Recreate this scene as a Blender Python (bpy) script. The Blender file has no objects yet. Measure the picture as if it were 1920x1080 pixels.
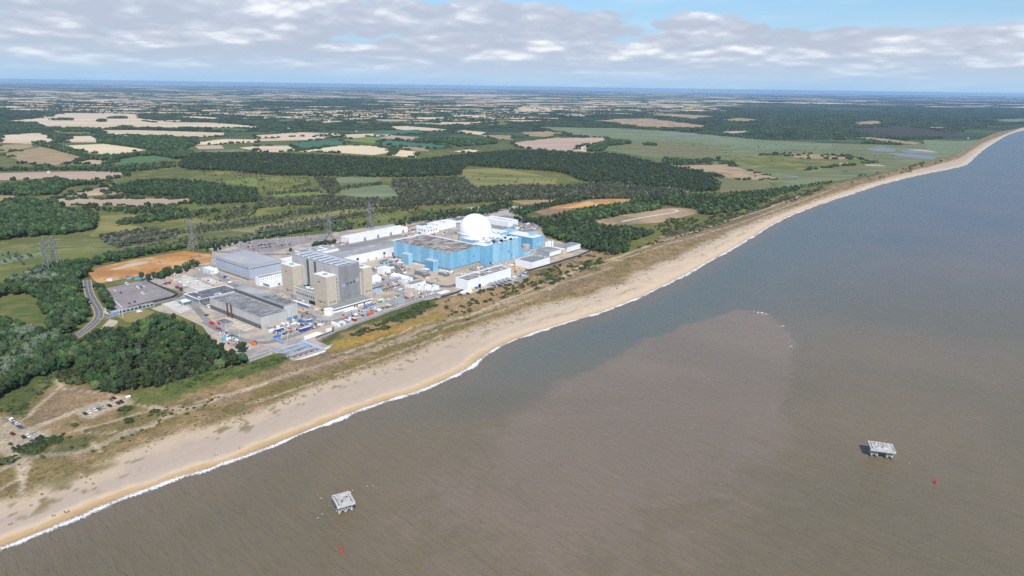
import bpy, bmesh, math, random
import numpy as np
from mathutils import Vector, Matrix

random.seed(7)
rng = np.random.default_rng(11)
S = bpy.context.scene
COL = S.collection

# ------------------------------------------------------------------ camera, sky, sun
CAM_H, FPX = 230.0, 1280.0
PITCH, ROLL = math.radians(16.45), math.radians(0.83)
_F = np.array([0, math.cos(PITCH), -math.sin(PITCH)])
_R0 = np.array([1.0, 0, 0]); _U0 = np.array([0, math.sin(PITCH), math.cos(PITCH)])
_R = math.cos(ROLL) * _R0 + math.sin(ROLL) * _U0
_U = -math.sin(ROLL) * _R0 + math.cos(ROLL) * _U0
cam = bpy.data.cameras.new('camera'); co = bpy.data.objects.new('camera', cam); COL.objects.link(co)
cam.sensor_width = 36.0; cam.lens = 36.0 * FPX / 1920.0
cam.clip_start = 1.0; cam.clip_end = 200000.0
m = Matrix.Identity(4)
for i in range(3):
    m[i][0] = _R[i]; m[i][1] = _U[i]; m[i][2] = -_F[i]
m[2][3] = CAM_H
co.matrix_world = m
S.camera = co

SUN_AZ = math.atan2(0.26, -0.966); SUN_EL = math.radians(46)
S.view_settings.view_transform = 'Standard'; S.view_settings.look = 'None'
S.view_settings.exposure = 0.12; S.view_settings.gamma = 1.0
S.view_settings.use_curve_mapping = False
S.render.engine = 'CYCLES'
S.cycles.use_denoising = False
S.cycles.volume_bounces = 1
S.cycles.max_bounces = 6
S.cycles.diffuse_bounces = 2
S.cycles.glossy_bounces = 2
S.cycles.transparent_max_bounces = 8

sl = bpy.data.lights.new('sun', 'SUN'); sl.energy = 4.4; sl.angle = math.radians(0.5); sl.color = (1.0, 0.955, 0.89)
so = bpy.data.objects.new('sun', sl); COL.objects.link(so)
sd = Vector((math.sin(SUN_AZ) * math.cos(SUN_EL), math.cos(SUN_AZ) * math.cos(SUN_EL), math.sin(SUN_EL)))
so.rotation_euler = sd.to_track_quat('Z', 'Y').to_euler()


class NT:
    """small node-tree helper"""
    def __init__(self, tree):
        self.t = tree; self.n = tree.nodes; self.l = tree.links
    def node(self, kind, **kw):
        nd = self.n.new(kind)
        for k, v in kw.items():
            if k.startswith('i_'):
                key = k[2:]
                key = int(key) if key.isdigit() else key.replace('_', ' ')
                self.put(v, nd.inputs[key])
            else:
                setattr(nd, k, v)
        return nd
    def put(self, v, sock):
        if isinstance(v, bpy.types.NodeSocket): self.l.new(v, sock)
        elif isinstance(v, bpy.types.Node): self.l.new(v.outputs[0], sock)
        else:
            if sock.type == 'RGBA' and len(v) == 3: v = (*v, 1)
            sock.default_value = v
    def math(self, op, a, b=0.0, c=None, clamp=False):
        nd = self.n.new('ShaderNodeMath'); nd.operation = op; nd.use_clamp = clamp
        self.put(a, nd.inputs[0]); self.put(b, nd.inputs[1])
        if c is not None: self.put(c, nd.inputs[2])
        return nd.outputs[0]
    def mix(self, f, a, b, mode='MIX'):
        nd = self.n.new('ShaderNodeMix'); nd.data_type = 'RGBA'; nd.blend_type = mode
        self.put(f, nd.inputs[0]); self.put(a, nd.inputs[6]); self.put(b, nd.inputs[7])
        return nd.outputs[2]
    def ramp(self, v, stops):
        nd = self.n.new('ShaderNodeValToRGB'); e = nd.color_ramp.elements
        while len(e) > 1: e.remove(e[0])
        for i, (p, c) in enumerate(stops):
            if i == 0: e[0].position = p; el = e[0]
            else: el = e.new(p)
            el.color = (c, c, c, 1) if not hasattr(c, '__len__') else ((*c, 1) if len(c) == 3 else c)
        self.put(v, nd.inputs[0]); return nd.outputs[0]
    def step(self, v, a, b):
        nd = self.n.new('ShaderNodeMapRange'); nd.interpolation_type = 'SMOOTHSTEP'
        self.put(v, nd.inputs[0]); nd.inputs[1].default_value = a; nd.inputs[2].default_value = b
        return nd.outputs[0]
    def noise(self, vec, scale, detail=4, rough=0.55, dist=0.0, out=0):
        nd = self.n.new('ShaderNodeTexNoise'); self.put(vec, nd.inputs['Vector'])
        nd.inputs['Scale'].default_value = scale; nd.inputs['Detail'].default_value = detail
        nd.inputs['Roughness'].default_value = rough; nd.inputs['Distortion'].default_value = dist
        return nd.outputs[out]


def build_world():
    w = bpy.data.worlds.new('World'); S.world = w; w.use_nodes = True
    T = NT(w.node_tree); T.n.clear()
    out = T.node('ShaderNodeOutputWorld')
    sky = T.node('ShaderNodeTexSky'); sky.sky_type = 'NISHITA'; sky.sun_disc = False
    sky.sun_elevation = SUN_EL; sky.sun_rotation = SUN_AZ; sky.air_density = 1.0
    sky.dust_density = 0.6; sky.ozone_density = 2.0; sky.altitude = 200
    tc = T.node('ShaderNodeTexCoord')
    sep = T.node('ShaderNodeSeparateXYZ'); T.put(tc.outputs['Generated'], sep.inputs[0])
    x, y, z = sep.outputs
    zz = T.math('MAXIMUM', z, 0.0)
    def vec(a, b, c=0.0):
        n = T.node('ShaderNodeCombineXYZ'); T.put(a, n.inputs[0]); T.put(b, n.inputs[1]); T.put(c, n.inputs[2]); return n.outputs[0]
    az = T.math('ARCTAN2', x, y)
    def field(dz):
        d_ = T.math('ADD', zz, 0.030 + dz)
        return vec(T.math('MULTIPLY', az, 7.0), T.math('MULTIPLY', T.math('LOGARITHM', d_, 2.718), -2.1), 0.0)
    q, q2 = field(0.0), field(-0.0060)
    big = T.noise(q, 0.42, 3, 0.5)
    def puff(v_):
        f_ = T.noise(v_, 0.80, 10, 0.60, 0.35)
        wv = T.node('ShaderNodeVectorMath', operation='ADD'); T.put(v_, wv.inputs[0])
        sc = T.node('ShaderNodeVectorMath', operation='SCALE'); T.put(T.noise(v_, 3.0, 4, .6, out=1), sc.inputs[0]); sc.inputs['Scale'].default_value = .38; T.put(sc.outputs[0], wv.inputs[1])
        def vor(k):
            nd = T.node('ShaderNodeTexVoronoi', feature='F1'); T.put(wv.outputs[0], nd.inputs['Vector']); nd.inputs['Scale'].default_value = k
            return T.math('SUBTRACT', 1.0, nd.outputs['Distance'])
        a_ = T.math('MULTIPLY_ADD', vor(1.35), .30, T.math('MULTIPLY', f_, .62))
        return T.math('SUBTRACT', T.math('MULTIPLY_ADD', vor(3.4), .17, a_), .125)
    n1, n2 = puff(q), puff(q2)
    # the bank thins out with height; more open to the right (north-east)
    lim = T.math('MULTIPLY_ADD', az, -0.050, 0.106)
    fade = T.step(T.math('SUBTRACT', zz, lim), -0.020, 0.020)
    cov = T.math('ADD', T.math('MULTIPLY', n1, 0.62), T.math('MULTIPLY', big, 0.38))
    thr = T.math('MULTIPLY_ADD', fade, 0.25, 0.31)
    dens = T.step(T.math('SUBTRACT', cov, thr), 0.0, 0.060)
    lit = T.step(T.math('ADD', T.math('MULTIPLY', T.math('SUBTRACT', n2, n1), 1.3), T.math('MULTIPLY', T.math('SUBTRACT', n1, 0.5), 0.75)), -0.16, 0.20)
    ccol = T.ramp(lit, [(0.0, (0.44, 0.495, 0.60)), (0.34, (0.54, 0.585, 0.68)), (0.64, (0.72, 0.75, 0.805)), (1.0, (0.96, 0.965, 0.98))])
    # far clouds dissolve into pale air near the horizon
    lowair = T.step(zz, 0.0, 0.055)
    ccol = T.mix(lowair, (0.42, 0.56, 0.715), ccol)
    # high thin streaks
    cir = T.noise(vec(T.math('MULTIPLY_ADD', az, 5.0, T.math('MULTIPLY', zz, -9.0)), T.math('MULTIPLY', zz, 46.0), 4.0), 0.8, 5, 0.6, 0.5)
    cirm = T.math('MULTIPLY', T.step(cir, 0.40, 0.75), 0.45)
    skyc = T.mix(1.0, sky.outputs[0], (0.080, 0.100, 0.116), 'MULTIPLY')
    skyc = T.mix(T.step(zz, 0.0, 0.16), (0.36, 0.535, 0.735), skyc)
    base = T.mix(cirm, skyc, (0.55, 0.70, 0.82))
    dens2 = T.math('MULTIPLY', dens, T.step(zz, 0.004, 0.022))
    col = T.mix(T.math('MULTIPLY', dens2, 0.94), base, ccol)
    bg = T.node('ShaderNodeBackground'); T.put(col, bg.inputs[0]); bg.inputs[1].default_value = 1.06
    T.l.new(bg.outputs[0], out.inputs[0])
build_world()


# ------------------------------------------------------------------ survey helpers
def at(x, y, z=0.0):
    """ground (or height z) point seen along the survey ray of the 1920 x 1080 frame"""
    d = _F * FPX + _R * (x - 960.0) - _U * (y - 540.0)
    return np.array([0, 0, CAM_H]) + d * ((z - CAM_H) / d[2])
def atl(pts, z=0.0):
    return np.array([at(p[0], p[1], p[2] if len(p) > 2 else z) for p in pts])

TH = math.radians(51.0)
UD = np.array([math.cos(TH), math.sin(TH), 0]); VD = np.array([-math.sin(TH), math.cos(TH), 0])

def tag(o, label=None, cat=None, group=None, kind=None):
    if label: o['label'] = label
    if cat: o['category'] = cat
    if group: o['group'] = group
    if kind: o['kind'] = kind
    return o
def link(o, parent=None):
    COL.objects.link(o)
    if parent: o.parent = parent
    return o
def newmesh(name, V, F, mat=None, smooth=False):
    me = bpy.data.meshes.new(name)
    me.from_pydata([tuple(map(float, v)) for v in V], [], [tuple(map(int, f)) for f in F])
    if mat: me.materials.append(mat)
    if smooth: me.polygons.foreach_set('use_smooth', [True] * len(me.polygons))
    me.update(); return me
def obj(name, V, F, mat, parent=None, smooth=False):
    return link(bpy.data.objects.new(name, newmesh(name, V, F, mat, smooth)), parent)
def inst(name, me, parent=None, loc=(0, 0, 0), rz=0.0, sc=None):
    o = bpy.data.objects.new(name, me); o.location = loc; o.rotation_euler = (0, 0, rz)
    if sc: o.scale = sc
    return link(o, parent)
def thing(name, label, cat, loc=(0, 0, 0), rz=0.0, group=None):
    o = bpy.data.objects.new(name, None); o.empty_display_size = 1
    o.location = [float(c) for c in loc]; o.rotation_euler = (0, 0, float(rz)); COL.objects.link(o)
    return tag(o, label, cat, group)

class MB:
    def __init__(self): self.V = []; self.F = []
    def add(self, V, F):
        n = len(self.V); self.V += [tuple(v) for v in V]; self.F += [tuple(i + n for i in f) for f in F]; return self
    def box(self, x0, x1, y0, y1, z0, z1):
        return self.add([(x0, y0, z0), (x1, y0, z0), (x1, y1, z0), (x0, y1, z0), (x0, y0, z1), (x1, y0, z1), (x1, y1, z1), (x0, y1, z1)],
                        [(0, 3, 2, 1), (4, 5, 6, 7), (0, 1, 5, 4), (1, 2, 6, 5), (2, 3, 7, 6), (3, 0, 4, 7)])
    def bar(self, a, b, r, r2=None):
        a = Vector(a); b = Vector(b); d = (b - a).normalized()
        s = d.orthogonal().normalized(); t = d.cross(s); r2 = r if r2 is None else r2
        V = []
        for p, k in ((a, r), (b, r2)):
            for i, j in ((1, 1), (-1, 1), (-1, -1), (1, -1)):
                V.append(p + (s * i + t * j) * k * 0.7)
        return self.add(V, [(0, 1, 5, 4), (1, 2, 6, 5), (2, 3, 7, 6), (3, 0, 4, 7), (3, 2, 1, 0), (4, 5, 6, 7)])
    def lathe(self, prof, n=24, cx=0, cy=0, cap=True):
        b = len(self.V)
        for r, z in prof:
            for i in range(n):
                a = 2 * math.pi * i / n; self.V.append((cx + r * math.cos(a), cy + r * math.sin(a), z))
        for k in range(len(prof) - 1):
            for i in range(n):
                j = (i + 1) % n; self.F.append((b + k * n + i, b + k * n + j, b + (k + 1) * n + j, b + (k + 1) * n + i))
        if cap:
            e = b + (len(prof) - 1) * n; self.F.append(tuple(range(e, e + n)))
        return self
    def prism(self, poly, z0, z1):
        n = len(poly); V = [(p[0], p[1], z0) for p in poly] + [(p[0], p[1], z1) for p in poly]
        F = [tuple(reversed(range(n))), tuple(range(n, 2 * n))] + [(i, (i + 1) % n, (i + 1) % n + n, i + n) for i in range(n)]
        return self.add(V, F)
    def build(self, name, mat, parent=None, smooth=False):
        return obj(name, self.V, self.F, mat, parent, smooth)
    def me(self, name, mat, smooth=False): return newmesh(name, self.V, self.F, mat, smooth)


# ------------------------------------------------------------------ materials
def mat(name, c1, c2=None, scale=0.2, rough=0.8, bump=0.0, detail=5, contrast=(0.35, 0.65), metal=0.0, stretch=None,
        c3=None, scale3=0.02, bscale=None, rnd=0.0, spec=0.3):
    ma = bpy.data.materials.new(name); ma.use_nodes = True
    T = NT(ma.node_tree); b = T.n['Principled BSDF']
    b.inputs['Roughness'].default_value = rough; b.inputs['Metallic'].default_value = metal
    b.inputs['Specular IOR Level'].default_value = spec
    geo = T.node('ShaderNodeNewGeometry'); pos = geo.outputs['Position']
    if stretch:
        mp = T.node('ShaderNodeMapping'); T.put(pos, mp.inputs[0]); mp.inputs['Scale'].default_value = [1 / k for k in stretch[:3]]; mp.vector_type = 'TEXTURE'
        if len(stretch) > 3: mp.inputs['Rotation'].default_value = (0, 0, stretch[3])
        pos = mp.outputs[0]
    col = None
    if c2 is not None:
        n = T.noise(pos, scale, detail, 0.6)
        f = T.step(n, *contrast)
        col = T.mix(f, c1, c2)
    else:
        rgb = T.node('ShaderNodeRGB'); rgb.outputs[0].default_value = (*c1, 1); col = rgb.outputs[0]
    if c3 is not None:
        n3 = T.noise(pos, scale3, 4, 0.6); col = T.mix(T.step(n3, 0.48, 0.64), col, c3)
    if rnd:
        oi = T.node('ShaderNodeObjectInfo')
        hsv = T.node('ShaderNodeHueSaturation')
        r = oi.outputs['Random']
        T.put(T.math('MULTIPLY_ADD', r, rnd * 2, 1.0 - rnd), hsv.inputs['Value'])
        r2 = T.math('FRACT', T.math('MULTIPLY', r, 17.31))
        T.put(T.math('MULTIPLY_ADD', r2, 0.07 * rnd / 0.4, 0.5 - 0.035 * rnd / 0.4), hsv.inputs['Hue'])
        T.put(T.math('MULTIPLY_ADD', T.math('FRACT', T.math('MULTIPLY', r, 71.7)), 0.3, 0.8), hsv.inputs['Saturation'])
        T.put(col, hsv.inputs['Color']); col = hsv.outputs[0]
    T.put(col, b.inputs['Base Color'])
    if bump:
        bn = T.node('ShaderNodeBump'); bn.inputs['Strength'].default_value = 1.0; bn.inputs['Distance'].default_value = bump
        T.put(T.noise(pos, bscale or scale * 2, 4, 0.6), bn.inputs['Height']); T.put(bn.outputs[0], b.inputs['Normal'])
    return ma

M = {}
M['white'] = mat('white cladding', (0.83, 0.84, 0.85), (0.76, 0.775, 0.79), 0.12, 0.5, stretch=(1, 1, .25))
M['whiteroof'] = mat('white roof', (0.78, 0.78, 0.77), (0.67, 0.67, 0.655), 0.12, 0.7)
M['dome'] = mat('dome white', (0.85, 0.85, 0.85), (0.80, 0.80, 0.81), 0.06, 0.55)
M['greyroof'] = mat('grey felt roof', (0.33, 0.33, 0.33), (0.24, 0.24, 0.25), 0.06, 0.85, c3=(0.42, 0.41, 0.40), scale3=0.03)
M['darkroof'] = mat('dark mottled roof', (0.13, 0.135, 0.145), (0.36, 0.36, 0.36), 0.16, 0.9, contrast=(.45, .62), stretch=(.6, 1.6, 1, TH), c3=(.22, .215, .21), scale3=.05)
M['officeroof'] = mat('dark office roof', (0.10, 0.10, 0.115), (0.19, 0.19, 0.20), 0.15, 0.9)
M['brownroof'] = mat('brown mossy roof', (0.165, 0.125, 0.10), (0.43, 0.39, 0.355), 0.13, 0.9, contrast=(.40, .60), stretch=(.7, 1.5, 1, TH), c3=(.16, .13, .11), scale3=.045)
M['gravelroof'] = mat('gravel roof', (0.38, 0.35, 0.34), (0.24, 0.21, 0.20), 0.15, 0.9)
M['greenroof'] = mat('greenish grey roof', (0.20, 0.22, 0.20), (0.28, 0.29, 0.27), 0.2, 0.9)
M['grey'] = mat('light grey cladding', (0.53, 0.52, 0.505), (0.45, 0.445, 0.435), 0.10, 0.6, stretch=(1, 1, .2))
M['dgrey'] = mat('grey corrugated facade', (0.245, 0.245, 0.26), (0.31, 0.31, 0.325), 0.16, 0.6, stretch=(1, 1, .12), c3=(.21, .21, .22), scale3=.05)
M['beige'] = mat('beige concrete', (0.52, 0.455, 0.365), (0.46, 0.40, 0.32), 0.14, 0.85, stretch=(1, 1, .3))
M['beige2'] = mat('beige concrete panel', (0.54, 0.475, 0.385), (0.49, 0.425, 0.34), 0.2, 0.85)
M['conc'] = mat('concrete wall', (0.42, 0.41, 0.40), (0.34, 0.335, 0.33), 0.2, 0.9)
M['warehouse'] = mat('blue grey cladding', (0.42, 0.465, 0.54), (0.385, 0.43, 0.505), 0.05, 0.55)
M['wareroof'] = mat('blue grey roof', (0.34, 0.35, 0.385), (0.45, 0.435, 0.425), 0.025, 0.6, c3=(.37, .38, .41), scale3=.02)
M['skyroof'] = mat('pale blue grey sheet roof', (0.47, 0.50, 0.545), (0.41, 0.44, 0.48), 0.1, .5)
M['blue'] = mat('sky blue cladding', (0.185, 0.405, 0.57), (0.26, 0.49, 0.64), 0.16, 0.55, contrast=(.3, .7), stretch=(1, 1, .22), detail=7)
M['blue2'] = mat('mid blue cladding', (0.11, 0.29, 0.48), (0.15, 0.36, 0.55), 0.16, 0.55, stretch=(1, 1, .22), detail=7)
M['blue3'] = mat('pale blue cladding', (0.25, 0.475, 0.63), (0.33, 0.56, 0.69), 0.16, 0.55, stretch=(1, 1, .22), detail=7)
M['bluedeck'] = mat('pale blue steel deck', (0.42, 0.50, 0.60), (0.34, 0.42, 0.52), 0.3, 0.6)
M['glass'] = mat('dark glazing', (0.03, 0.045, 0.055), None, rough=0.15, spec=0.6)
M['glassgreen'] = mat('green grey glazing', (0.10, 0.125, 0.125), (0.075, 0.095, 0.10), 0.4, 0.3, spec=0.5)
M['glassblue'] = mat('blue glazing', (0.08, 0.16, 0.24), (0.12, 0.22, 0.31), 0.5, 0.25, spec=0.5)
M['bluedoor'] = mat('blue roller door', (0.16, 0.28, 0.52), (0.13, 0.24, 0.47), 0.6, 0.5)
M['black'] = mat('black recess', (0.025, 0.025, 0.028), None, rough=0.8)
M['rust'] = mat('rust brown pipe', (0.13, 0.05, 0.04), (0.17, 0.07, 0.055), 0.5, 0.7)
M['steel'] = mat('galvanised steel', (0.42, 0.44, 0.47), (0.34, 0.36, 0.39), 0.3, 0.5, metal=0.3)
M['pylon'] = mat('pylon steel', (0.22, 0.235, 0.255), None, rough=0.6, metal=0.2)
M['cable'] = mat('bright cable', (0.52, 0.54, 0.56), None, rough=0.4, metal=0.3)
M['asphalt'] = mat('asphalt', (0.135, 0.133, 0.135), (0.17, 0.167, 0.165), 0.08, 0.9)
M['oldasphalt'] = mat('worn grey yard', (0.20, 0.195, 0.195), (0.27, 0.255, 0.245), 0.05, 0.9)
M['yard'] = mat('sandy concrete yard', (0.46, 0.39, 0.315), (0.29, 0.27, 0.25), 0.045, 0.9, contrast=(.40, .60), c3=(.50, .385, .27), scale3=.025)
M['carpark'] = mat('mauve grey car park', (0.25, 0.212, 0.205), (0.30, 0.26, 0.25), 0.05, 0.9, c3=(.215, .185, .185), scale3=.02)
M['slab'] = mat('pale concrete slab', (0.62, 0.58, 0.53), (0.50, 0.46, 0.41), 0.12, 0.9)
M['sandy'] = mat('bare sand yard', (0.52, 0.42, 0.30), (0.44, 0.36, 0.27), 0.06, 0.95)
M['orange'] = mat('orange soil', (0.52, 0.235, 0.065), (0.36, 0.18, 0.07), 0.03, 0.95, contrast=(.42, .58), c3=(.52, .33, .15), scale3=.02, bump=.4, bscale=.1)
M['brownsoil'] = mat('brown soil', (0.30, 0.19, 0.12), (0.24, 0.15, 0.10), 0.05, 0.95)
M['line'] = mat('road paint', (0.75, 0.75, 0.73), (0.62, 0.62, 0.6), 1.0, 0.7)
M['redpaint'] = mat('red paint', (0.55, 0.05, 0.04), None, rough=0.5)
M['deckpale'] = mat('weathered concrete deck', (0.56, 0.54, 0.51), (0.42, 0.40, 0.37), 0.5, 0.9, c3=(.36, .34, .31), scale3=.25)
M['legs'] = mat('pale piles', (0.55, 0.55, 0.54), (0.40, 0.39, 0.37), 0.6, 0.8)
M['buoy'] = mat('red buoy', (0.52, 0.03, 0.07), None, rough=0.4)
M['bark'] = mat('bark', (0.10, 0.075, 0.055), (0.15, 0.12, 0.09), 1.0, 0.95)
M['birdwhite'] = mat('white feathers', (0.8, 0.8, 0.8), None, rough=0.8)
M['tyre'] = mat('tyre', (0.02, 0.02, 0.02), None, rough=0.9)
M['rim'] = mat('alloy rim', (0.5, 0.5, 0.52), None, rough=0.35, metal=0.6)
M['skin'] = mat('skin', (0.45, 0.27, 0.19), None, rough=0.7)
M['tarp'] = mat('white sheeting', (0.82, 0.82, 0.80), (0.7, 0.7, 0.69), 0.3, 0.6)
M['fencem'] = mat('dark fence', (0.06, 0.06, 0.06), None, rough=0.8)
M['wallgrey'] = mat('pale grey wall', (0.40, 0.42, 0.45), (0.34, 0.36, 0.39), 0.15, 0.9)
M['copper'] = mat('brick brown pit', (0.23, 0.13, 0.10), (0.30, 0.19, 0.15), 0.4, 0.9)
M['yellow'] = mat('ochre cover', (0.60, 0.36, 0.10), None, rough=0.7)

# vegetation (albedo of leaves; every tree varies a little)
M['leaf'] = mat('broadleaf foliage', (0.046, 0.080, 0.023), (0.030, 0.055, 0.017), 0.5, 0.7, rnd=0.42, spec=.2)
M['leaf2'] = mat('light broadleaf foliage', (0.080, 0.125, 0.034), (0.056, 0.092, 0.027), 0.5, 0.7, rnd=0.35, spec=.2)
M['willow'] = mat('silvery willow foliage', (0.135, 0.165, 0.105), (0.085, 0.115, 0.068), 0.5, 0.7, rnd=0.25, spec=.2)
M['pine'] = mat('pine needles', (0.054, 0.076, 0.031), (0.040, 0.057, 0.024), 0.6, 0.75, rnd=0.36, spec=.15)
M['scrub'] = mat('grey alder scrub', (0.105, 0.115, 0.062), (0.072, 0.084, 0.043), 0.3, 0.8, rnd=0.45, spec=.1)
M['deadwood'] = mat('bare grey twigs', (0.24, 0.215, 0.18), (0.17, 0.15, 0.125), 0.5, 0.9, rnd=0.3, spec=.1)
M['gorse'] = mat('gorse bush', (0.050, 0.075, 0.024), (0.075, 0.09, 0.032), 0.6, 0.8, rnd=0.3, spec=.1)
M['marram'] = mat('dune grass tuft', (0.13, 0.13, 0.055), (0.19, 0.165, 0.075), 0.6, 0.9, rnd=0.4, spec=.1)
M['farwood'] = mat('distant woodland', (0.046, 0.066, 0.026), (0.034, 0.050, 0.020), 0.06, 0.85, rnd=0.4, spec=.1)
M['ochreleaf'] = mat('ochre green foliage', (0.15, 0.145, 0.03), (0.10, 0.10, 0.025), 0.5, 0.8, spec=.1)
# fields
ST = dict(rough=0.95, spec=.1)
ROWS = (0.15, 1.6, 1, 0.35)
M['straw'] = mat('pale stubble', (0.60, 0.475, 0.335), (0.52, 0.405, 0.275), 0.010, c3=(.64, .52, .38), scale3=.004, stretch=ROWS, **ST)
M['straw2'] = mat('bright stubble', (0.70, 0.575, 0.38), (0.62, 0.50, 0.32), 0.02, stretch=ROWS, **ST)
M['strawpink'] = mat('pinkish stubble', (0.46, 0.34, 0.255), (0.39, 0.285, 0.21), 0.012, stretch=ROWS, c3=(.50, .38, .28), scale3=.006, **ST)
M['tan'] = mat('dry tan grass', (0.38, 0.275, 0.165), (0.30, 0.215, 0.125), 0.012, c3=(.30, .25, .12), scale3=.006, **ST)
M['heathtan'] = mat('dry heath', (0.43, 0.31, 0.19), (0.34, 0.245, 0.15), 0.02, c3=(.22, .18, .10), scale3=.012, **ST)
M['crop'] = mat('green crop', (0.085, 0.16, 0.062), (0.10, 0.185, 0.072), 0.02, stretch=ROWS, **ST)
M['teal'] = mat('blue green crop', (0.060, 0.145, 0.088), (0.075, 0.165, 0.10), 0.02, stretch=ROWS, **ST)
M['lime'] = mat('lime green pasture', (0.19, 0.235, 0.062), (0.16, 0.205, 0.055), 0.015, **ST)
M['brightgrass'] = mat('bright grass', (0.11, 0.20, 0.055), (0.13, 0.22, 0.065), 0.03, **ST)
M['meadow'] = mat('olive meadow', (0.160, 0.170, 0.048), (0.112, 0.135, 0.040), 0.012, c3=(.23, .205, .07), scale3=.014, **ST)
M['meadow2'] = mat('yellow olive meadow', (0.27, 0.235, 0.095), (0.205, 0.20, 0.068), 0.015, c3=(.15, .16, .05), scale3=.01, stretch=(.4, 1.4, 1, -.3), **ST)
M['reed'] = mat('pale green reeds', (0.175, 0.215, 0.118), (0.140, 0.178, 0.092), 0.02, c3=(.215, .235, .14), scale3=.01, stretch=(.5, 1.5, 1, .1), **ST)
M['marsh'] = mat('grazing marsh', (0.125, 0.155, 0.066), (0.185, 0.172, 0.080), 0.012, contrast=(.40, .60), c3=(.19, .22, .12), scale3=.009, stretch=(.5, 1.8, 1, .12), **ST)
M['marshbrown'] = mat('olive brown marsh', (0.165, 0.155, 0.072), (0.20, 0.175, 0.085), 0.008, c3=(.14, .16, .07), scale3=.006, stretch=(.5, 1.8, 1, .12), **ST)
M['purple'] = mat('purple heather', (0.078, 0.062, 0.050), (0.055, 0.058, 0.036), 0.006, **ST)
M['under'] = mat('woodland floor', (0.045, 0.055, 0.022), (0.065, 0.075, 0.03), 0.05, **ST)
M['bracken'] = mat('green bracken', (0.085, 0.125, 0.032), (0.12, 0.14, 0.042), 0.06, c3=(.17, .15, .06), scale3=.03, bump=.5, bscale=.35, **ST)
M['lawn'] = mat('dry lawn', (0.27, 0.215, 0.09), (0.23, 0.20, 0.085), 0.05, **ST)
M['sandpath'] = mat('sandy track', (0.50, 0.405, 0.30), (0.43, 0.345, 0.255), 0.1, **ST)
M['gravel'] = mat('gravel parking', (0.46, 0.40, 0.345), (0.40, 0.35, 0.31), 0.08, c3=(.36, .34, .33), scale3=.04, **ST)
M['pond'] = mat('pond water', (0.17, 0.195, 0.21), (0.23, 0.235, 0.225), 0.02, rough=0.55, spec=.3)


# ------------------------------------------------------------------ geometry tools
def inside(P, poly):
    x, y = P[:, 0], P[:, 1]; r = np.zeros(len(P), bool); n = len(poly); j = n - 1
    for i in range(n):
        xi, yi = poly[i][:2]; xj, yj = poly[j][:2]
        c = ((yi > y) != (yj > y)) & (x < (xj - xi) * (y - yi) / (yj - yi + 1e-12) + xi)
        r ^= c; j = i
    return r
def dist_line(P, L):
    d = np.full(len(P), 1e9)
    for a, b in zip(L[:-1], L[1:]):
        a = np.asarray(a)[:2]; b = np.asarray(b)[:2]; ab = b - a; t = np.clip(((P - a) @ ab) / (ab @ ab + 1e-9), 0, 1)
        d = np.minimum(d, np.hypot(*(P - (a + t[:, None] * ab)).T))
    return d
def _hash(ix, iy, s):
    h = np.sin(ix * 127.1 + iy * 311.7 + s * 74.7) * 43758.5453
    return h - np.floor(h)
def vnoise(x, y, s=0):
    ix, iy = np.floor(x), np.floor(y); fx, fy = x - ix, y - iy
    fx = fx * fx * (3 - 2 * fx); fy = fy * fy * (3 - 2 * fy)
    return ((_hash(ix, iy, s) * (1 - fx) + _hash(ix + 1, iy, s) * fx) * (1 - fy)
            + (_hash(ix, iy + 1, s) * (1 - fx) + _hash(ix + 1, iy + 1, s) * fx) * fy)
def fbm(x, y, s=0, o=4):
    a = 0; w = 0.5
    for k in range(o):
        a = a + w * vnoise(x * 2 ** k, y * 2 ** k, s + k * 7); w *= 0.5
    return a / (1 - 0.5 ** o)
def resample(L, step):
    L = np.asarray(L, float); d = np.r_[0, np.cumsum(np.linalg.norm(np.diff(L, axis=0), axis=1))]
    n = max(2, int(d[-1] / step) + 1); t = np.linspace(0, d[-1], n)
    return np.stack([np.interp(t, d, L[:, k]) for k in range(L.shape[1])], 1)
def smooth_line(L, it=2):
    L = np.asarray(L, float)
    for _ in range(it):
        Q = [L[0]]
        for a, b in zip(L[:-1], L[1:]): Q += [0.75 * a + 0.25 * b, 0.25 * a + 0.75 * b]
        Q.append(L[-1]); L = np.array(Q)
    return L
SHN = [0]
def sheet(name, px, z, m_, kind='structure', label=None, wobble=0.0, parent=None):
    W = atl(px)
    if wobble:
        W = resample(np.vstack([W, W[:1]]), wobble * 6)[:-1]
        n = (fbm(W[:, 0] / (wobble * 5), W[:, 1] / (wobble * 5), 3, 3) - .5) * 2 * wobble
        c = W.mean(0); d = W - c; d /= np.linalg.norm(d, axis=1)[:, None] + 1e-6; W = W + d * n[:, None]
    SHN[0] += 1; W[:, 2] = z + .0016 * SHN[0]
    a = sum(W[i - 1][0] * W[i][1] - W[i][0] * W[i - 1][1] for i in range(len(W)))
    if a < 0: W = W[::-1]
    o = obj(name, W, [tuple(range(len(W)))], m_, parent)
    return tag(o, label, None, None, kind)
def strip(name, px, width, z, m_, world=False, kind='structure', label=None, hf=None, step=6.0, sm=2, w2=None):
    L = np.array(px, float) if world else atl(px)
    L = resample(smooth_line(L[:, :2], sm), step)
    d = np.gradient(L, axis=0); d /= np.linalg.norm(d, axis=1)[:, None]; nrm = np.stack([-d[:, 1], d[:, 0]], 1)
    ww = np.linspace(width, w2 if w2 else width, len(L))[:, None]
    A, B = L + nrm * ww / 2, L - nrm * ww / 2
    zz = (lambda P: np.full(len(P), z)) if hf is None else (lambda P: hf(P) + z)
    V = np.vstack([np.c_[A, zz(A)], np.c_[B, zz(B)]]); n = len(L)
    F = [(i, n + i, n + i + 1, i + 1) for i in range(n - 1)]
    return tag(obj(name, V, F, m_), label, None, None, kind)

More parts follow.
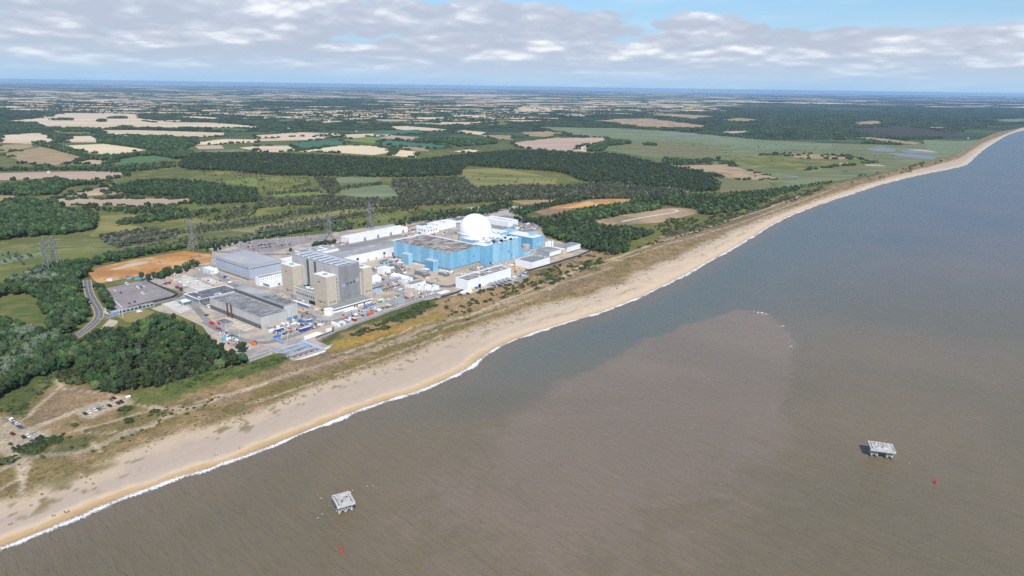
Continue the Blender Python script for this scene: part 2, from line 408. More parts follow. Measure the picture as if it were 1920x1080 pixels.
# ------------------------------------------------------------------ land and sea
WATER = [(-120, 1066), (0, 1024), (60, 1001), (130, 972), (200, 941), (280, 912), (330, 893), (400, 873), (480, 843), (540, 820), (600, 795), (660, 771),
         (720, 749), (780, 733), (840, 708), (880, 687), (905, 666), (945, 642), (1000, 622), (1060, 603), (1120, 586), (1180, 564), (1230, 541),
         (1280, 516), (1330, 489), (1375, 464), (1410, 443), (1440, 424), (1465, 411), (1490, 399), (1540, 381), (1600, 361), (1660, 342),
         (1720, 328), (1770, 318), (1806, 311), (1818, 303), (1830, 291), (1845, 279), (1860, 269), (1890, 251), (1925, 242), (1990, 233), (2120, 224), (2400, 217), (2900, 213)]
WL = smooth_line(atl(WATER)[:, :2], 2)
WL = np.vstack([WL, WL[-1] + np.array([3000., 300.]), np.array([16000., WL[-1][1] + 1100.]), np.array([21700., WL[-1][1] + 1500.])])
head = WL[0] - WL[3]; head /= np.linalg.norm(head)
WL = np.vstack([WL[0] + head * 500, WL[0] + head * 120, WL])

def shore_offset(L, off):
    d = np.gradient(L, axis=0); d /= np.linalg.norm(d, axis=1)[:, None]
    n = np.stack([-d[:, 1], d[:, 0]], 1); return L + n * np.asarray(off)[:, None] if np.ndim(off) else L + n * off

SEA_Z = -1.5
def build_sea():
    def ax(a, b, f0, f1, st):
        mid = np.arange(f0, f1 + 1, st); g = np.geomspace(st * 1.5, max(b - f1, f0 - a), 16)
        lo = f0 - g; hi = f1 + g
        return np.r_[lo[lo > a][::-1], mid, hi[hi < b], b]
    X = ax(-3000, 21700, -420, 1500, 9.0); Y = ax(-3000, 9500, 150, 1700, 9.0)
    gx, gy = np.meshgrid(X, Y); P = np.c_[gx.ravel(), gy.ravel()]
    nx, ny = len(X), len(Y)
    idx = np.arange(nx * ny).reshape(ny, nx)
    F = np.stack([idx[:-1, :-1], idx[:-1, 1:], idx[1:, 1:], idx[1:, :-1]], -1).reshape(-1, 4)
    me = bpy.data.meshes.new('sea'); me.from_pydata(np.c_[P, np.full(len(P), SEA_Z)].tolist(), [], F.tolist())
    plume = atl([(1090, 705), (1150, 672), (1190, 648), (1240, 630), (1290, 610), (1330, 593), (1385, 581), (1440, 588), (1468, 612), (1490, 650), (1482, 690),
                 (1465, 725), (1480, 765), (1455, 820), (1420, 900), (1390, 940), (1290, 1000), (1100, 1080), (900, 1080), (850, 950), (900, 850), (1000, 760)], SEA_Z)[:, :2]
    ins = inside(P, plume); d = dist_line(P, np.vstack([plume, plume[:1]]))
    sd_ = np.where(ins, d, -d)
    # crisp along the north-west rim, dissolving to the south
    sd_ = sd_ + 34 * (fbm(P[:, 0] / 70, P[:, 1] / 70, 19, 4) - .5) * np.interp(P[:, 1], [300, 560], [1.8, .6])
    soft = np.interp(P[:, 1], [250, 400, 560], [120, 40, 8])
    mud = 1 / (1 + np.exp(-np.clip(sd_ / soft * 2.2, -30, 30)))
    a = me.attributes.new('mud', 'FLOAT', 'POINT'); a.data.foreach_set('value', mud.astype('f'))
    ds = dist_line(P, WL)
    a = me.attributes.new('shore', 'FLOAT', 'POINT'); a.data.foreach_set('value', np.clip(ds / 400, 0, 1).astype('f'))
    ma = bpy.data.materials.new('sea water'); ma.use_nodes = True; T = NT(ma.node_tree); b = T.n['Principled BSDF']
    geo = T.node('ShaderNodeNewGeometry'); pos = geo.outputs['Position']
    am = T.node('ShaderNodeAttribute', attribute_name='mud'); sh = T.node('ShaderNodeAttribute', attribute_name='shore')
    big = T.noise(pos, 0.005, 5, 0.6, 0.6)
    mudv = T.math('ADD', am.outputs['Fac'], T.math('MULTIPLY', T.math('SUBTRACT', T.noise(pos, 0.016, 8, .66, 2.2), 0.5), 1.5))
    mudf = T.step(mudv, 0.22, 0.80)
    sep = T.node('ShaderNodeSeparateXYZ'); T.put(pos, sep.inputs[0])
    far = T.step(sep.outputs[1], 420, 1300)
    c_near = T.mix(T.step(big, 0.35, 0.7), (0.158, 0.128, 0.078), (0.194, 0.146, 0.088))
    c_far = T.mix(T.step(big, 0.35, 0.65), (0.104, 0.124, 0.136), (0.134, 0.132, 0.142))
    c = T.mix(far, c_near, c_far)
    teal = T.math('MULTIPLY', T.math('SUBTRACT', 1.0, T.step(sh.outputs['Fac'], 0.05, 0.62)), T.step(sep.outputs[1], 380, 640))
    c = T.mix(T.math('MULTIPLY', teal, 0.75), c, (0.108, 0.136, 0.126))
    brown_shore = T.math('SUBTRACT', 1.0, T.step(T.math('ADD', sh.outputs['Fac'], T.math('MULTIPLY', big, .06)), 0.04, 0.12))
    c = T.mix(T.math('MULTIPLY', brown_shore, 0.6), c, (0.19, 0.145, 0.10))
    c = T.mix(T.math('MULTIPLY', mudf, 0.9), c, T.mix(T.step(big, .4, .65), (0.202, 0.154, 0.110), (0.228, 0.172, 0.124)))
    # wind streaks
    mp = T.node('ShaderNodeMapping'); T.put(pos, mp.inputs[0]); mp.vector_type = 'TEXTURE'; mp.inputs['Rotation'].default_value = (0, 0, -0.80); mp.inputs['Scale'].default_value = (60, 9, 10)
    stk = T.noise(mp.outputs[0], 1.0, 5, 0.65)
    c = T.mix(T.math('MULTIPLY', T.step(stk, 0.45, 0.75), 0.05), c, (0.30, 0.28, 0.25))
    T.put(c, b.inputs['Base Color'])
    b.inputs['Roughness'].default_value = 0.30; b.inputs['IOR'].default_value = 1.33
    b.inputs['Specular IOR Level'].default_value = 0.5
    mp2 = T.node('ShaderNodeMapping'); T.put(pos, mp2.inputs[0]); mp2.vector_type = 'TEXTURE'; mp2.inputs['Rotation'].default_value = (0, 0, -0.87); mp2.inputs['Scale'].default_value = (13, 3.6, 4)
    w1 = T.noise(mp2.outputs[0], 1.0, 8, 0.66, 0.5)
    bn = T.node('ShaderNodeBump'); bn.inputs['Strength'].default_value = 1.0; bn.inputs['Distance'].default_value = 1.5
    T.put(w1, bn.inputs['Height']); T.put(bn.outputs[0], b.inputs['Normal'])
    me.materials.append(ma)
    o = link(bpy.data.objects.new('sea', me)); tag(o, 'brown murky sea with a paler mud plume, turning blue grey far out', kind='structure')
build_sea()

# land: one sheet to the horizon, its seaward rim under the beach
rim = shore_offset(WL, 22.0)
LAND = [tuple(p) for p in rim] + [(21700, 12000), (21600, 28000), (14000, 40000), (0, 60000), (-14000, 52000), (-27500, 36500), (-28000, 20000), (-28000, -400), (rim[0][0] - 1500, -400)]
gm = bpy.data.materials.new('land'); gm.use_nodes = True
def land_mat():
    T = NT(gm.node_tree); b = T.n['Principled BSDF']; b.inputs['Roughness'].default_value = .95; b.inputs['Specular IOR Level'].default_value = .1
    geo = T.node('ShaderNodeNewGeometry'); pos = geo.outputs['Position']
    sep = T.node('ShaderNodeSeparateXYZ'); T.put(pos, sep.inputs[0])
    n = T.noise(pos, 0.006, 6, .6); n2 = T.noise(pos, 0.03, 5, .6)
    near = T.mix(T.step(n, .38, .62), (0.142, 0.146, 0.046), (0.106, 0.120, 0.038))
    near = T.mix(T.step(n2, .5, .68), near, (0.205, 0.19, 0.07))
    far = T.mix(T.step(T.noise(pos, 0.0022, 5, .6), .42, .6), (0.040, 0.060, 0.026), (0.085, 0.11, 0.045))
    T.put(T.mix(T.step(sep.outputs[1], 2300, 3400), near, far), b.inputs['Base Color'])
land_mat()
tag(obj('ground', [(p[0], p[1], 0.0) for p in LAND], [tuple(range(len(LAND)))], gm), 'green and straw farmland plain reaching the horizon', kind='structure')

# beach and dunes: a curved sheet that follows the shore, rising from below the water to the heath
VEG = atl([(-120, 985), (0, 945), (60, 930), (110, 905), (170, 888), (240, 850), (330, 815), (400, 800), (500, 765), (560, 735), (640, 705), (700, 690), (800, 650), (900, 611), (940, 600), (1000, 577), (1050, 566), (1100, 556), (1160, 532), (1197, 511), (1255, 489), (1310, 463), (1385, 429), (1440, 406), (1517, 379), (1621, 346), (1715, 320), (1759, 309), (1801, 297), (1843, 269), (1925, 236)])[:, :2]
INLAND = [(-140, 700), (20, 690), (130, 700), (180, 722), (240, 735), (300, 722), (380, 703), (463, 682), (527, 659), (549, 679), (607, 663), (622, 650), (592, 639), (626, 624), (700, 597),
          (792, 564), (826, 558), (870, 553), (888, 554), (975, 532), (992, 519), (984, 512), (1085, 482), (1110, 472), (1180, 472), (1215, 458), (1240, 440), (1330, 418), (1400, 397), (1435, 385),
          (1450, 372), (1500, 361), (1560, 346), (1640, 330), (1700, 312), (1780, 295), (1815, 278), (1835, 262), (1870, 248), (1925, 238)]
DPOLY = np.vstack([atl(INLAND)[:, :2], WL[::-1][4:-2]])
BANK = atl([(330, 728), (400, 706), (463, 692), (530, 672), (545, 690)])[:, :2]
BANK2 = atl([(612, 655), (640, 632), (700, 606), (790, 573), (830, 566), (900, 556), (980, 535), (1040, 505), (1110, 480)])[:, :2]
VSEA = np.vstack([VEG, WL[::-1][2:-1]])
def dune_h(P):
    P = np.asarray(P, float)[:, :2]
    dv = dist_line(P, VEG); dw = dist_line(P, WL[2:-2])
    h = 0.45 + np.clip(dw / 14.0, 0, 1) * 0.0
    prof = np.interp(dw, [0, 8, 16, 30], [-1.55, -0.9, 0.1, 0.5])
    n = fbm(P[:, 0] / 22, P[:, 1] / 22, 2, 4) - .35
    amp = np.clip((-np.where(inside(P, VSEA), dv, -dv) - 2) / 30, 0, 1)
    far = np.clip((2600 - P[:, 1]) / 800, 0.25, 1)
    h = prof + amp * far * np.clip(n, 0, 1) * 4.2
    h = h + 3.2 * np.exp(-(dist_line(P, BANK) / 9.0) ** 2) + 3.0 * np.exp(-(dist_line(P, BANK2) / 9.0) ** 2)
    return h
def px_poly(*p): return atl(p)[:, :2]
C = dict(shingle=(0.445, 0.355, 0.28), sand=(0.60, 0.465, 0.325), wet=(0.50, 0.335, 0.165), path=(0.49, 0.385, 0.28), dry=(0.325, 0.220, 0.120), olive=(0.185, 0.148, 0.058),
         brown=(0.25, 0.175, 0.115), green=(0.075, 0.105, 0.030), midgreen=(0.125, 0.145, 0.042), yellow=(0.31, 0.225, 0.055), orange=(0.40, 0.225, 0.06), scrub=(0.085, 0.10, 0.042), pale=(0.42, 0.34, 0.245), lime=(0.20, 0.205, 0.075))
def build_dunes():
    seg = WL[1:-2]
    d = np.r_[0, np.cumsum(np.linalg.norm(np.diff(seg, axis=0), axis=1))]
    ss = [0.0]
    while ss[-1] < d[-1]:
        x = np.interp(ss[-1], d, seg[:, 0]); y = np.interp(ss[-1], d, seg[:, 1]); r = math.hypot(x, y)
        ss.append(ss[-1] + min(30, max(2.4, r / 240)))
    ss = np.array(ss); L = np.stack([np.interp(ss, d, seg[:, 0]), np.interp(ss, d, seg[:, 1])], 1)
    for _ in range(6): L[1:-1] = (L[:-2] + 2 * L[1:-1] + L[2:]) / 4
    dd = np.gradient(L, axis=0)
    for _ in range(60): dd[1:-1] = (dd[:-2] + dd[1:-1] + dd[2:]) / 3
    dd /= np.linalg.norm(dd, axis=1)[:, None]; nn = np.stack([-dd[:, 1], dd[:, 0]], 1)
    tt = np.r_[np.arange(-9, 60, 2.2), np.arange(60, 290, 2.8)]
    P = (L[:, None, :] + nn[:, None, :] * tt[None, :, None]).reshape(-1, 2)
    ns, nt = len(L), len(tt)
    ins = inside(P, DPOLY)
    TT = np.tile(tt, ns)
    ins |= TT < 3
    z = dune_h(P)
    z = np.where(TT < 0, -1.55 + TT * 0.18, z)
    edge = dist_line(P, atl(INLAND)[:, :2])
    z = np.where(ins, z * np.clip(edge / 6, 0.0, 1) ** .5 + 0.26 * np.clip(1 - edge / 6, 0, 1), -0.9)
    # colours of the ground cover
    X, Y = P.T; j = (fbm(X / 9, Y / 9, 5, 4) - .5); J = (fbm(X / 30, Y / 30, 8, 4) - .5); K = (fbm(X / 4.5, Y / 4.5, 15, 3) - .5)
    col = np.empty((len(P), 3)); col[:] = C['dry']
    def blend(m_, c, k=1.0):
        w = np.clip(m_, 0, 1)[:, None] * k; col[:] = col * (1 - w) + np.array(C[c] if isinstance(c, str) else c) * w
    sm = lambda v, a, b: (lambda t: t * t * (3 - 2 * t))(np.clip((v - a) / (b - a), 0, 1))
    blend(sm(J, -.02, .10), 'olive', .7); blend(sm(-J, .05, .16), 'brown', .7); blend(sm(j, .10, .2), 'olive', .6); blend(sm(K, .14, .25), 'scrub', .5)
    vs = inside(P, np.vstack([VEG, WL[::-1][2:-1]]))         # seaward of the vegetation line
    sand_l = np.clip((P[:, 0] + 200) / 300, 0, .6)
    dv = dist_line(P, VEG); sv = np.where(vs, dv, -dv) + J * 15 + j * 9 - 3.0
    blend(sm(sv, -12, -1), 'sand', .55); blend(sm(sv, -3, 5), 'shingle')
    blend(sm(sv, -2, 0) * (1 - sm(sv, 6, 16)) * (.9 - sand_l), (0.55, 0.43, 0.30), .75)
    blend(sm(sv, 0, 5) * sm(j + K, .21, .28) * (1 - sm(sv, 14, 26)), 'olive', .8)
    dw = dist_line(P, WL[2:-2]) + J * 5
    sand = np.interp(P[:, 0], [-200, -40, 140], [0, .35, 1]) * (1 - .7 * sm(P[:, 1], 1700, 2300))
    blend(sm(sv, 2, 14) * sand * (.75 + j), 'sand')
    blend((1 - sm(dw + j * 4, 8.5, 12.5)), 'sand', .9); wr = np.interp(P[:, 0], [-120, 60], [1, .25]); blend((1 - sm(dw + j * 3, 5.5, 8.5)) * wr, 'wet', .95); blend((1 - sm(dw, 1, 4.5)) * (wr * .6 + .4), (0.32, 0.225, 0.14), .8)
    blend(np.exp(-((dw - 24 + J * 20) / 1.6) ** 2) * sm(J + j * .6, .02, .09) * sand, (0.33, 0.235, 0.14), .8)   # tide wrack
    def poly(c, k, soft, *p):
        W = px_poly(*p); i_ = inside(P, W); e = dist_line(P, np.vstack([W, W[:1]])); s_ = np.where(i_, e, -e) + j * soft * 3.2 + J * soft * 1.6
        blend(sm(s_, -soft, soft), c, k)
    def line(c, w, k, *p):
        W = smooth_line(px_poly(*p), 2); e = dist_line(P, W) + j * w * .8; blend(1 - sm(e, w * .45, w * .75), c, k)
    # green banks and bracken
    poly('green', .9, 5, (-100, 690), (20, 685), (125, 695), (112, 712), (60, 760), (44, 782), (0, 775), (-60, 760))
    poly('lime', .7, 4, (70, 715), (120, 700), (112, 716), (80, 740))
    poly('brown', .8, 5, (60, 795), (112, 722), (185, 735), (235, 738), (215, 748), (150, 770), (90, 788), (60, 806))
    poly('tan' if 'tan' in C else 'dry', .6, 4, (110, 745), (180, 738), (215, 742), (120, 775))
    poly('midgreen', .9, 5, (245, 738), (300, 725), (380, 705), (463, 684), (528, 662), (545, 680), (545, 690), (505, 700), (400, 725), (300, 760), (270, 765), (248, 755))
    poly('green', .8, 4, (300, 738), (380, 712), (465, 692), (530, 668), (545, 684), (520, 694), (420, 712), (330, 742))
    poly('green', .9, 4, (590, 645), (626, 627), (700, 600), (790, 568), (826, 561), (818, 575), (760, 600), (690, 625), (620, 650), (600, 655))
    poly('dry', .85, 4, (640, 632), (700, 612), (735, 600), (745, 608), (690, 628), (645, 642))
    poly('yellow', .9, 6, (600, 655), (690, 628), (740, 612), (830, 585), (835, 596), (760, 622), (690, 645), (640, 660))
    poly('orange', .8, 4, (655, 645), (700, 628), (790, 604), (800, 610), (735, 632), (680, 648))
    poly('midgreen', .6, 4, (690, 642), (730, 628), (760, 620), (720, 640))
    poly('dry', .7, 6, (830, 566), (960, 540), (1080, 490), (1150, 475), (1000, 560), (860, 592))
    poly('brown', .7, 7, (500, 700), (600, 668), (700, 650), (640, 690), (540, 722))
    poly('brown', .6, 8, (1020, 545), (1120, 520), (1150, 512), (1060, 548), (1010, 562))
    poly('olive', .8, 5, (400, 770), (560, 710), (700, 668), (820, 612), (900, 590), (900, 600), (780, 655), (640, 705), (520, 750), (400, 795))
    poly('olive', .8, 5, (230, 800), (380, 742), (400, 750), (330, 790), (190, 850), (185, 838))
    poly('scrub', .9, 3, (32, 846), (70, 826), (120, 822), (110, 832), (60, 855), (38, 858))
    poly('green', .8, 3, (78, 838), (108, 824), (118, 826), (100, 842), (82, 848))
    poly('scrub', .6, 4, (105, 835), (160, 822), (180, 845), (110, 862), (60, 868))
    poly('olive', .8, 4, (85, 905), (130, 885), (170, 892), (110, 918)); poly('olive', .8, 4, (150, 885), (210, 868), (215, 876), (165, 893))
    poly('scrub', .85, 3, (222, 768), (235, 765), (248, 772), (235, 782), (222, 778)); poly('scrub', .85, 3, (226, 798), (250, 785), (254, 790), (232, 802))
    poly('scrub', .8, 5, (1020, 510), (1040, 505), (1060, 520), (1040, 532), (1010, 528)); poly('scrub', .8, 5, (1075, 495), (1115, 492), (1125, 508), (1095, 510))
    poly('scrub', .9, 6, (1300, 418), (1400, 398), (1450, 376), (1540, 352), (1540, 358), (1460, 385), (1380, 420), (1330, 432), (1250, 446), (1230, 440))
    poly('heath' if 'heath' in C else 'brown', .5, 8, (1240, 455), (1400, 405), (1480, 375), (1480, 385), (1380, 425), (1240, 470))
    # tracks
    poly('gravel' if 'gravel' in C else 'path', .9, 2.5, (132, 778), (160, 766), (205, 748), (232, 744), (242, 756), (215, 768), (165, 790), (150, 786))
    poly('path', .8, 3, (30, 832), (45, 818), (62, 812), (90, 812), (92, 824), (60, 838), (40, 842))
    line('path', 5.5, .85, (40, 818), (75, 800), (110, 787), (150, 772)); line('path', 6, .85, (-60, 850), (0, 838), (20, 842), (40, 868), (46, 885)); line((.38, .33, .29), 3.0, .6, (135, 777), (165, 765), (195, 755))
    line('pale', 5, .7, (0, 885), (60, 858), (110, 856), (170, 848), (260, 805), (380, 762), (500, 718), (640, 676), (720, 650), (800, 618), (880, 592), (980, 560), (1050, 533), (1150, 503))
    line('path', 3.4, .9, (860, 600), (960, 560), (1050, 520), (1130, 495), (1200, 466), (1290, 440), (1360, 416), (1440, 392), (1500, 368))
    line('path', 2.6, .8, (1030, 545), (1060, 520), (1085, 503), (1092, 499)); line('path', 2.4, .8, (1120, 502), (1240, 462), (1340, 435), (1440, 400), (1560, 356))
    line('path', 2.0, .85, (620, 672), (690, 648), (760, 622), (815, 600)); line('path', 2.2, .7, (700, 660), (800, 628), (900, 596), (1000, 563))
    line('path', 2.2, .9, (48, 788), (62, 772), (112, 728), (118, 722), (106, 714)); line('path', 1.6, .8, (118, 730), (160, 738), (205, 742), (240, 755), (290, 772), (320, 770), (420, 742), (480, 725))
    line('path', 3.0, .8, (285, 765), (340, 775), (420, 745), (500, 720)); line('path', 1.5, .7, (130, 815), (180, 802), (250, 780), (300, 768)); line('path', 1.5, .7, (165, 818), (180, 840), (188, 852))
    line('path', 1.5, .8, (150, 813), (210, 818), (290, 800)); line('path', 3.0, .9, (15, 855), (40, 880), (42, 900), (0, 918)); line('path', 2.6, .8, (46, 885), (40, 925))
    line('path', 1.3, .7, (640, 668), (690, 650), (705, 645)); line('path', 2.2, .7, (463, 760), (560, 728), (700, 680), (830, 630))
    line((0.56, 0.46, 0.34), 3.2, .6, (900, 640), (1000, 598), (1130, 550), (1230, 510), (1330, 455))
    poly('gravel' if 'gravel' in C else 'pale', .9, 4, (-60, 800), (0, 785), (45, 800), (70, 808), (100, 822), (60, 838), (20, 850), (-60, 852))
    vegm = (1 - sm(sv, -6, 3)); col *= (1 + (.12 + .38 * vegm) * (fbm(X / 2.8, Y / 2.8, 31, 2) - .5))[:, None]
    idx = np.arange(ns * nt).reshape(ns, nt)
    F = np.stack([idx[:-1, :-1], idx[1:, :-1], idx[1:, 1:], idx[:-1, 1:]], -1).reshape(-1, 4)
    keep = ins[F].any(1); F = F[keep]
    used = np.unique(F); remap = -np.ones(ns * nt, int); remap[used] = np.arange(len(used)); F = remap[F]
    me = bpy.data.meshes.new('beach'); me.from_pydata(np.c_[P, z][used].tolist(), [], F.tolist())
    a = me.color_attributes.new('cover', 'FLOAT_COLOR', 'POINT'); a.data.foreach_set('color', np.c_[np.clip(col, 0, 1), vegm][used].astype('f').ravel())
    me.polygons.foreach_set('use_smooth', [True] * len(me.polygons))
    ma = bpy.data.materials.new('beach and heath'); ma.use_nodes = True; T = NT(ma.node_tree); b = T.n['Principled BSDF']
    b.inputs['Roughness'].default_value = .95; b.inputs['Specular IOR Level'].default_value = .1
    at_ = T.node('ShaderNodeAttribute', attribute_name='cover'); geo = T.node('ShaderNodeNewGeometry'); pos = geo.outputs['Position']
    n = T.noise(pos, .55, 5, .7); c = T.mix(1.0, at_.outputs[0], T.mix(at_.outputs['Alpha'], T.ramp(n, [(.3, .93), (.72, 1.06)]), T.ramp(n, [(.34, (.55, .58, .55)), (.5, (.95, .95, .93)), (.68, (1.30, 1.27, 1.2))])), 'MULTIPLY')
    T.put(c, b.inputs['Base Color'])
    bn = T.node('ShaderNodeBump'); bn.inputs['Strength'].default_value = 1.0; T.put(T.math('MULTIPLY_ADD', at_.outputs['Alpha'], .38, .06), bn.inputs['Distance']); T.put(T.noise(pos, .45, 5, .65), bn.inputs['Height']); T.put(bn.outputs[0], b.inputs['Normal'])
    me.materials.append(ma)
    tag(link(bpy.data.objects.new('beach', me)), 'pale shingle beach backed by dry heath, green banks and sandy tracks', kind='structure')
build_dunes()

def build_surf():
    seg = WL[1:-2]; L = resample(seg, 3.0)
    r = np.hypot(L[:, 0], L[:, 1]); keep = [0]
    for i in range(1, len(L)):
        if np.linalg.norm(L[i] - L[keep[-1]]) > max(2.5, r[i] / 260): keep.append(i)
    L = L[keep]; s = np.r_[0, np.cumsum(np.linalg.norm(np.diff(L, axis=0), axis=1))]
    d = np.gradient(L, axis=0)
    for _ in range(8): d[1:-1] = (d[:-2] + d[1:-1] + d[2:]) / 3
    d /= np.linalg.norm(d, axis=1)[:, None]; n = np.stack([-d[:, 1], d[:, 0]], 1)
    w = 2.6 + 6.8 * np.clip(fbm(s / 40, s * 0, 3, 3) - .22, 0, 1) + 1.6 * (fbm(s / 7, s * 0, 9, 3) - .5)
    w = np.clip(w, 2.0, 9)
    o = -(w * .75) + 1.2 * (fbm(s / 9, s * 0 + 3, 4, 3) - .5) * 2
    ka = 1.6 + 2.2 * (fbm(s / 12, s * 0 + 9, 14, 3) - .3)
    cols = np.linspace(0, 1, 6); V = []; E = []
    for k in cols:
        p = L + n * (o * (1 - k) + ka * k)[:, None]; V.append(np.c_[p, np.full(len(L), SEA_Z) + (.10 + .22 * math.sin(math.pi * k) * .8) + (1.0 if k == 1 else 0) * 0.18]); E.append(np.full(len(L), min(k, 1 - k) * 2))
    V = np.concatenate(V); E = np.concatenate(E); m_ = len(L)
    F = [(k * m_ + i, k * m_ + i + 1, (k + 1) * m_ + i + 1, (k + 1) * m_ + i) for k in range(5) for i in range(m_ - 1)]
    me = bpy.data.meshes.new('surf'); me.from_pydata(V.tolist(), [], F)
    a = me.attributes.new('edge', 'FLOAT', 'POINT'); a.data.foreach_set('value', E.astype('f'))
    ma = bpy.data.materials.new('sea foam'); ma.use_nodes = True; T = NT(ma.node_tree); b = T.n['Principled BSDF']
    geo = T.node('ShaderNodeNewGeometry'); pos = geo.outputs['Position']
    b.inputs['Base Color'].default_value = (.80, .80, .79, 1); b.inputs['Roughness'].default_value = .9
    e = T.node('ShaderNodeAttribute', attribute_name='edge')
    nz = T.noise(pos, .8, 6, .72, .8)
    lw = T.noise(pos, .06, 3, .5)
    al = T.step(T.math('ADD', T.math('ADD', T.math('MULTIPLY', e.outputs['Fac'], .30), nz), T.math('MULTIPLY', lw, .55)), .83, 1.04)
    T.put(al, b.inputs['Alpha'])
    me.materials.append(ma); tag(link(bpy.data.objects.new('surf', me)), 'white line of breaking surf along the beach', kind='structure')
    # ring of foam over the outfall
    mb = MB(); L = resample(smooth_line(atl([(1376, 580), (1390, 578), (1408, 581), (1424, 585), (1438, 592), (1450, 601), (1462, 609), (1474, 622), (1482, 640), (1486, 660)], SEA_Z)[:, :2], 2), 1.6)
    for i, c in enumerate(L):
        t = i / len(L); on = fbm(np.array([i / 7.0]), np.array([3.0]), 5, 3)[0]
        if on < .38 + .12 * max(0, t - .5) * 2: continue
        for _ in range(2 if t < .6 else 1):
            x, y = c + rng.normal(0, 1.5 + 2.0 * (1 - t), 2); r_ = rng.uniform(.25, .75) * (1.3 if t < .5 else .7); a0 = random.random() * 6
            mb.add([(x + r_ * random.uniform(.6, 2.0) * math.cos(a0 + k), y + r_ * random.uniform(.5, 1.3) * math.sin(a0 + k), SEA_Z + .12 + .0005 * i) for k in np.linspace(0, 6.28, 8)[:-1]], [tuple(range(7))])
    tag(mb.build('outfall_foam', M['birdwhite']), 'ragged white foam where the outfall plume boils up', kind='stuff')
build_surf()

# air over the land and sea
def build_haze():
    hb = MB().box(-28300, 22000, -4500, 60500, -4.0, 238.0).build('haze', None)
    ma = bpy.data.materials.new('haze air'); ma.use_nodes = True; T = NT(ma.node_tree); T.n.clear()
    out = T.node('ShaderNodeOutputMaterial'); v = T.node('ShaderNodeVolumePrincipled')
    v.inputs['Color'].default_value = (0.38, 0.60, 0.92, 1); v.inputs['Density'].default_value = 3.3e-5; v.inputs['Anisotropy'].default_value = 0.0
    T.l.new(v.outputs[0], out.inputs['Volume']); hb.data.materials.append(ma); tag(hb, kind='stuff', label='thin blue air between the camera and the far land')
build_haze()

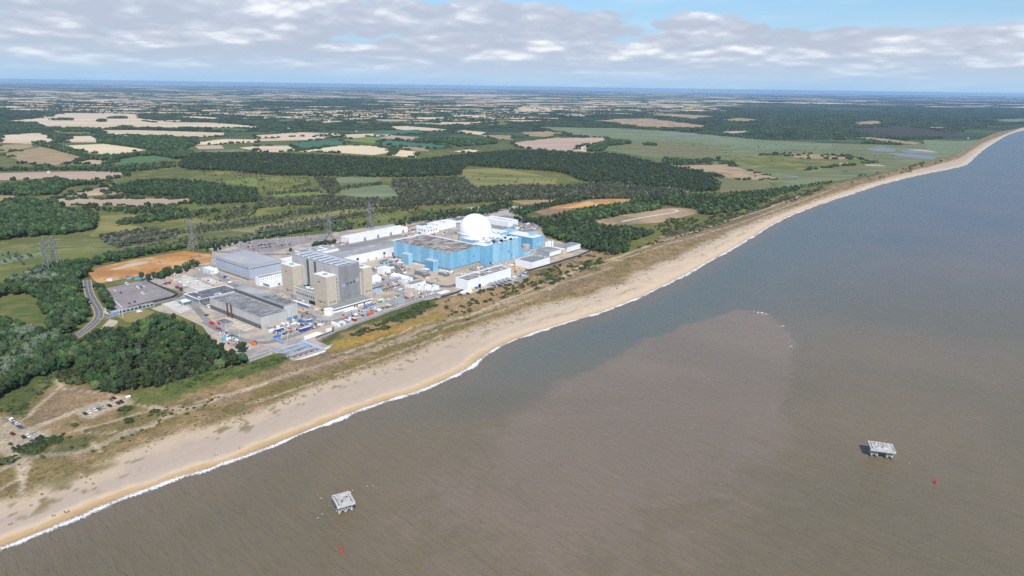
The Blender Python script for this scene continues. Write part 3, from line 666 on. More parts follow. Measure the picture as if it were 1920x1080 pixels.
# ------------------------------------------------------------------ fields, meadows, paved ground
FPOLY = []
def fields():
    def f(m_, z, *p, wob=0.0, name='field', lab=None):
        FPOLY.append((m_, z, atl(p)[:, :2])); sheet(name, p, z, M[m_], label=lab, wobble=wob)
    # near meadows (levels)
    f('meadow', .05, (0, 500), (60, 492), (150, 470), (235, 452), (240, 460), (180, 478), (120, 500), (40, 525), (0, 540), wob=3)
    f('meadow', .06, (0, 470), (120, 462), (200, 458), (110, 480), (0, 505), wob=3); f('reed', .07, (0, 487), (40, 478), (80, 472), (70, 480), (30, 490), (0, 497), wob=3)
    f('meadow2', .05, (185, 405), (260, 402), (220, 425), (200, 440), (165, 445), (180, 430), wob=3); f('meadow2', .06, (190, 440), (225, 420), (270, 425), (230, 440), wob=3)
    f('meadow', .06, (110, 470), (190, 452), (205, 468), (160, 478), (115, 482), wob=2)
    f('meadow', .06, (275, 417), (350, 410), (480, 392), (560, 383), (620, 385), (560, 396), (480, 412), (420, 420), (355, 420), wob=3)
    f('meadow2', .07, (430, 432), (480, 426), (540, 414), (640, 394), (720, 384), (735, 388), (640, 402), (560, 420), (480, 437), wob=3)
    f('meadow', .05, (620, 415), (700, 400), (790, 384), (785, 392), (740, 408), (650, 424), wob=3); f('meadow2', .08, (480, 424), (540, 415), (560, 423), (500, 432), (480, 432), wob=2)
    f('meadow', .06, (480, 333), (545, 331), (590, 340), (597, 352), (545, 358), (500, 358), wob=2); f('lime', .06, (505, 365), (600, 359), (615, 368), (520, 370), wob=2)
    f('reed', .06, (612, 340), (640, 332), (714, 333), (715, 341), (640, 344)); f('reed', .06, (632, 356), (670, 350), (728, 347), (748, 367), (690, 372), (640, 365), wob=2)
    f('meadow2', .06, (846, 342), (870, 318), (930, 315), (960, 319), (1045, 334), (1042, 345), (960, 350), (890, 352), wob=3)
    f('reed', .06, (1010, 356), (1060, 350), (1095, 352), (1080, 362), (1020, 364), wob=3); f('meadow', .05, (830, 372), (900, 366), (925, 372), (860, 380), wob=2)
    f('meadow', .06, (350, 335), (405, 322), (440, 320), (412, 334)); f('lime', .06, (420, 340), (470, 333), (482, 336), (482, 350), (430, 343)); f('brightgrass', .08, (358, 376), (390, 374), (400, 382), (365, 388), wob=2)
    f('brightgrass', .08, (82, 378), (110, 372), (240, 371), (240, 374), (110, 380)); f('meadow2', .05, (280, 392), (310, 388), (312, 396), (285, 400), wob=2)
    f('bracken', .05, (0, 568), (45, 556), (72, 575), (85, 605), (80, 622), (50, 618), (0, 590), wob=3, name='clearing')
    # arable land further out
    f('straw', .3, (0, 228), (80, 221), (118, 212), (205, 212), (262, 214), (262, 222), (320, 229), (400, 230), (485, 237), (484, 241), (400, 240), (250, 240), (180, 242), (78, 238), (60, 230))
    f('straw', .3, (0, 254), (55, 250), (85, 249), (105, 262), (105, 267), (60, 270), (0, 268)); f('straw', .3, (113, 267), (140, 255), (187, 255), (183, 267)); f('meadow', .3, (95, 245), (120, 244), (170, 244), (182, 252), (140, 254), (105, 252))
    f('straw2', .3, (105, 274), (195, 270), (277, 281), (205, 291), (160, 285)); f('tan', .3, (3, 289), (75, 276), (130, 284), (168, 293), (150, 302), (90, 312), (40, 306), (30, 298)); f('tan', .3, (0, 272), (58, 269), (62, 276), (0, 287))
    f('strawpink', .3, (128, 307), (180, 298), (214, 303), (200, 308)); f('crop', .35, (210, 304), (250, 295), (290, 293), (330, 298), (310, 300), (240, 308)); f('strawpink', .2, (-30, 325), (180, 321), (242, 324), (230, 331), (150, 343), (90, 334), (20, 338), (-30, 338))
    f('strawpink', .2, (90, 381), (110, 373), (357, 372), (352, 379), (310, 387), (180, 386), (120, 387)); f('strawpink', .2, (165, 357), (212, 348), (214, 356), (190, 366), (120, 370), (135, 362)); f('tan', .2, (200, 360), (225, 357), (230, 368), (205, 369)); f('tan', .15, (-20, 366), (28, 367), (20, 376), (-20, 378))
    f('straw', .3, (190, 244), (260, 244), (420, 249), (420, 256), (350, 257), (190, 252)); f('straw2', .3, (368, 266), (421, 261), (482, 262), (482, 267), (370, 272)); f('strawpink', .28, (366, 274), (415, 271), (420, 279), (372, 280)); f('straw', .3, (448, 277), (482, 274), (482, 284))
    f('reed', .3, (358, 286), (400, 281), (457, 281), (457, 285)); f('straw', .3, (200, 262), (262, 257), (268, 262), (230, 264)); f('crop', .32, (385, 238), (470, 242), (470, 246), (390, 244)); f('straw', .3, (270, 227), (340, 225), (345, 229), (290, 230))
    f('straw', .3, (482, 274), (545, 273), (561, 281), (520, 286), (482, 284)); f('teal', .3, (532, 271), (590, 264), (640, 264), (657, 269), (600, 276), (575, 281)); f('straw2', .3, (558, 284), (640, 273), (700, 273), (732, 280), (725, 287), (700, 291), (640, 287))
    f('straw2', .3, (728, 291), (748, 281), (786, 285), (780, 295), (755, 294)); f('teal', .3, (688, 269), (730, 263), (840, 273), (850, 277), (820, 279)); f('lime', .32, (638, 263), (690, 256), (732, 261), (700, 269)); f('strawpink', .3, (708, 258), (735, 254), (786, 257), (778, 265))
    f('straw', .3, (478, 254), (560, 248), (652, 251), (640, 256), (480, 260)); f('straw', .3, (598, 254), (720, 250), (737, 254), (660, 259)); f('straw', .3, (716, 238), (760, 236), (844, 243), (830, 246), (760, 244)); f('teal', .3, (703, 247), (780, 243), (802, 250), (700, 253))
    f('straw', .3, (485, 261), (560, 256), (642, 256), (600, 262), (490, 265)); f('straw', .3, (843, 247), (870, 244), (912, 248), (900, 253)); f('tan', .3, (898, 253), (960, 254), (962, 262), (925, 261)); f('straw2', .25, (850, 284), (880, 280), (897, 282), (885, 288)); f('tan', .3, (735, 276), (800, 275), (805, 284), (780, 283))
    f('crop', .3, (515, 225), (553, 223), (555, 228), (515, 230)); f('straw', .3, (600, 228), (646, 226), (640, 230), (600, 231)); f('meadow', .3, (930, 224), (955, 223), (958, 236), (928, 236)); f('meadow', .3, (905, 230), (918, 226), (920, 232), (900, 234))
    f('straw', .35, (958, 206), (985, 197), (1067, 200), (1060, 204), (1020, 211), (965, 215)); f('tan', .3, (978, 248), (1030, 246), (1065, 250), (1020, 257), (990, 255)); f('strawpink', .25, (958, 268), (1040, 258), (1137, 258), (1140, 264), (1110, 271), (1102, 284), (1040, 284), (970, 276))
    f('straw', .27, (1085, 275), (1100, 270), (1106, 280), (1098, 285), (1080, 282)); f('heathtan', .3, (1108, 227), (1150, 223), (1220, 222), (1327, 236), (1318, 240), (1200, 239), (1140, 229)); f('heathtan', .3, (1213, 215), (1260, 213), (1342, 218), (1300, 223))
    f('strawpink', .3, (1348, 247), (1405, 245), (1402, 251), (1360, 252)); f('tan', .3, (1353, 225), (1385, 221), (1430, 225), (1400, 228)); f('purple', .3, (1590, 241), (1700, 236), (1790, 250), (1810, 259), (1700, 256), (1620, 250)); f('tan', .32, (1597, 229), (1650, 226), (1655, 233), (1605, 234))
    f('tan', .32, (1592, 257), (1640, 258), (1730, 268), (1715, 271), (1640, 264)); f('tan', .32, (1735, 238), (1778, 239), (1770, 242), (1738, 241)); f('reed', .32, (1870, 224), (1925, 222), (1925, 229), (1875, 228))
    f('marsh', .15, (1010, 238), (1150, 240), (1260, 246), (1440, 263), (1560, 269), (1700, 272), (1835, 262), (1850, 268), (1775, 296), (1640, 327), (1560, 341), (1480, 356), (1435, 340), (1345, 335), (1330, 312), (1135, 282), (1140, 270), (1100, 258), name='marsh')
    f('reed', .2, (1015, 239), (1150, 241), (1260, 247), (1440, 264), (1560, 270), (1560, 280), (1420, 280), (1300, 268), (1150, 258), (1100, 256), name='marsh')
    f('marshbrown', .25, (1145, 274), (1200, 268), (1300, 272), (1350, 282), (1345, 290), (1310, 298), (1240, 288)); f('meadow', .22, (1330, 300), (1440, 290), (1600, 295), (1640, 305), (1500, 320), (1420, 315)); f('tan', .26, (1455, 288), (1520, 289), (1600, 294), (1590, 299), (1500, 297))
    f('heathtan', .25, (1243, 310), (1310, 309), (1360, 308), (1440, 330), (1467, 336), (1400, 338), (1350, 333), (1320, 323)); f('marshbrown', .2, (1345, 336), (1440, 340), (1450, 350), (1400, 363), (1350, 362)); f('pond', .3, (1238, 249), (1300, 250), (1312, 254), (1255, 252), name='pond'); f('pond', .3, (1328, 256), (1350, 256), (1350, 259), (1330, 259), name='pond')
    f('pond', .3, (1625, 279), (1650, 275), (1680, 281), (1678, 285), (1640, 284), name='pond', wob=6); f('pond', .3, (1683, 281), (1720, 280), (1760, 286), (1755, 289), (1700, 287), name='pond', wob=6); f('pond', .3, (1660, 287), (1700, 287), (1758, 294), (1750, 300), (1700, 295), name='pond', wob=6)
    f('sandpath', .35, (1700, 280), (1735, 281), (1760, 286), (1720, 283)); f('reed', .2, (1730, 262), (1830, 266), (1840, 272), (1780, 290), (1740, 282), name='marsh', wob=6)
    f('sandpath', .3, (1571, 306), (1590, 306), (1594, 310), (1580, 309)); f('sandpath', .3, (1620, 308), (1650, 309), (1662, 312), (1625, 311)); f('pond', .3, (1472, 330), (1495, 330), (1495, 333), (1473, 332), name='pond')
    # heath and spoil by the dunes
    f('tan', .12, (955, 377), (1040, 374), (1032, 380), (985, 384)); f('tan', .1, (1095, 376), (1130, 373), (1182, 372), (1182, 382), (1130, 381)); f('brownsoil', .12, (1000, 397), (1035, 390), (1085, 391), (1040, 406), (1020, 404), wob=2, name='bare_ground')
    f('heathtan', .12, (1112, 416), (1160, 404), (1240, 392), (1262, 390), (1312, 393), (1316, 398), (1235, 418), (1150, 424), wob=2, name='heath'); strip('path', [(1165, 416), (1210, 407), (1250, 401), (1272, 397), (1268, 394), (1258, 393)], 6.0, .42, M['slab'])
    f('gravel', .12, (875, 390), (935, 382), (985, 390), (965, 402), (930, 406), wob=1, name='parking_ground')
fields()

def spoil():
    # low heaps of orange spoil beyond the dome
    mb = MB(); W = atl([(1030, 391), (1180, 374)])
    a, b_ = W[0][:2], W[1][:2]; n = 34; k = 12; d = (b_ - a); L = np.linalg.norm(d); d /= L; nn = np.array([-d[1], d[0]])
    V = []
    for i in range(n + 1):
        for j_ in range(k + 1):
            t = i / n; u = j_ / k * 2 - 1; w = 26 * (math.sin(math.pi * min(1, max(0, t))) ** .5) + .1
            p = a + d * L * t + nn * u * w; h = (1 - u * u) * math.sin(math.pi * t) ** .6 * (2.5 + 9 * max(0, fbm(np.array([t * 6]), np.array([u * 1.2]), 4, 3)[0] - .3))
            V.append((p[0], p[1], h - .1))
    F = [(i * (k + 1) + j_, (i + 1) * (k + 1) + j_, (i + 1) * (k + 1) + j_ + 1, i * (k + 1) + j_ + 1) for i in range(n) for j_ in range(k)]
    o = obj('spoil_heap', V, F, M['orange'], smooth=True); tag(o, 'long heap of orange spoil on the heath beyond the dome', 'spoil heap')
spoil()

def farmland():
    V, F, K = [], [], []
    mats = ['straw', 'straw2', 'strawpink', 'crop', 'meadow', 'farwood']
    for ring, (d0, d1, cw, ch) in enumerate(((3300, 7000, 300, 210), (7000, 14000, 420, 330), (14000, 30000, 1100, 800), (30000, 58000, 2600, 1500))):
        y = d0
        while y < d1:
            x = -0.85 * y - 500
            while x < 0.95 * y:
                w = cw * rng.uniform(.6, 1.7); h = ch * rng.uniform(.55, 1.2); ang = rng.normal(.12, .25)
                cx, cy = x + w / 2, y + rng.uniform(-.3, .3) * ch
                x += w * 1.04
                big = fbm(np.array([cx / 2600]), np.array([cy / 2600]), 12, 3)[0]
                if rng.random() > np.clip((.80 - big) * 3.6, .18, .95) * (1, .9, .5, .42)[ring] * (1.0 if cx < .45 * cy else .55): continue
                k = rng.choice(6, p=[.40, .24, .18, .08, .10, 0])
                q = np.array([(-w / 2, -h / 2), (w / 2, -h / 2), (w / 2, h / 2), (-w / 2, h / 2)]) * .93 + rng.normal(0, .06, (4, 2)) * (w, h)
                R_ = np.array([[math.cos(ang), -math.sin(ang)], [math.sin(ang), math.cos(ang)]]); q = q @ R_.T + (cx, cy)
                pxs = [P_px(p) for p in q]
                if any(NOFAR(p) for p in pxs) : continue
                b0 = len(V); V += [(p[0], p[1], .15 + .05 * ring + .0004 * (len(F) % 400)) for p in q]; F.append((b0, b0 + 1, b0 + 2, b0 + 3)); K.append(k)
            y += ch * 1.0
    o = obj('farmland', V, F, M['straw'])
    for n_ in mats[1:]: o.data.materials.append(M[n_])
    o.data.polygons.foreach_set('material_index', K); tag(o, 'patchwork of pale stubble fields running to the horizon', kind='structure')
    return np.array([[V[i] for i in f_] for f_ in F])[:, :, :2]
def P_px(p, z=0.0):
    v = np.array([p[0], p[1], z - CAM_H]); k = FPX / (v @ _F); return (960 + k * (v @ _R), 540 - k * (v @ _U))
_seapx = [(1300, 520), (1540, 378), (1800, 300), (1850, 262), (1925, 232), (2200, 215), (3000, 205), (4000, 700), (1300, 900)]
_keep = [[(0, 205), (480, 228), (700, 234), (960, 240), (1100, 220), (1340, 210), (1440, 262), (1560, 266), (1700, 262), (1900, 250), (1900, 400), (0, 400)],
         [(1400, 192), (1925, 205), (1925, 262), (1400, 262)]]
def NOFAR(p):
    A = np.array([p]); return any(inside(A, np.array(q))[0] for q in [_seapx] + _keep)
FAR = farmland()

# ------------------------------------------------------------------ trees
def ico(sub):
    bm = bmesh.new(); bmesh.ops.create_icosphere(bm, subdivisions=sub, radius=1.0)
    V = np.array([v.co[:] for v in bm.verts]); F = np.array([[v.index for v in f.verts] for f in bm.faces]); bm.free(); return V, F
ICO1, ICO2 = ico(1), ico(2)
def blob(c, r, seed, base=ICO1, rough=.28, flat=1.0):
    V, F = base; rr = np.random.default_rng(seed); k = 1 + rr.uniform(-rough, rough, len(V))
    W = V * k[:, None] * np.asarray(r) ; W[:, 2] *= flat; return W + np.asarray(c), F
def crown(kind, seed, detail=1):
    """crown of lumpy leaf masses with loose leaf clumps breaking the outline; unit: metres, height about 10"""
    rr = np.random.default_rng(seed); Vs, Fs = [], []; n = 0
    def put(V, F):
        nonlocal n
        Vs.append(V); Fs.extend((F + n).tolist()); n += len(V)
    lobes = []
    if kind == 'broad':
        lobes.append(((0, 0, 6.2), (3.2, 3.2, 3.0)))
        for i in range(6 + 3 * detail):
            a = rr.uniform(0, 6.28); d = rr.uniform(1.6, 3.3); lobes.append(((d * math.cos(a), d * math.sin(a), rr.uniform(3.6, 8.2) - d * .25), rr.uniform(1.2, 2.2, 3)))
    elif kind == 'pine':
        lobes.append(((0, 0, 7.0), (2.0, 2.0, 2.6)))
        for i in range(6 + 3 * detail):
            z = rr.uniform(4.2, 9.6); a = rr.uniform(0, 6.28); d = rr.uniform(.5, 2.6) * (1.15 - (z - 4) / 8.5); lobes.append(((d * math.cos(a), d * math.sin(a), z), (rr.uniform(.9, 1.6), rr.uniform(.9, 1.6), rr.uniform(.6, 1.0))))
    elif kind == 'scrub':
        for i in range(4 + 2 * detail):
            a = rr.uniform(0, 6.28); d = rr.uniform(.3, 2.4); lobes.append(((d * math.cos(a), d * math.sin(a), rr.uniform(1.5, 5.5)), (rr.uniform(.6, 1.3), rr.uniform(.6, 1.3), rr.uniform(1.0, 2.2))))
    else:  # bush
        for i in range(5 + 2 * detail):
            a = rr.uniform(0, 6.28); d = rr.uniform(.2, 2.4); lobes.append(((d * math.cos(a), d * math.sin(a), rr.uniform(.4, 1.4)), (rr.uniform(.8, 1.6), rr.uniform(.8, 1.6), rr.uniform(.6, 1.2))))
    for i, (c, r) in enumerate(lobes): put(*blob(c, r, seed * 31 + i, ICO2 if detail > 1 and i == 0 else ICO1, .30))
    q = {0: 30, 1: 90, 2: 260}[detail]
    for i in range(q):
        c, r = lobes[rr.integers(len(lobes))]; v = rr.normal(size=3); v[2] = abs(v[2]) * .9 - .15; v /= np.linalg.norm(v)
        p = np.asarray(c) + v * np.asarray(r) * rr.uniform(.92, 1.22); s = rr.uniform(.32, .75) * (1.5 if detail == 0 else 1)
        t = np.cross(v + rr.normal(0, .5, 3), rr.normal(size=3)); t /= np.linalg.norm(t) + 1e-6; b_ = np.cross(v + rr.normal(0, .6, 3), t); b_ /= np.linalg.norm(b_) + 1e-6
        put(np.array([p - t * s, p + b_ * s * .8, p + t * s, p - b_ * s * .7]), np.array([[0, 1, 2], [0, 2, 3]]))
    V = np.vstack(Vs); V[:, 2] = np.maximum(V[:, 2], .05); return V, Fs
def trunk_mb(kind, seed, base=0.0):
    rr = random.Random(seed); mb = MB(); h = {'broad': 6.0, 'pine': 9.0, 'scrub': 3.0, 'bush': .8}[kind]; r = {'broad': .34, 'pine': .22, 'scrub': .12, 'bush': .08}[kind]
    mb.bar((0, 0, -.2), (rr.uniform(-.2, .2), rr.uniform(-.2, .2), h * .55), r * 1.3, r * .8); mb.bar((0, 0, h * .5), (rr.uniform(-.4, .4), rr.uniform(-.4, .4), h), r * .85, r * .3)
    for i in range(5):
        a = rr.uniform(0, 6.28); z0 = h * rr.uniform(.4, .75); l = rr.uniform(1.2, 2.4) if kind != 'bush' else .8
        mb.bar((0, 0, z0), (l * math.cos(a), l * math.sin(a), z0 + l * .7), r * .45, r * .15)
    return mb
def proto(name, kind, seed, mat_, detail):
    V, F = crown(kind, seed, detail); return newmesh(name, V, F, M[mat_])
PROTO = {}
for k, (kind, m_, nv, det) in dict(broad=('broad', 'leaf', 4, 1), light=('broad', 'leaf2', 2, 1), willow=('broad', 'willow', 2, 1), pine=('pine', 'pine', 3, 1), scrub=('scrub', 'scrub', 3, 1), dead=('scrub', 'deadwood', 1, 1), gorse=('bush', 'gorse', 3, 0), marram=('bush', 'marram', 2, 0)).items():
    PROTO[k] = [proto(k + '_crown', kind, 100 + 7 * i + len(k), m_, det) for i in range(nv)]
def far_cluster(seed):
    rr = np.random.default_rng(seed); Vs, Fs, n = [], [], 0
    for i in range(16):
        c = (rr.uniform(-30, 30), rr.uniform(-12, 12), rr.uniform(2, 6)); r = (rr.uniform(4, 9), rr.uniform(4, 8), rr.uniform(3.5, 6.5))
        V, F = blob(c, r, seed * 50 + i); Vs.append(V); Fs += (F + n).tolist(); n += len(V)
    V = np.vstack(Vs); V[:, 2] = np.maximum(V[:, 2], -.5); return newmesh('far_clump', V, Fs, M['farwood'])
PROTO['farclump'] = [far_cluster(s) for s in (3, 4, 5)]

def scatter(name, label, pts, protos):
    """pts rows: x y z rot sx sy sz kind"""
    pts = np.asarray(pts, float)
    col = bpy.data.collections.new(name + '_kinds')
    for i, me in enumerate(protos):
        o = bpy.data.objects.new('%s_kind_%02d' % (name, i), me); col.objects.link(o)
    me = bpy.data.meshes.new(name); me.from_pydata(pts[:, :3].tolist(), [], [])
    a = me.attributes.new('turn', 'FLOAT_VECTOR', 'POINT'); a.data.foreach_set('vector', np.c_[np.zeros(len(pts)), np.zeros(len(pts)), pts[:, 3]].astype('f').ravel())
    a = me.attributes.new('size', 'FLOAT_VECTOR', 'POINT'); a.data.foreach_set('vector', pts[:, 4:7].astype('f').ravel())
    a = me.attributes.new('kind', 'INT', 'POINT'); a.data.foreach_set('value', pts[:, 7].astype('i'))
    o = link(bpy.data.objects.new(name, me)); tag(o, label, kind='stuff')
    ng = bpy.data.node_groups.new(name, 'GeometryNodeTree')
    ng.interface.new_socket('Geometry', in_out='INPUT', socket_type='NodeSocketGeometry'); ng.interface.new_socket('Geometry', in_out='OUTPUT', socket_type='NodeSocketGeometry')
    N = ng.nodes; L = ng.links; gi = N.new('NodeGroupInput'); go = N.new('NodeGroupOutput')
    ci = N.new('GeometryNodeCollectionInfo'); ci.inputs['Collection'].default_value = col; ci.inputs['Separate Children'].default_value = True; ci.inputs['Reset Children'].default_value = True
    ip = N.new('GeometryNodeInstanceOnPoints'); ip.inputs['Pick Instance'].default_value = True
    def attr(n_, ty):
        nd = N.new('GeometryNodeInputNamedAttribute'); nd.data_type = ty; nd.inputs['Name'].default_value = n_; return nd.outputs['Attribute']
    L.new(gi.outputs[0], ip.inputs['Points']); L.new(ci.outputs[0], ip.inputs['Instance']); L.new(attr('kind', 'INT'), ip.inputs['Instance Index'])
    L.new(attr('turn', 'FLOAT_VECTOR'), ip.inputs['Rotation']); L.new(attr('size', 'FLOAT_VECTOR'), ip.inputs['Scale']); L.new(ip.outputs[0], go.inputs[0])
    md = o.modifiers.new('scatter', 'NODES'); md.node_group = ng; return o

def fill(px, step, jit=.45, z=0.0):
    W = atl(px)[:, :2]; lo, hi = W.min(0), W.max(0)
    X, Y = np.meshgrid(np.arange(lo[0], hi[0], step), np.arange(lo[1], hi[1], step)); P = np.c_[X.ravel(), Y.ravel()]; P = P + rng.uniform(-jit, jit, P.shape) * step
    P = P[inside(P, W)]
    return P
def along(px, step, wid):
    L = resample(atl(px)[:, :2], step); return L + rng.normal(0, wid, L.shape)

def sz(n, lo, hi): 
    a = rng.uniform(lo, hi, n); return np.c_[a * rng.uniform(.85, 1.15, n), a * rng.uniform(.85, 1.15, n), a * rng.uniform(.85, 1.2, n)]
def rows(P, lo, hi, kinds, z=0.0):
    n = len(P); return np.c_[P, np.full(n, z) if np.ndim(z) == 0 else z, rng.uniform(0, 6.28, n), sz(n, lo, hi), rng.choice(kinds, n)]
def not_in(P, *polys):
    k = np.ones(len(P), bool)
    for q in polys: k &= ~inside(P, q)
    return P[k]
ROAD_PX = [(130, 640), (140, 633), (160, 620), (175, 607), (184, 598), (187, 588), (183, 577), (174, 563), (168, 552), (165, 540), (163, 525)]
ROADL = smooth_line(atl(ROAD_PX)[:, :2], 2)
CLEAR = px_poly((0, 570), (45, 558), (70, 576), (80, 600), (78, 614), (50, 612), (0, 588), (-60, 580))
PATCHB = px_poly((45, 782), (0, 782), (-60, 790), (20, 740), (60, 712), (90, 704), (125, 692), (150, 694), (165, 700), (150, 712), (120, 722), (112, 740))
W_ = {}
W_['near'] = [(168, 718), (182, 736), (215, 743), (255, 733), (312, 731), (375, 711), (460, 684), (424, 653, 8), (400, 635, 8), (370, 613, 9), (325, 589, 9), (295, 586, 9), (257, 598, 9), (225, 607, 9), (187, 613, 9), (162, 622, 9), (138, 634, 9), (120, 650), (128, 676), (150, 700)]
W_['left_low'] = [(-90, 790), (5, 774), (38, 750), (42, 724), (85, 706), (125, 692), (150, 694), (138, 645), (124, 632), (100, 640), (80, 632), (45, 622), (0, 604), (-90, 590)]
W_['left_up'] = [(-90, 566), (0, 562), (45, 552), (72, 566), (90, 600), (92, 625), (128, 630), (155, 614), (176, 598), (178, 585), (166, 560), (160, 540), (170, 514), (164, 499), (157, 484, 9), (127, 487, 9), (82, 493, 9), (67, 500, 9), (29, 512, 9), (12, 526, 9), (0, 538, 9), (-90, 565, 9)]
W_['road_strip'] = [(172, 552), (178, 538), (192, 541), (208, 566), (213, 584), (198, 590), (185, 572)]
woods = []
IND = []      # candidates for single trees: x y kind size
P = fill(W_['near'], 5.6); P = P[dist_line(P, ROADL) > 9]
pine_n = fbm(P[:, 0] / 40, P[:, 1] / 40, 41, 3) > .45
IND += [(p[0], p[1], 'pine' if q and random.random() < .85 else ('light' if random.random() < .1 else 'broad'), random.choice((random.uniform(.6, .9), random.uniform(.8, 1.25)))) for p, q in zip(P, pine_n)]
P = fill(W_['left_low'], 6.6); P = not_in(P[dist_line(P, ROADL) > 9], PATCHB, CLEAR)
wl = px_poly((-20, 705), (0, 690), (60, 655), (100, 630), (112, 638), (85, 665), (45, 695), (0, 720)); w2 = px_poly((30, 632), (55, 618), (75, 625), (60, 645), (35, 650))
iw = inside(P, wl) | inside(P, w2)
IND += [(p[0], p[1], 'willow' if q and random.random() < .8 else ('light' if random.random() < .12 else 'broad'), random.uniform(.9, 1.35)) for p, q in zip(P, iw)]
P = fill(W_['left_up'], 6.8); P = not_in(P[dist_line(P, ROADL) > 9], CLEAR)
sc_ = fbm(P[:, 0] / 45, P[:, 1] / 45, 77, 3)
IND += [(p[0], p[1], 'willow' if q > .66 else ('light' if random.random() < .15 else 'broad'), random.uniform(.85, 1.3)) for p, q in zip(P, sc_)]
P = fill(W_['road_strip'], 6.0); P = P[dist_line(P, ROADL) > 8]
IND += [(p[0], p[1], 'broad', random.uniform(.75, 1.05)) for p in P]
def visible_px(x, y, h=5):
    u, v = P_px((x, y), h); return -10 < u < 1930 and 0 < v < 1090
IND.sort(key=lambda t: math.hypot(t[0], t[1]))
KIND_IX = {'broad': (0, 4), 'light': (4, 6), 'willow': (6, 8), 'pine': (8, 11)}
TREEP = PROTO['broad'] + PROTO['light'] + PROTO['willow'] + PROTO['pine']
def kix(k): a, b = KIND_IX[k]; return random.randrange(a, b)
singles = [t for t in IND if visible_px(t[0], t[1])][:285]; sset = set(id(t) for t in singles)
NEAR_PROTO = {k: [(newmesh('crown', *crown('pine' if k == 'pine' else 'broad', 300 + 9 * i + len(k), 2), M[m_]), trunk_mb('pine' if k == 'pine' else 'broad', 40 + i).me('trunk', M['bark'])) for i in range(nv)]
              for k, m_, nv in (('ochre', 'ochreleaf', 1), ('broad', 'leaf', 5), ('light', 'leaf2', 2), ('willow', 'willow', 2), ('pine', 'pine', 5))}
TREE_LABEL = {'broad': 'dark green broadleaf tree crowded in the dense wood left of the power station', 'light': 'lighter green broadleaf tree crowded in the dense wood left of the power station',
              'willow': 'silvery grey willow tree crowded in the wood left of the power station', 'pine': 'dark pine tree crowded in the wood between car park and power station'}
TREE_NAME = {'broad': 'broadleaf_tree', 'light': 'broadleaf_tree', 'willow': 'willow_tree', 'pine': 'pine_tree'}
def plant_tree(x, y, k, s, label=None, group=None, z=0.0, name=None):
    cr, tr = random.choice(NEAR_PROTO[k]); rz = random.uniform(0, 6.28)
    t = thing(name or TREE_NAME[k], label or TREE_LABEL[k], 'tree', (x, y, z), rz, group or {'pine': 'pines in the near wood', 'willow': 'willows in the near wood'}.get(k, 'light broadleaf trees in the near wood' if k == 'light' else 'dark broadleaf trees in the near wood'))
    c = inst('crown', cr, t); c.scale = (s, s, s * random.uniform(.9, 1.15)); b_ = inst('trunk', tr, t); b_.scale = (s, s, s); return t
def tree_place(x, y, s_):
    u, v = P_px((x, y))
    pl = 'near the beach car park' if v > 690 and u < 150 else 'on the seaward edge of the wood' if v > 690 and u < 330 else 'on the edge of the wood along the green bank' if v > 660 and u >= 330 else 'deep in the wood left of the turbine hall' if u > 230 else 'in the middle of the left wood' if v > 655 else 'on the landward side of the near wood'
    return ('tall ' if s_ > 1.0 else 'middling ' if s_ > .88 else 'small '), pl
TL2 = {'broad': 'dark green broadleaf tree ', 'light': 'lighter green broadleaf tree ', 'willow': 'silvery grey willow ', 'pine': 'dark pine '}
for x, y, k, s_ in singles:
    a_, pl = tree_place(x, y, s_); plant_tree(x, y, k, s_, a_ + TL2[k] + pl)
rest = [t for t in IND if id(t) not in sset]
Wn = [(x, y, 0.0, random.uniform(0, 6.28), s_, s_, s_ * random.uniform(.9, 1.15), kix(k)) for x, y, k, s_ in rest]

def belt(px, step, lo, hi, ks, dst=None):
    P = fill(px, step); r = rows(P, lo, hi, [0]); r[:, 7] = [kix(k) for k in rng.choice([a for a, _ in ks], len(P), p=[b for _, b in ks])]
    (Wn if dst is None else dst).extend(map(tuple, r))
MIX = [('broad', .7), ('light', .15), ('willow', .05), ('pine', .10)]; BRO = [('broad', .8), ('light', .2)]; PIN = [('pine', .94), ('broad', .06)]; PB = [('pine', .55), ('broad', .4), ('light', .05)]
belt([(160, 503), (250, 485), (345, 467), (352, 460), (345, 453, 8), (287, 459, 8), (200, 473, 8), (160, 484, 8)], 6.5, .7, 1.05, MIX)
belt([(372, 470), (420, 463), (480, 451), (560, 438), (650, 426), (640, 419, 7), (560, 427, 7), (480, 438, 7), (420, 446, 7), (372, 455, 7)], 6.5, .65, .95, MIX)
belt([(612, 423), (650, 418), (660, 430), (640, 436), (620, 432)], 7, .7, 1.0, MIX)
belt([(655, 430), (700, 420), (745, 413), (742, 408, 7), (690, 413, 7)], 6, .6, .9, BRO)
belt([(738, 428), (775, 420), (860, 409), (930, 400), (960, 392), (960, 374, 8), (900, 386, 8), (800, 400, 8), (750, 410, 8)], 6.5, .7, 1.1, PB)
belt([(-60, 455), (0, 452), (100, 441), (162, 437), (176, 428), (185, 410), (175, 395, 8), (125, 390, 8), (82, 376, 8), (50, 370, 8), (0, 378, 8), (-60, 382, 8)], 7.5, .9, 1.35, BRO + [])
belt([(-60, 365), (30, 368), (105, 367), (130, 350), (200, 345), (245, 334, 8), (215, 337, 8), (150, 338, 8), (80, 337, 8), (0, 344, 8), (-60, 346, 8)], 8.5, .9, 1.35, BRO)
belt([(212, 362), (245, 366), (355, 373), (370, 386), (480, 380), (490, 374), (480, 351, 9), (430, 346, 9), (380, 338, 9), (330, 334, 9), (260, 336, 9), (225, 345, 9), (210, 352)], 7.5, .8, 1.2, [('broad', .6), ('pine', .4)])
belt([(95, 391), (180, 397), (250, 402), (330, 400), (355, 391, 6), (300, 385, 6), (200, 388, 6)], 9, .6, 1.0, BRO)
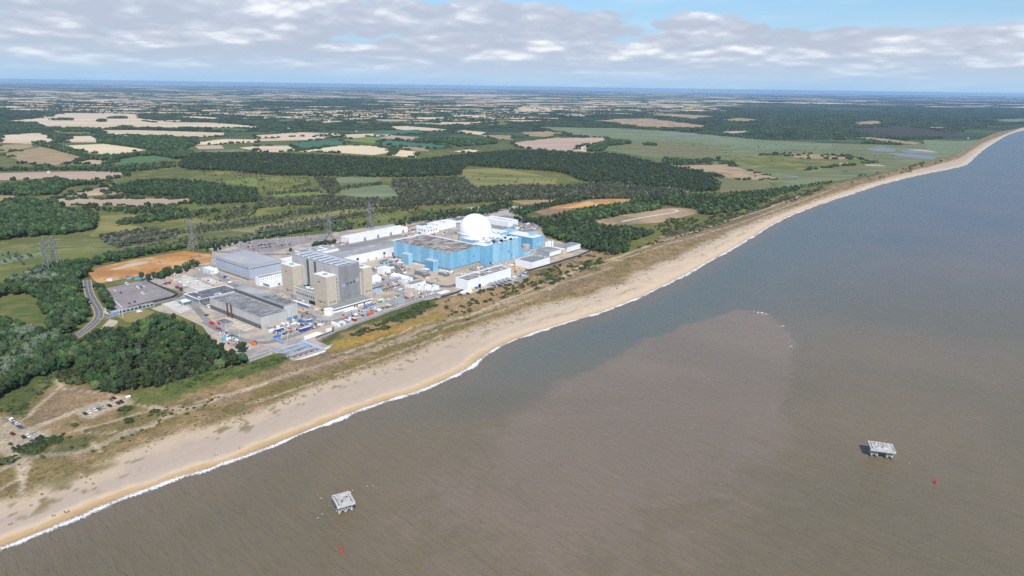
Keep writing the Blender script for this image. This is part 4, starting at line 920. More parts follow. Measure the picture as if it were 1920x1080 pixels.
belt([(205, 425), (225, 413, 6), (260, 402, 6), (350, 395, 6), (480, 385, 6), (480, 391), (400, 399), (340, 412), (270, 420)], 8, .65, 1.05, MIX)
belt([(168, 300), (180, 291, 8), (260, 286, 8), (330, 280, 8), (362, 286), (362, 297), (330, 299), (290, 292), (250, 294), (210, 303)], 9, .9, 1.3, BRO)
belt([(-60, 322), (180, 320), (250, 323), (330, 314), (330, 302, 8), (240, 307, 8), (130, 311, 8), (0, 313, 8), (-60, 313, 8)], 9, .7, 1.2, MIX)
belt([(183, 268), (195, 253, 8), (260, 256, 8), (370, 257, 8), (372, 268), (360, 276), (340, 283), (278, 283), (262, 278), (200, 270)], 11, .9, 1.4, BRO)
for q in ([(92, 226), (115, 221, 8), (138, 222, 8), (138, 226)], [(180, 229), (185, 223, 8), (200, 223, 8), (200, 229)], [(201, 223), (215, 218, 8), (238, 218, 8), (240, 223)], [(112, 248), (130, 238, 8), (190, 240, 8), (188, 247)], [(210, 242), (230, 235, 8), (250, 236, 8), (255, 243)],
          [(-60, 243), (0, 231, 8), (75, 234, 8), (78, 243), (40, 248)], [(100, 265), (100, 248, 8), (115, 252, 8), (117, 268)], [(60, 270), (80, 268), (160, 288), (165, 300), (140, 292)], [(315, 244), (316, 240, 8), (333, 240, 8), (334, 245)]):
    belt(q, 11, 1.0, 1.4, BRO)
belt([(352, 319), (332, 306, 10), (362, 292), (420, 285, 11), (480, 285, 11), (600, 289, 11), (700, 294, 11), (780, 298, 11), (850, 290, 11), (960, 280, 11), (1035, 282, 11), (1100, 287, 11), (1135, 285, 11), (1172, 290, 11), (1240, 306, 10), (1320, 322, 10), (1340, 334, 10), (1352, 349), (1347, 359), (1285, 361), (1210, 353), (1110, 343), (1085, 338), (1060, 326), (1035, 322), (960, 317), (880, 312), (866, 319), (866, 330), (760, 333), (600, 331), (500, 329), (430, 321)], 6.8, .95, 1.3, [('pine', .86), ('broad', .12), ('light', .02)])
belt([(960, 412), (1010, 407, 8), (1040, 402, 8), (1107, 410, 8), (1122, 428), (1172, 422, 8), (1222, 430, 8), (1228, 440), (1205, 448), (1178, 459), (1180, 473), (1150, 483), (1120, 474), (1085, 462), (1040, 448), (1022, 440), (1020, 426), (990, 420)], 6.6, .75, 1.15, PB)
belt([(1022, 440), (1040, 448), (1085, 456), (1080, 445), (1040, 432), (1022, 428)], 6.6, .8, 1.1, [('light', .8), ('broad', .2)])
belt([(955, 399), (997, 382, 8), (1060, 370, 8), (1097, 364, 8), (1110, 372), (1080, 382), (1020, 392), (1003, 398), (975, 408)], 6.6, .7, 1.0, PB)
belt([(1030, 411), (1105, 386, 8), (1172, 378, 8), (1235, 378, 8), (1240, 394), (1172, 403), (1110, 416), (1060, 415)], 6.6, .75, 1.1, [('light', .5), ('broad', .3), ('pine', .2)])
belt([(1180, 385), (1185, 368, 9), (1240, 362, 9), (1350, 360, 9), (1440, 354, 9), (1442, 378), (1400, 394), (1330, 406), (1312, 400), (1300, 392), (1250, 386)], 6.6, .75, 1.1, [('pine', .6), ('light', .3), ('broad', .1)])
belt([(1120, 362), (1130, 354, 7), (1210, 357, 7), (1215, 364)], 6.6, .7, 1.0, BRO)
belt([(1100, 285), (1105, 273, 8), (1140, 261, 8), (1182, 263, 8), (1184, 270), (1140, 275), (1130, 284)], 9, .9, 1.3, BRO); belt([(1205, 273), (1206, 266, 8), (1230, 268, 8), (1232, 274)], 9, .8, 1.1, BRO)
belt([(1240, 305), (1245, 294, 7), (1300, 298, 7), (1335, 299, 7), (1338, 306), (1300, 308)], 9, .7, 1.1, BRO); belt([(1280, 318), (1290, 313, 6), (1315, 320, 6), (1318, 324)], 8, .7, 1.0, PIN)
belt([(1440, 372), (1442, 352, 7), (1500, 345, 7), (1560, 338, 7), (1567, 344), (1520, 350), (1470, 366)], 9, .55, .9, BRO)
belt([(1605, 334), (1640, 326), (1648, 322, 5), (1610, 328, 5)], 9, .6, .9, BRO); belt([(1705, 316), (1735, 306), (1735, 303, 5), (1705, 311, 5)], 10, .6, .9, BRO); belt([(1615, 270), (1618, 264, 7), (1690, 268, 7), (1690, 273)], 11, .8, 1.2, BRO)
belt([(780, 268), (775, 262, 8), (800, 255, 8), (930, 262, 8), (935, 270), (860, 276), (830, 268)], 11, .9, 1.3, BRO); belt([(725, 292), (740, 279), (750, 278), (742, 292)], 8, .7, 1.0, BRO)
scatter('mixed_wood', 'mixed pine and broadleaf woods round the power station and beyond', Wn, TREEP)

Sn = []
def sbelt(px, step, lo, hi, ks=(0, 1, 2)):
    P = fill(px, step); Sn.extend(map(tuple, rows(P, lo, hi, ks)))
sbelt([(735, 342), (870, 336), (890, 356), (960, 352), (1060, 352), (1130, 346), (1300, 362), (1250, 373), (1100, 374), (1000, 372), (900, 381), (800, 385), (750, 374)], 6.5, 1.0, 1.7, (0, 1, 2, 0, 1, 3))
sbelt([(480, 373), (520, 375), (620, 369), (650, 375), (760, 375), (830, 385), (700, 389), (560, 386), (480, 391)], 6.5, .8, 1.3, (0, 1, 2, 0, 3))
sbelt([(185, 447), (205, 434, 7), (270, 426, 7), (345, 427, 7), (352, 434), (300, 453), (220, 466), (205, 460)], 6.5, .9, 1.4, (0, 1, 2, 0, 3))
sbelt([(352, 432), (420, 420), (480, 412), (560, 396), (620, 386), (700, 380), (790, 385), (640, 395), (560, 405), (480, 422), (420, 432), (355, 442)], 7, .6, 1.1, (0, 1, 2))
sbelt([(480, 433), (560, 420), (650, 405), (740, 391), (800, 388), (740, 399), (650, 412), (560, 430), (480, 445)], 7.5, .6, 1.1, (0, 1, 2)); sbelt([(500, 363), (600, 356), (602, 360), (500, 367)], 7, .6, 1.0); sbelt([(590, 334), (630, 338), (640, 360), (620, 366), (600, 350)], 7.5, .8, 1.3)
sbelt([(636, 352), (715, 343), (716, 347), (640, 357)], 7, .7, 1.0); sbelt([(550, 351), (582, 345), (584, 348), (552, 354)], 7, .6, .9); sbelt([(400, 410), (480, 394), (480, 402), (405, 417)], 7, .6, 1.1); sbelt([(960, 366), (1090, 362), (1180, 370), (1090, 375), (960, 376)], 7, .7, 1.1)
for q_, n_q, thr_q in (([(180, 455), (350, 425), (480, 388), (700, 376), (960, 372), (860, 395), (745, 412), (560, 436), (480, 448), (350, 462), (220, 470)], 1500, .50), ([(0, 480), (110, 462), (190, 440), (230, 412), (360, 398), (480, 384), (480, 395), (350, 415), (240, 450), (120, 478), (0, 510)], 500, .55), ([(480, 330), (610, 336), (640, 360), (500, 372)], 220, .5), ([(360, 318), (480, 326), (480, 372), (420, 345)], 160, .5),
                        ([(850, 320), (1040, 335), (1040, 348), (870, 352)], 60, .5), ([(1150, 262), (1440, 270), (1700, 285), (1640, 320), (1450, 345), (1330, 310)], 420, .56)):
    W = atl(q_)[:, :2]; P = rng.uniform(W.min(0), W.max(0), (n_q * 5, 2)); P = P[inside(P, W)][:n_q]; P = P[fbm(P[:, 0] / 55, P[:, 1] / 55, 61, 4) > thr_q]; Sn.extend(map(tuple, rows(P, .3, .85, (0, 1, 2))))
scatter('alder_scrub', 'grey green alder scrub and bare trees in the wet meadows', Sn, PROTO['scrub'] + PROTO['dead'])

# hedges and far woods
Hn = []
arable = [q for m_, z_, q in FPOLY if z_ >= .2 and m_ not in ('pond', 'purple', 'marsh', 'reed', 'marshbrown', 'sandpath')]
for q in arable + list(FAR[np.hypot(*FAR[:, 0].T) < 9000]):
    L = resample(np.vstack([q, q[:1]]), 26); D = np.hypot(L[:, 0], L[:, 1]); on = fbm(L[:, 0] / 160, L[:, 1] / 160, 21, 3) > .47; on &= rng.random(len(L)) < .8
    L = L[on] + rng.normal(0, 4, (on.sum(), 2)); k = len(L); f_ = rng.uniform(.25, .55, k)
    ang = rng.uniform(0, 6.28, k); Hn.extend(map(tuple, np.c_[L, np.full(k, -.5), ang, f_, f_ * 1.1, rng.uniform(.35, .9, k), rng.integers(0, 3, k)]))
allf = [q for m_, z_, q in FPOLY if z_ >= .15] + list(FAR)
cent = np.array([q.mean(0) for q in allf]); rad = np.array([np.linalg.norm(q - q.mean(0), axis=1).max() for q in allf])
def free(P):
    k = np.ones(len(P), bool)
    for q, c, r in zip(allf, cent, rad):
        near = np.where(k & (np.hypot(*(P - c).T) < r))[0]
        if len(near): k[near[inside(P[near], q)]] = False
    return P[k]
for d0, d1, st, sc_, dens in ((2700, 5000, 48, .8, .55), (5000, 9000, 75, 1.15, .52), (9000, 16000, 130, 2.0, .42), (16000, 30000, 260, 4.0, .36), (30000, 58000, 600, 9.0, .4)):
    X, Y = np.meshgrid(np.arange(-.9 * d1, 1.0 * d1, st), np.arange(d0, d1, st)); P = np.c_[X.ravel(), Y.ravel()]; P += rng.uniform(-.5, .5, P.shape) * st
    P = P[(P[:, 0] > -.85 * P[:, 1] - 300) & (P[:, 0] < .92 * P[:, 1])]
    pxy = np.array([P_px(p) for p in P]); k = ~inside(pxy, np.array(_seapx)); k &= pxy[:, 1] < 262
    k &= ~inside(pxy, np.array([(330, 250), (960, 240), (1100, 262), (1440, 300), (1440, 400), (330, 400)])); k &= dist_line(P, WL) > 260
    P = P[k]; n_ = fbm(P[:, 0] / 1500, P[:, 1] / 1500, 33, 4) + .12 * (P[:, 0] > .35 * P[:, 1]); P = P[n_ + rng.uniform(-.1, .1, len(P)) > 1 - dens - .08]
    P = free(P); k = len(P); f_ = rng.uniform(.7, 1.3, k) * sc_
    Hn.extend(map(tuple, np.c_[P, np.full(k, -.5), rng.uniform(-.5, .5, k), f_ * 1.3, f_, rng.uniform(.5, .95, k) * (1 if d0 < 5000 else .72), rng.integers(0, 3, k)]))
scatter('distant_woods', 'dark hedges and woods scattered across the far farmland', Hn, PROTO['farclump'])
print('trees', len(Wn), 'scrub', len(Sn), 'far', len(Hn))

# heath bushes and dune grass
Gn = []
def bushes(px, n, lo, hi, hmul=1.0):
    W = atl(px)[:, :2]; lo_, hi_ = W.min(0), W.max(0); P = rng.uniform(lo_, hi_, (n * 6, 2)); P = P[inside(P, W)][:n]
    k = fbm(P[:, 0] / 14, P[:, 1] / 14, 55, 3); P = P[k > .42]; r = rows(P, lo, hi, (0, 1, 2), dune_h(P) - .15); r[:, 6] *= hmul; Gn.extend(map(tuple, r))
bushes([(860, 556), (980, 533), (1085, 485), (1150, 478), (1130, 495), (1040, 535), (900, 575)], 420, .45, 1.1)
bushes([(820, 570), (900, 556), (880, 590), (830, 600)], 80, .4, .9); bushes([(640, 640), (700, 612), (800, 572), (826, 563), (815, 580), (720, 620)], 260, .5, 1.2, .7)
bushes([(1225, 428), (1255, 412), (1330, 408), (1400, 396), (1450, 374), (1545, 350), (1540, 358), (1450, 385), (1330, 430), (1250, 447)], 900, .7, 1.4); bushes([(1180, 470), (1240, 447), (1330, 430), (1300, 440), (1200, 468)], 160, .4, .9)
bushes([(1440, 385), (1540, 355), (1640, 333), (1560, 352), (1470, 385)], 160, .6, 1.3); bushes([(33, 846), (70, 826), (118, 822), (110, 834), (60, 856)], 160, .4, .9, .8); bushes([(1560, 348), (1700, 316), (1800, 290), (1790, 298), (1700, 325), (1600, 345)], 160, .7, 1.6)
bushes([(105, 690), (168, 690), (172, 716), (150, 724), (118, 716)], 160, .9, 1.7, 1.2); bushes([(300, 736), (380, 712), (465, 690), (540, 672), (545, 684), (420, 712), (330, 742)], 200, .3, .6, .6)
bushes([(-20, 780), (45, 780), (115, 700), (90, 703), (40, 745)], 160, .35, .7, .6); bushes([(0, 840), (200, 800), (420, 735), (430, 745), (210, 850), (20, 880)], 70, .3, .6)
scatter('heath_bushes', 'low dark gorse and bramble scattered over the heath and banks', Gn, PROTO['gorse'])
Tn = []
vl = resample(VEG, 1.6); vl = vl[np.hypot(*vl.T) < 1700]
for k_ in range(3):
    Q = vl + rng.normal(0, 1, vl.shape) * np.array([6, 6]); on = fbm(Q[:, 0] / 18, Q[:, 1] / 18, 66, 3) > .50; Q = Q[on]; Tn.extend(map(tuple, rows(Q, .12, .34, (0, 1), dune_h(Q) - .05)))
W = atl([(0, 945), (250, 845), (560, 735), (800, 650), (1100, 535), (1330, 437), (1400, 400), (1180, 480), (990, 540), (820, 600), (620, 670), (420, 740), (200, 800), (60, 870)])[:, :2]
P = rng.uniform(W.min(0), W.max(0), (30000, 2)); P = P[inside(P, W)][:5200]; P = P[fbm(P[:, 0] / 16, P[:, 1] / 16, 88, 3) > .5]; Tn.extend(map(tuple, rows(P, .12, .38, (0, 1), dune_h(P) - .05)))
scatter('dune_grass', 'tufts of dry dune grass along the top of the beach', Tn, PROTO['marram'])
# ------------------------------------------------------------------ power station: frame U along the shore, V inland
ORG = np.array([-185.4, 704.1, 0.0])
def UV(u, v, z=0.0): return ORG + UD * u + VD * v + np.array([0, 0, z])
def uv_of(px, py, z=0.0):
    r = at(px, py, z) - ORG; return float(r @ UD), float(r @ VD)

def yards():
    SHN[0] = 0
    f = lambda n, m_, z, *p, lab=None, wob=0: sheet(n, p, z, M[m_], label=lab, wobble=wob)
    f('yard', 'yard', .12, (463, 681), (440, 668), (400, 640), (380, 612), (335, 591), (300, 585), (283, 579), (330, 562), (345, 552), (333, 545), (280, 530), (262, 523), (275, 516), (330, 504), (395, 490), (398, 470), (385, 463), (450, 453), (530, 446), (600, 440), (700, 425), (800, 412), (880, 401), (958, 398), (1010, 422),
      (1022, 445), (1050, 453), (1090, 468), (1112, 471), (1085, 483), (985, 513), (992, 519), (975, 532), (888, 554), (870, 553), (826, 559), (792, 565), (700, 598), (626, 625), (622, 642), (607, 664), (549, 680), (527, 658))
    f('bare_soil', 'orange', .16, (165, 509), (190, 500), (250, 487), (345, 471), (396, 477), (397, 491), (330, 504), (262, 518), (185, 532), (172, 522), lab='cleared ground of bright orange soil', wob=1.5)
    f('sandy_ground', 'sandy', .20, (205, 488+18), (250, 492), (285, 489), (270, 496), (220, 506), wob=1.5)
    f('car_park', 'carpark', .16, (190, 543), (262, 527), (272, 526), (333, 553), (318, 560), (232, 580), (213, 582), (206, 566), lab='mauve tarmac car park with faded bay lines and few vehicles')
    f('car_park', 'carpark', .16, (392, 472), (450, 454), (540, 446), (612, 438), (615, 449), (560, 459), (520, 471), (478, 473), (440, 462), lab='large staff car park behind the grey warehouse')
    f('slab', 'slab', .18, (323, 525), (355, 518), (400, 538), (372, 546)); f('slab', 'slab', .18, (302, 570), (327, 564), (361, 580), (338, 588)); f('slab', 'slab', .18, (375, 523), (390, 520), (420, 531), (400, 534))
    f('sandy_ground', 'sandy', .19, (395, 629), (412, 617), (436, 632), (415, 640), wob=1); f('sandy_ground', 'sandy', .17, (560, 612), (590, 607), (600, 598), (560, 598), (550, 606), wob=1)
    f('lawn', 'lawn', .14, (217, 593), (267, 579), (291, 585), (278, 592), (253, 607), (238, 604)); f('sandy_ground', 'sandy', .14, (186, 618), (205, 599), (222, 602), (216, 612), wob=1)
    f('sandy_ground', 'sandy', .18, (745, 484), (770, 498), (860, 505), (900, 505), (858, 522), (848, 533), (805, 529), (768, 516), (742, 502)); f('sandy_ground', 'sandy', .18, (905, 502), (960, 490), (985, 505), (960, 518), (955, 500), wob=1)
    f('sandy_ground', 'sandy', .18, (1000, 505), (1090, 475), (1105, 472), (1092, 478), (1005, 509)); f('sandy_ground', 'sandy', .17, (640, 590), (700, 566), (790, 545), (800, 556), (700, 588), (640, 606), wob=1)
    f('yard', 'oldasphalt', .18, (878, 552), (960, 525), (990, 518), (972, 531), (890, 553)); f('yard', 'oldasphalt', .17, (555, 605), (600, 596), (620, 604), (590, 618), (560, 622))
    f('yard', 'oldasphalt', .17, (560, 480), (600, 470), (745, 440), (770, 440), (640, 470), (600, 492)); f('yard', 'oldasphalt', .17, (880, 425), (960, 440), (1015, 428), (960, 405), (900, 400))
    roads = [([(383, 603), (397, 611), (430, 629), (463, 641), (497, 644), (522, 638), (555, 628), (588, 613), (612, 607), (663, 593), (705, 581), (760, 566), (800, 556), (850, 548)], 7.5, 'oldasphalt'), ([(199, 598), (216, 591), (262, 577), (300, 567), (345, 556), (372, 582), (397, 611)], 7, 'oldasphalt'),
             ([(728, 498), (748, 508), (775, 522), (805, 533), (838, 539), (862, 533), (880, 522), (905, 510)], 9, 'asphalt'), ([(395, 505), (430, 530), (470, 553), (520, 575), (575, 590), (612, 604)], 7, 'oldasphalt'), ([(396, 470), (440, 475), (500, 478), (560, 476), (620, 462), (700, 440), (790, 420), (850, 405)], 8, 'oldasphalt'),
             ([(640, 460), (700, 446), (775, 432), (860, 412)], 6, 'asphalt')]
    for i, (L, w, m_) in enumerate(roads): strip('road', L, w, .22 + i * .005, M[m_])
    strip('road', ROAD_PX, 7.2, .17, M['asphalt'], label='two lane asphalt road curving through the wood to the gate'); strip('centre_line', ROAD_PX, .2, .21, M['line']); strip('path', ROAD_PX, 9.0, .13, M['sandpath'])
    strip('edge_line', [(201, 548), (207, 556), (217, 566), (229, 577)], .9, .20, M['line'])
    # bay lines of the two car parks
    mb = MB()
    for k in range(9):
        a = at(205 + k * 14.5, 545 + k * 2.6 - k * 3.4 * .6); b_ = a + VD * 0
    for i in range(7):
        p0 = np.array([203 + i * 17.0, 543.5 - i * 2.4]); p1 = p0 + np.array([46, 27.0]) * (1 - i * .03)
        A, Bp = at(*p0), at(*p1); d = Bp - A; L = np.linalg.norm(d); d /= L; nn = np.array([-d[1], d[0], 0])
        for t in np.arange(3, L - 3, 2.6):
            if random.random() < .35: continue
            c = A + d * t; q = [c - nn * 4.6 - d * .1, c + nn * 4.6 - d * .1, c + nn * 4.6 + d * .1, c - nn * 4.6 + d * .1]; mb.add([(x[0], x[1], .21) for x in q], [(0, 1, 2, 3)])
    for i in range(6):
        A, Bp = at(418 + i * 6, 468 - i * 3.5), at(585 + i * 5, 452 - i * 2.4); d = Bp - A; L = np.linalg.norm(d); d /= L; nn = np.array([-d[1], d[0], 0])
        for t in np.arange(3, L - 3, 2.6):
            if random.random() < .3: continue
            c = A + d * t; q = [c - nn * 4.6 - d * .12, c + nn * 4.6 - d * .12, c + nn * 4.6 + d * .12, c - nn * 4.6 + d * .12]; mb.add([(x[0], x[1], .21) for x in q], [(0, 1, 2, 3)])
    tag(mb.build('bay_lines', M['line']), kind='structure')
yards()

class Bld:
    """an axis-aligned building of the station; local x runs along the shore, local y inland, z up"""
    def __init__(s, name, label, cat, u, v, lu, lv, h, wall, roof, par=.7, z0=0.0, root=None, wall_name='wall', roof_name='roof', group=None):
        s.lu, s.lv, s.h, s.z0 = lu, lv, h, z0
        s.r = root or thing(name, label, cat, UV(u, v), TH, group); s.off = (0, 0)
        w = .4; mb = MB(); zb = z0 if z0 else -.3
        mb.box(0, lu, 0, w, zb, h); mb.box(0, lu, lv - w, lv, zb, h); mb.box(0, w, w, lv - w, zb, h); mb.box(lu - w, lu, w, lv - w, zb, h); mb.build(wall_name, M[wall], s.r)
        MB().box(w - .02, lu - w + .02, w - .02, lv - w + .02, h - par - .4, h - par).build(roof_name, M[roof], s.r)
    def put(s, name, m_, x0, x1, y0, y1, z0, z1): return MB().box(x0, x1, y0, y1, z0, z1).build(name, M[m_] if isinstance(m_, str) else m_, s.r)
    def panels(s, face, n, z0, z1, m_, name='wall_panel', a0=0.0, a1=1.0, gap=.10, proud=.10, mats=None):
        L = (s.lv if face in 'LB' else s.lu); w = (a1 - a0) * L / n
        me = {}
        for i in range(n):
            mm = mats[i % len(mats)] if mats else m_
            if mm not in me:
                b = MB()
                if face == 'L': b.box(-proud, -.001, gap / 2, w - gap / 2, z0, z1)
                if face == 'R': b.box(gap / 2, w - gap / 2, -proud, -.001, z0, z1)
                if face == 'B': b.box(s.lu + .001, s.lu + proud, gap / 2, w - gap / 2, z0, z1)
                if face == 'T': b.box(gap / 2, w - gap / 2, s.lv + .001, s.lv + proud, z0, z1)
                me[mm] = b.me(name, M[mm])
            o = a0 * L + i * w; inst(name, me[mm], s.r, (0, o, 0) if face in 'LB' else (o, 0, 0))
    def win(s, face, rects, m_='glass', name='window', proud=.16):
        for a, b_, z0, z1 in rects:
            if face == 'L': s.put(name, m_, -proud, .05, a, b_, z0, z1)
            else: s.put(name, m_, a, b_, -proud, .05, z0, z1)
    def trim(s, m_, t=.25, hh=.5, name='parapet'):
        b = MB(); l, v, h = s.lu, s.lv, s.h
        b.box(-t, l + t, -t, .45, h, h + hh); b.box(-t, l + t, v - .45, v + t, h, h + hh); b.box(-t, .45, .45, v - .45, h, h + hh); b.box(l - .45, l + t, .45, v - .45, h, h + hh); b.build(name, M[m_], s.r)
    def units(s, n, m_='steel', hmax=2.0, seed=1, name='roof_unit', zone=None):
        rr = random.Random(seed); z = s.h - .7; x0, x1, y0, y1 = zone or (2, s.lu - 2, 2, s.lv - 2)
        for i in range(n):
            a, b_ = rr.uniform(x0, x1), rr.uniform(y0, y1); w, d, h = rr.uniform(.8, 2.2), rr.uniform(.8, 2.2), rr.uniform(.6, hmax)
            mm = m_ if isinstance(m_, str) else rr.choice(m_)
            MB().box(a - w, a + w, b_ - d, b_ + d, z, z + h).build(name, M[mm], s.r)

def reactor_a():
    b = Bld('reactor_building', 'tall grey reactor block with beige corner towers and skylit roof', 'reactor building', 0, 0, 27.5, 86, 42.6, 'grey', 'skyroof', .5)
    b.trim('steel', .2, .5)
    b.panels('R', 9, .3, 42.2, 'dgrey', 'facade_panel', gap=.16); b.panels('L', 17, 2.0, 41.8, 'grey', 'wall_panel', gap=.12)
    for i in range(8): y = 6 + i * 10.2; b.put('skylight', 'glass', 4.0, 21.5, y - .55, y + .55, 42.1, 42.6); b.put('skylight_kerb', 'whiteroof', 3.4, 22.5, y + .56, y + 2.6, 42.1, 42.55)
    for y in (40.5, 54.0): b.put('glazing_strip', 'black', -.5, .05, y, y + 3.4, 10, 41.5); [b.put('mullion', 'steel', -.62, -.5, y + k * 1.1, y + k * 1.1 + .16, 10, 41.5) for k in range(4)]
    b.win('R', [(9.6, 11.6, 21.0, 22.8), (14.0, 16.0, 21.3, 23.1), (18.2, 20.0, 21.4, 23.6)]); 
    b.put('cladding_patch', 'wallgrey', 3.3, 7.0, -.2, -.1, 19.0, 22.6); b.put('cladding_patch', 'wallgrey', 22.0, 26.0, -.2, -.1, 21.5, 25.6)
    rr = random.Random(3)
    for i in range(16): x = 1.5 + i % 8 * 3.2 + rr.uniform(-.6, .6); z = (4.0, 7.6)[i // 8] + rr.uniform(-.4, .4); b.win('R', [(x, x + .6, z, z + .8)], 'black', 'vent')
    # towers
    def tower(u, v, lu, lv, h, hidden=False, lab=''):
        g = MB(); g.box(u, u + lu, v, v + lv, -.3, h); t = g.build('corner_tower', M['beige'], b.r)
        MB().box(u - .2, u + lu + .2, v - .2, v + lv + .2, h, h + .5).build('roof', M['whiteroof'], t)
        for k in range(4):       # precast facing
            w = lv / 4; MB().box(u - .14, u - .002, v + k * w + .08, v + (k + 1) * w - .08, 4, h - .15).build('facing_panel', M['beige2'], t)
        for k in range(3): w = lu / 3; MB().box(u + k * w + .08, u + (k + 1) * w - .08, v - .14, v - .002, 4, h - .15).build('facing_panel', M['beige2'], t)
        MB().box(u + lu * .3, u + lu * .6, v + lv * .3, v + lv * .5, h + .5, h + 1.6).build('roof_unit', M['steel'], t)
        MB().box(u + lu * .55, u + lu * .62, v + lv * .6, v + lv * .85, h + .5, h + 1.0).build('roof_unit', M['white'], t)
        for k in range(2): MB().box(u - .22, u - .15, v + lv * (.50 + .0 * k), v + lv * (.62 + .0 * k), h * (.80 - k * .62), h * (.80 - k * .62) + 1.1).build('window', M['glass'], t)
        for k in range(5): MB().box(u - .22, u - .15, v + lv * (.16 + .13 * k), v + lv * (.2 + .13 * k), 7.0, 9.2).build('slot_window', M['glass'], t)
        for k in range(4): MB().box(u + lu * (.2 + .18 * k), u + lu * (.26 + .18 * k), v - .22, v - .15, 7.0, 9.2).build('slot_window', M['glass'], t)
        MB().box(u - .25, u - .002, v + lv * .12, v + lv * .3, .2, 4.2).build('roller_door', M['bluedoor'], t); MB().box(u + .1, u + 1.4, v - .25, v - .002, .2, 3.9).build('roller_door', M['bluedoor'], t)
        return t
    tower(-20.6, -5.6, 12.6, 22.4, 36.1); tower(-19.2, 57.5, 11.8, 21.6, 36.1); tower(31.0, -1.6, 12.0, 22, 34.8)
    # lift core slots between tower and block
    g = b.put('link_block', 'grey', -8.0, -.2, 2.0, 13.0, 0, 33.5)
    for k in range(7): MB().box(-7.0, -2.0, 1.7, 1.98, 4 + k * 4.1, 6.4 + k * 4.1).build('slot_window', M['glass'], g)
    b.put('link_block', 'grey', -7.4, -.2, 62, 74, 0, 33.5); b.put('link_block', 'grey', 27.6, 31, 2, 14, 0, 30)
    l = b.put('lower_block', 'grey', -17.5, -.2, 17, 57.2, 0, 13.2)
    MB().box(-17.8, -.2, 17, 57.2, 13.2, 13.7).build('roof', M['greenroof'], l); MB().box(-18.05, -17.8, 16.9, 57.3, 12.9, 13.9).build('parapet', M['white'], l)
    rr = random.Random(5)
    for k in range(10): MB().box(-17.75, -17.5, 19 + k * 3.8, 20.4 + k * 3.8, 6.5, 8.5).build('window', M['glass'], l)
    for k in range(6): x = rr.uniform(-14, -4); y = rr.uniform(26, 54); MB().box(x, x + rr.uniform(1, 3), y, y + rr.uniform(1, 4), 13.7, 13.7 + rr.uniform(.5, 1.8)).build('roof_unit', M[rr.choice(['white', 'steel', 'black'])], l)
    MB().box(-19.2, -17.6, 20, 30, 0, 3.4).build('recess_door', M['black'], l)
    # low frontage along the sea face
    fr = b.put('low_annex', 'white', -27, 28.5, -17.6, -12.5, 0, 4.4)
    MB().box(-27.5, 29, -18.1, -.4, 4.4, 4.85).build('roof', M['greenroof'], fr); MB().box(-27.6, 29.1, -18.5, -18.11, 3.9, 5.1).build('fascia', M['white'], fr); b.put('low_annex', 'conc', -8, 28, -12.5, -.5, 0, 4.38)
    for k in range(18): MB().box(-26.4 + k * 3.05, -23.9 + k * 3.05, -17.9, -17.6, 2.4, 3.6).build('window', M['glassgreen'], fr)
    for x in (4, 7, 17): MB().box(x, x + 1.6, -17.95, -17.6, .1, 2.3).build('door', M['glass'], fr)
reactor_a()

def turbine_a():
    b = Bld('turbine_hall', 'long grey turbine hall with dark mottled roof and green glazed base', 'turbine hall', -99.3, -7.4, 28.5, 97, 12.7, 'grey', 'darkroof', .8)
    b.trim('conc', .15, .35)
    b.panels('L', 16, 5.4, 12.4, 'grey', 'wall_panel', gap=.14); b.panels('R', 5, 4.6, 12.4, 'grey', 'wall_panel', gap=.14)
    for i in range(16): w = 97 / 16; b.put('glazing_bay', 'glassgreen', -.14, -.002, i * w + .25, (i + 1) * w - .25, 1.0, 5.1)
    b.put('plinth', 'beige', 0, 28, -.3, -.01, -.3, 4.2)
    for i in range(9): b.put('roof_seam', 'greyroof', 3 + i * 2.8, 3.4 + i * 2.8, 1, 95, 11.85, 12.05)
    for y in (59.5, 52.0):
        f_ = MB().box(-1.6, -.5, y, y + 1.2, -.3, 14.4).build('flue', M['rust'], b.r); MB().box(-1.75, -.35, y - .15, y + 1.35, 14.4, 14.9).build('cap', M['rust'], f_)
    u = MB(); u.box(28.6, 43, 2.6, 98.5, -.3, 17.0); up = u.build('upper_block', M['grey'], b.r)
    MB().box(29, 42.6, 3, 98.1, 17.0, 17.35).build('roof', M['greyroof'], up); e = MB(); e.box(28.45, 43.15, 2.45, 2.95, 17, 17.6); e.box(28.45, 28.95, 2.95, 98.5, 17, 17.6); e.build('parapet', M['conc'], up)
    for i in range(22): MB().box(28.42, 28.58, 5 + i * 4.25, 8.9 + i * 4.25, 13.0, 16.3).build('clerestory', M['glassgreen'], up)
    for i in range(4): w = 14.4 / 4; MB().box(28.6 + i * w + .06, 28.6 + (i + 1) * w - .06, 2.48, 2.598, 4.6, 16.8).build('wall_panel', M['grey'], up)
    MB().box(29, 42.8, 3.2, 46, 17.36, 17.44).build('felt_patch', M['darkroof'], up)
    MB().box(29.5, 35.5, 2.3, 2.59, .2, 4.2).build('roller_door', M['bluedoor'], up); MB().box(37, 42, 2.3, 2.59, .2, 4.2).build('roller_door', M['glassblue'], up)
    MB().box(43.02, 46.5, 2.5, 8, 0, 4.5).build('porch', M['conc'], up)
turbine_a()

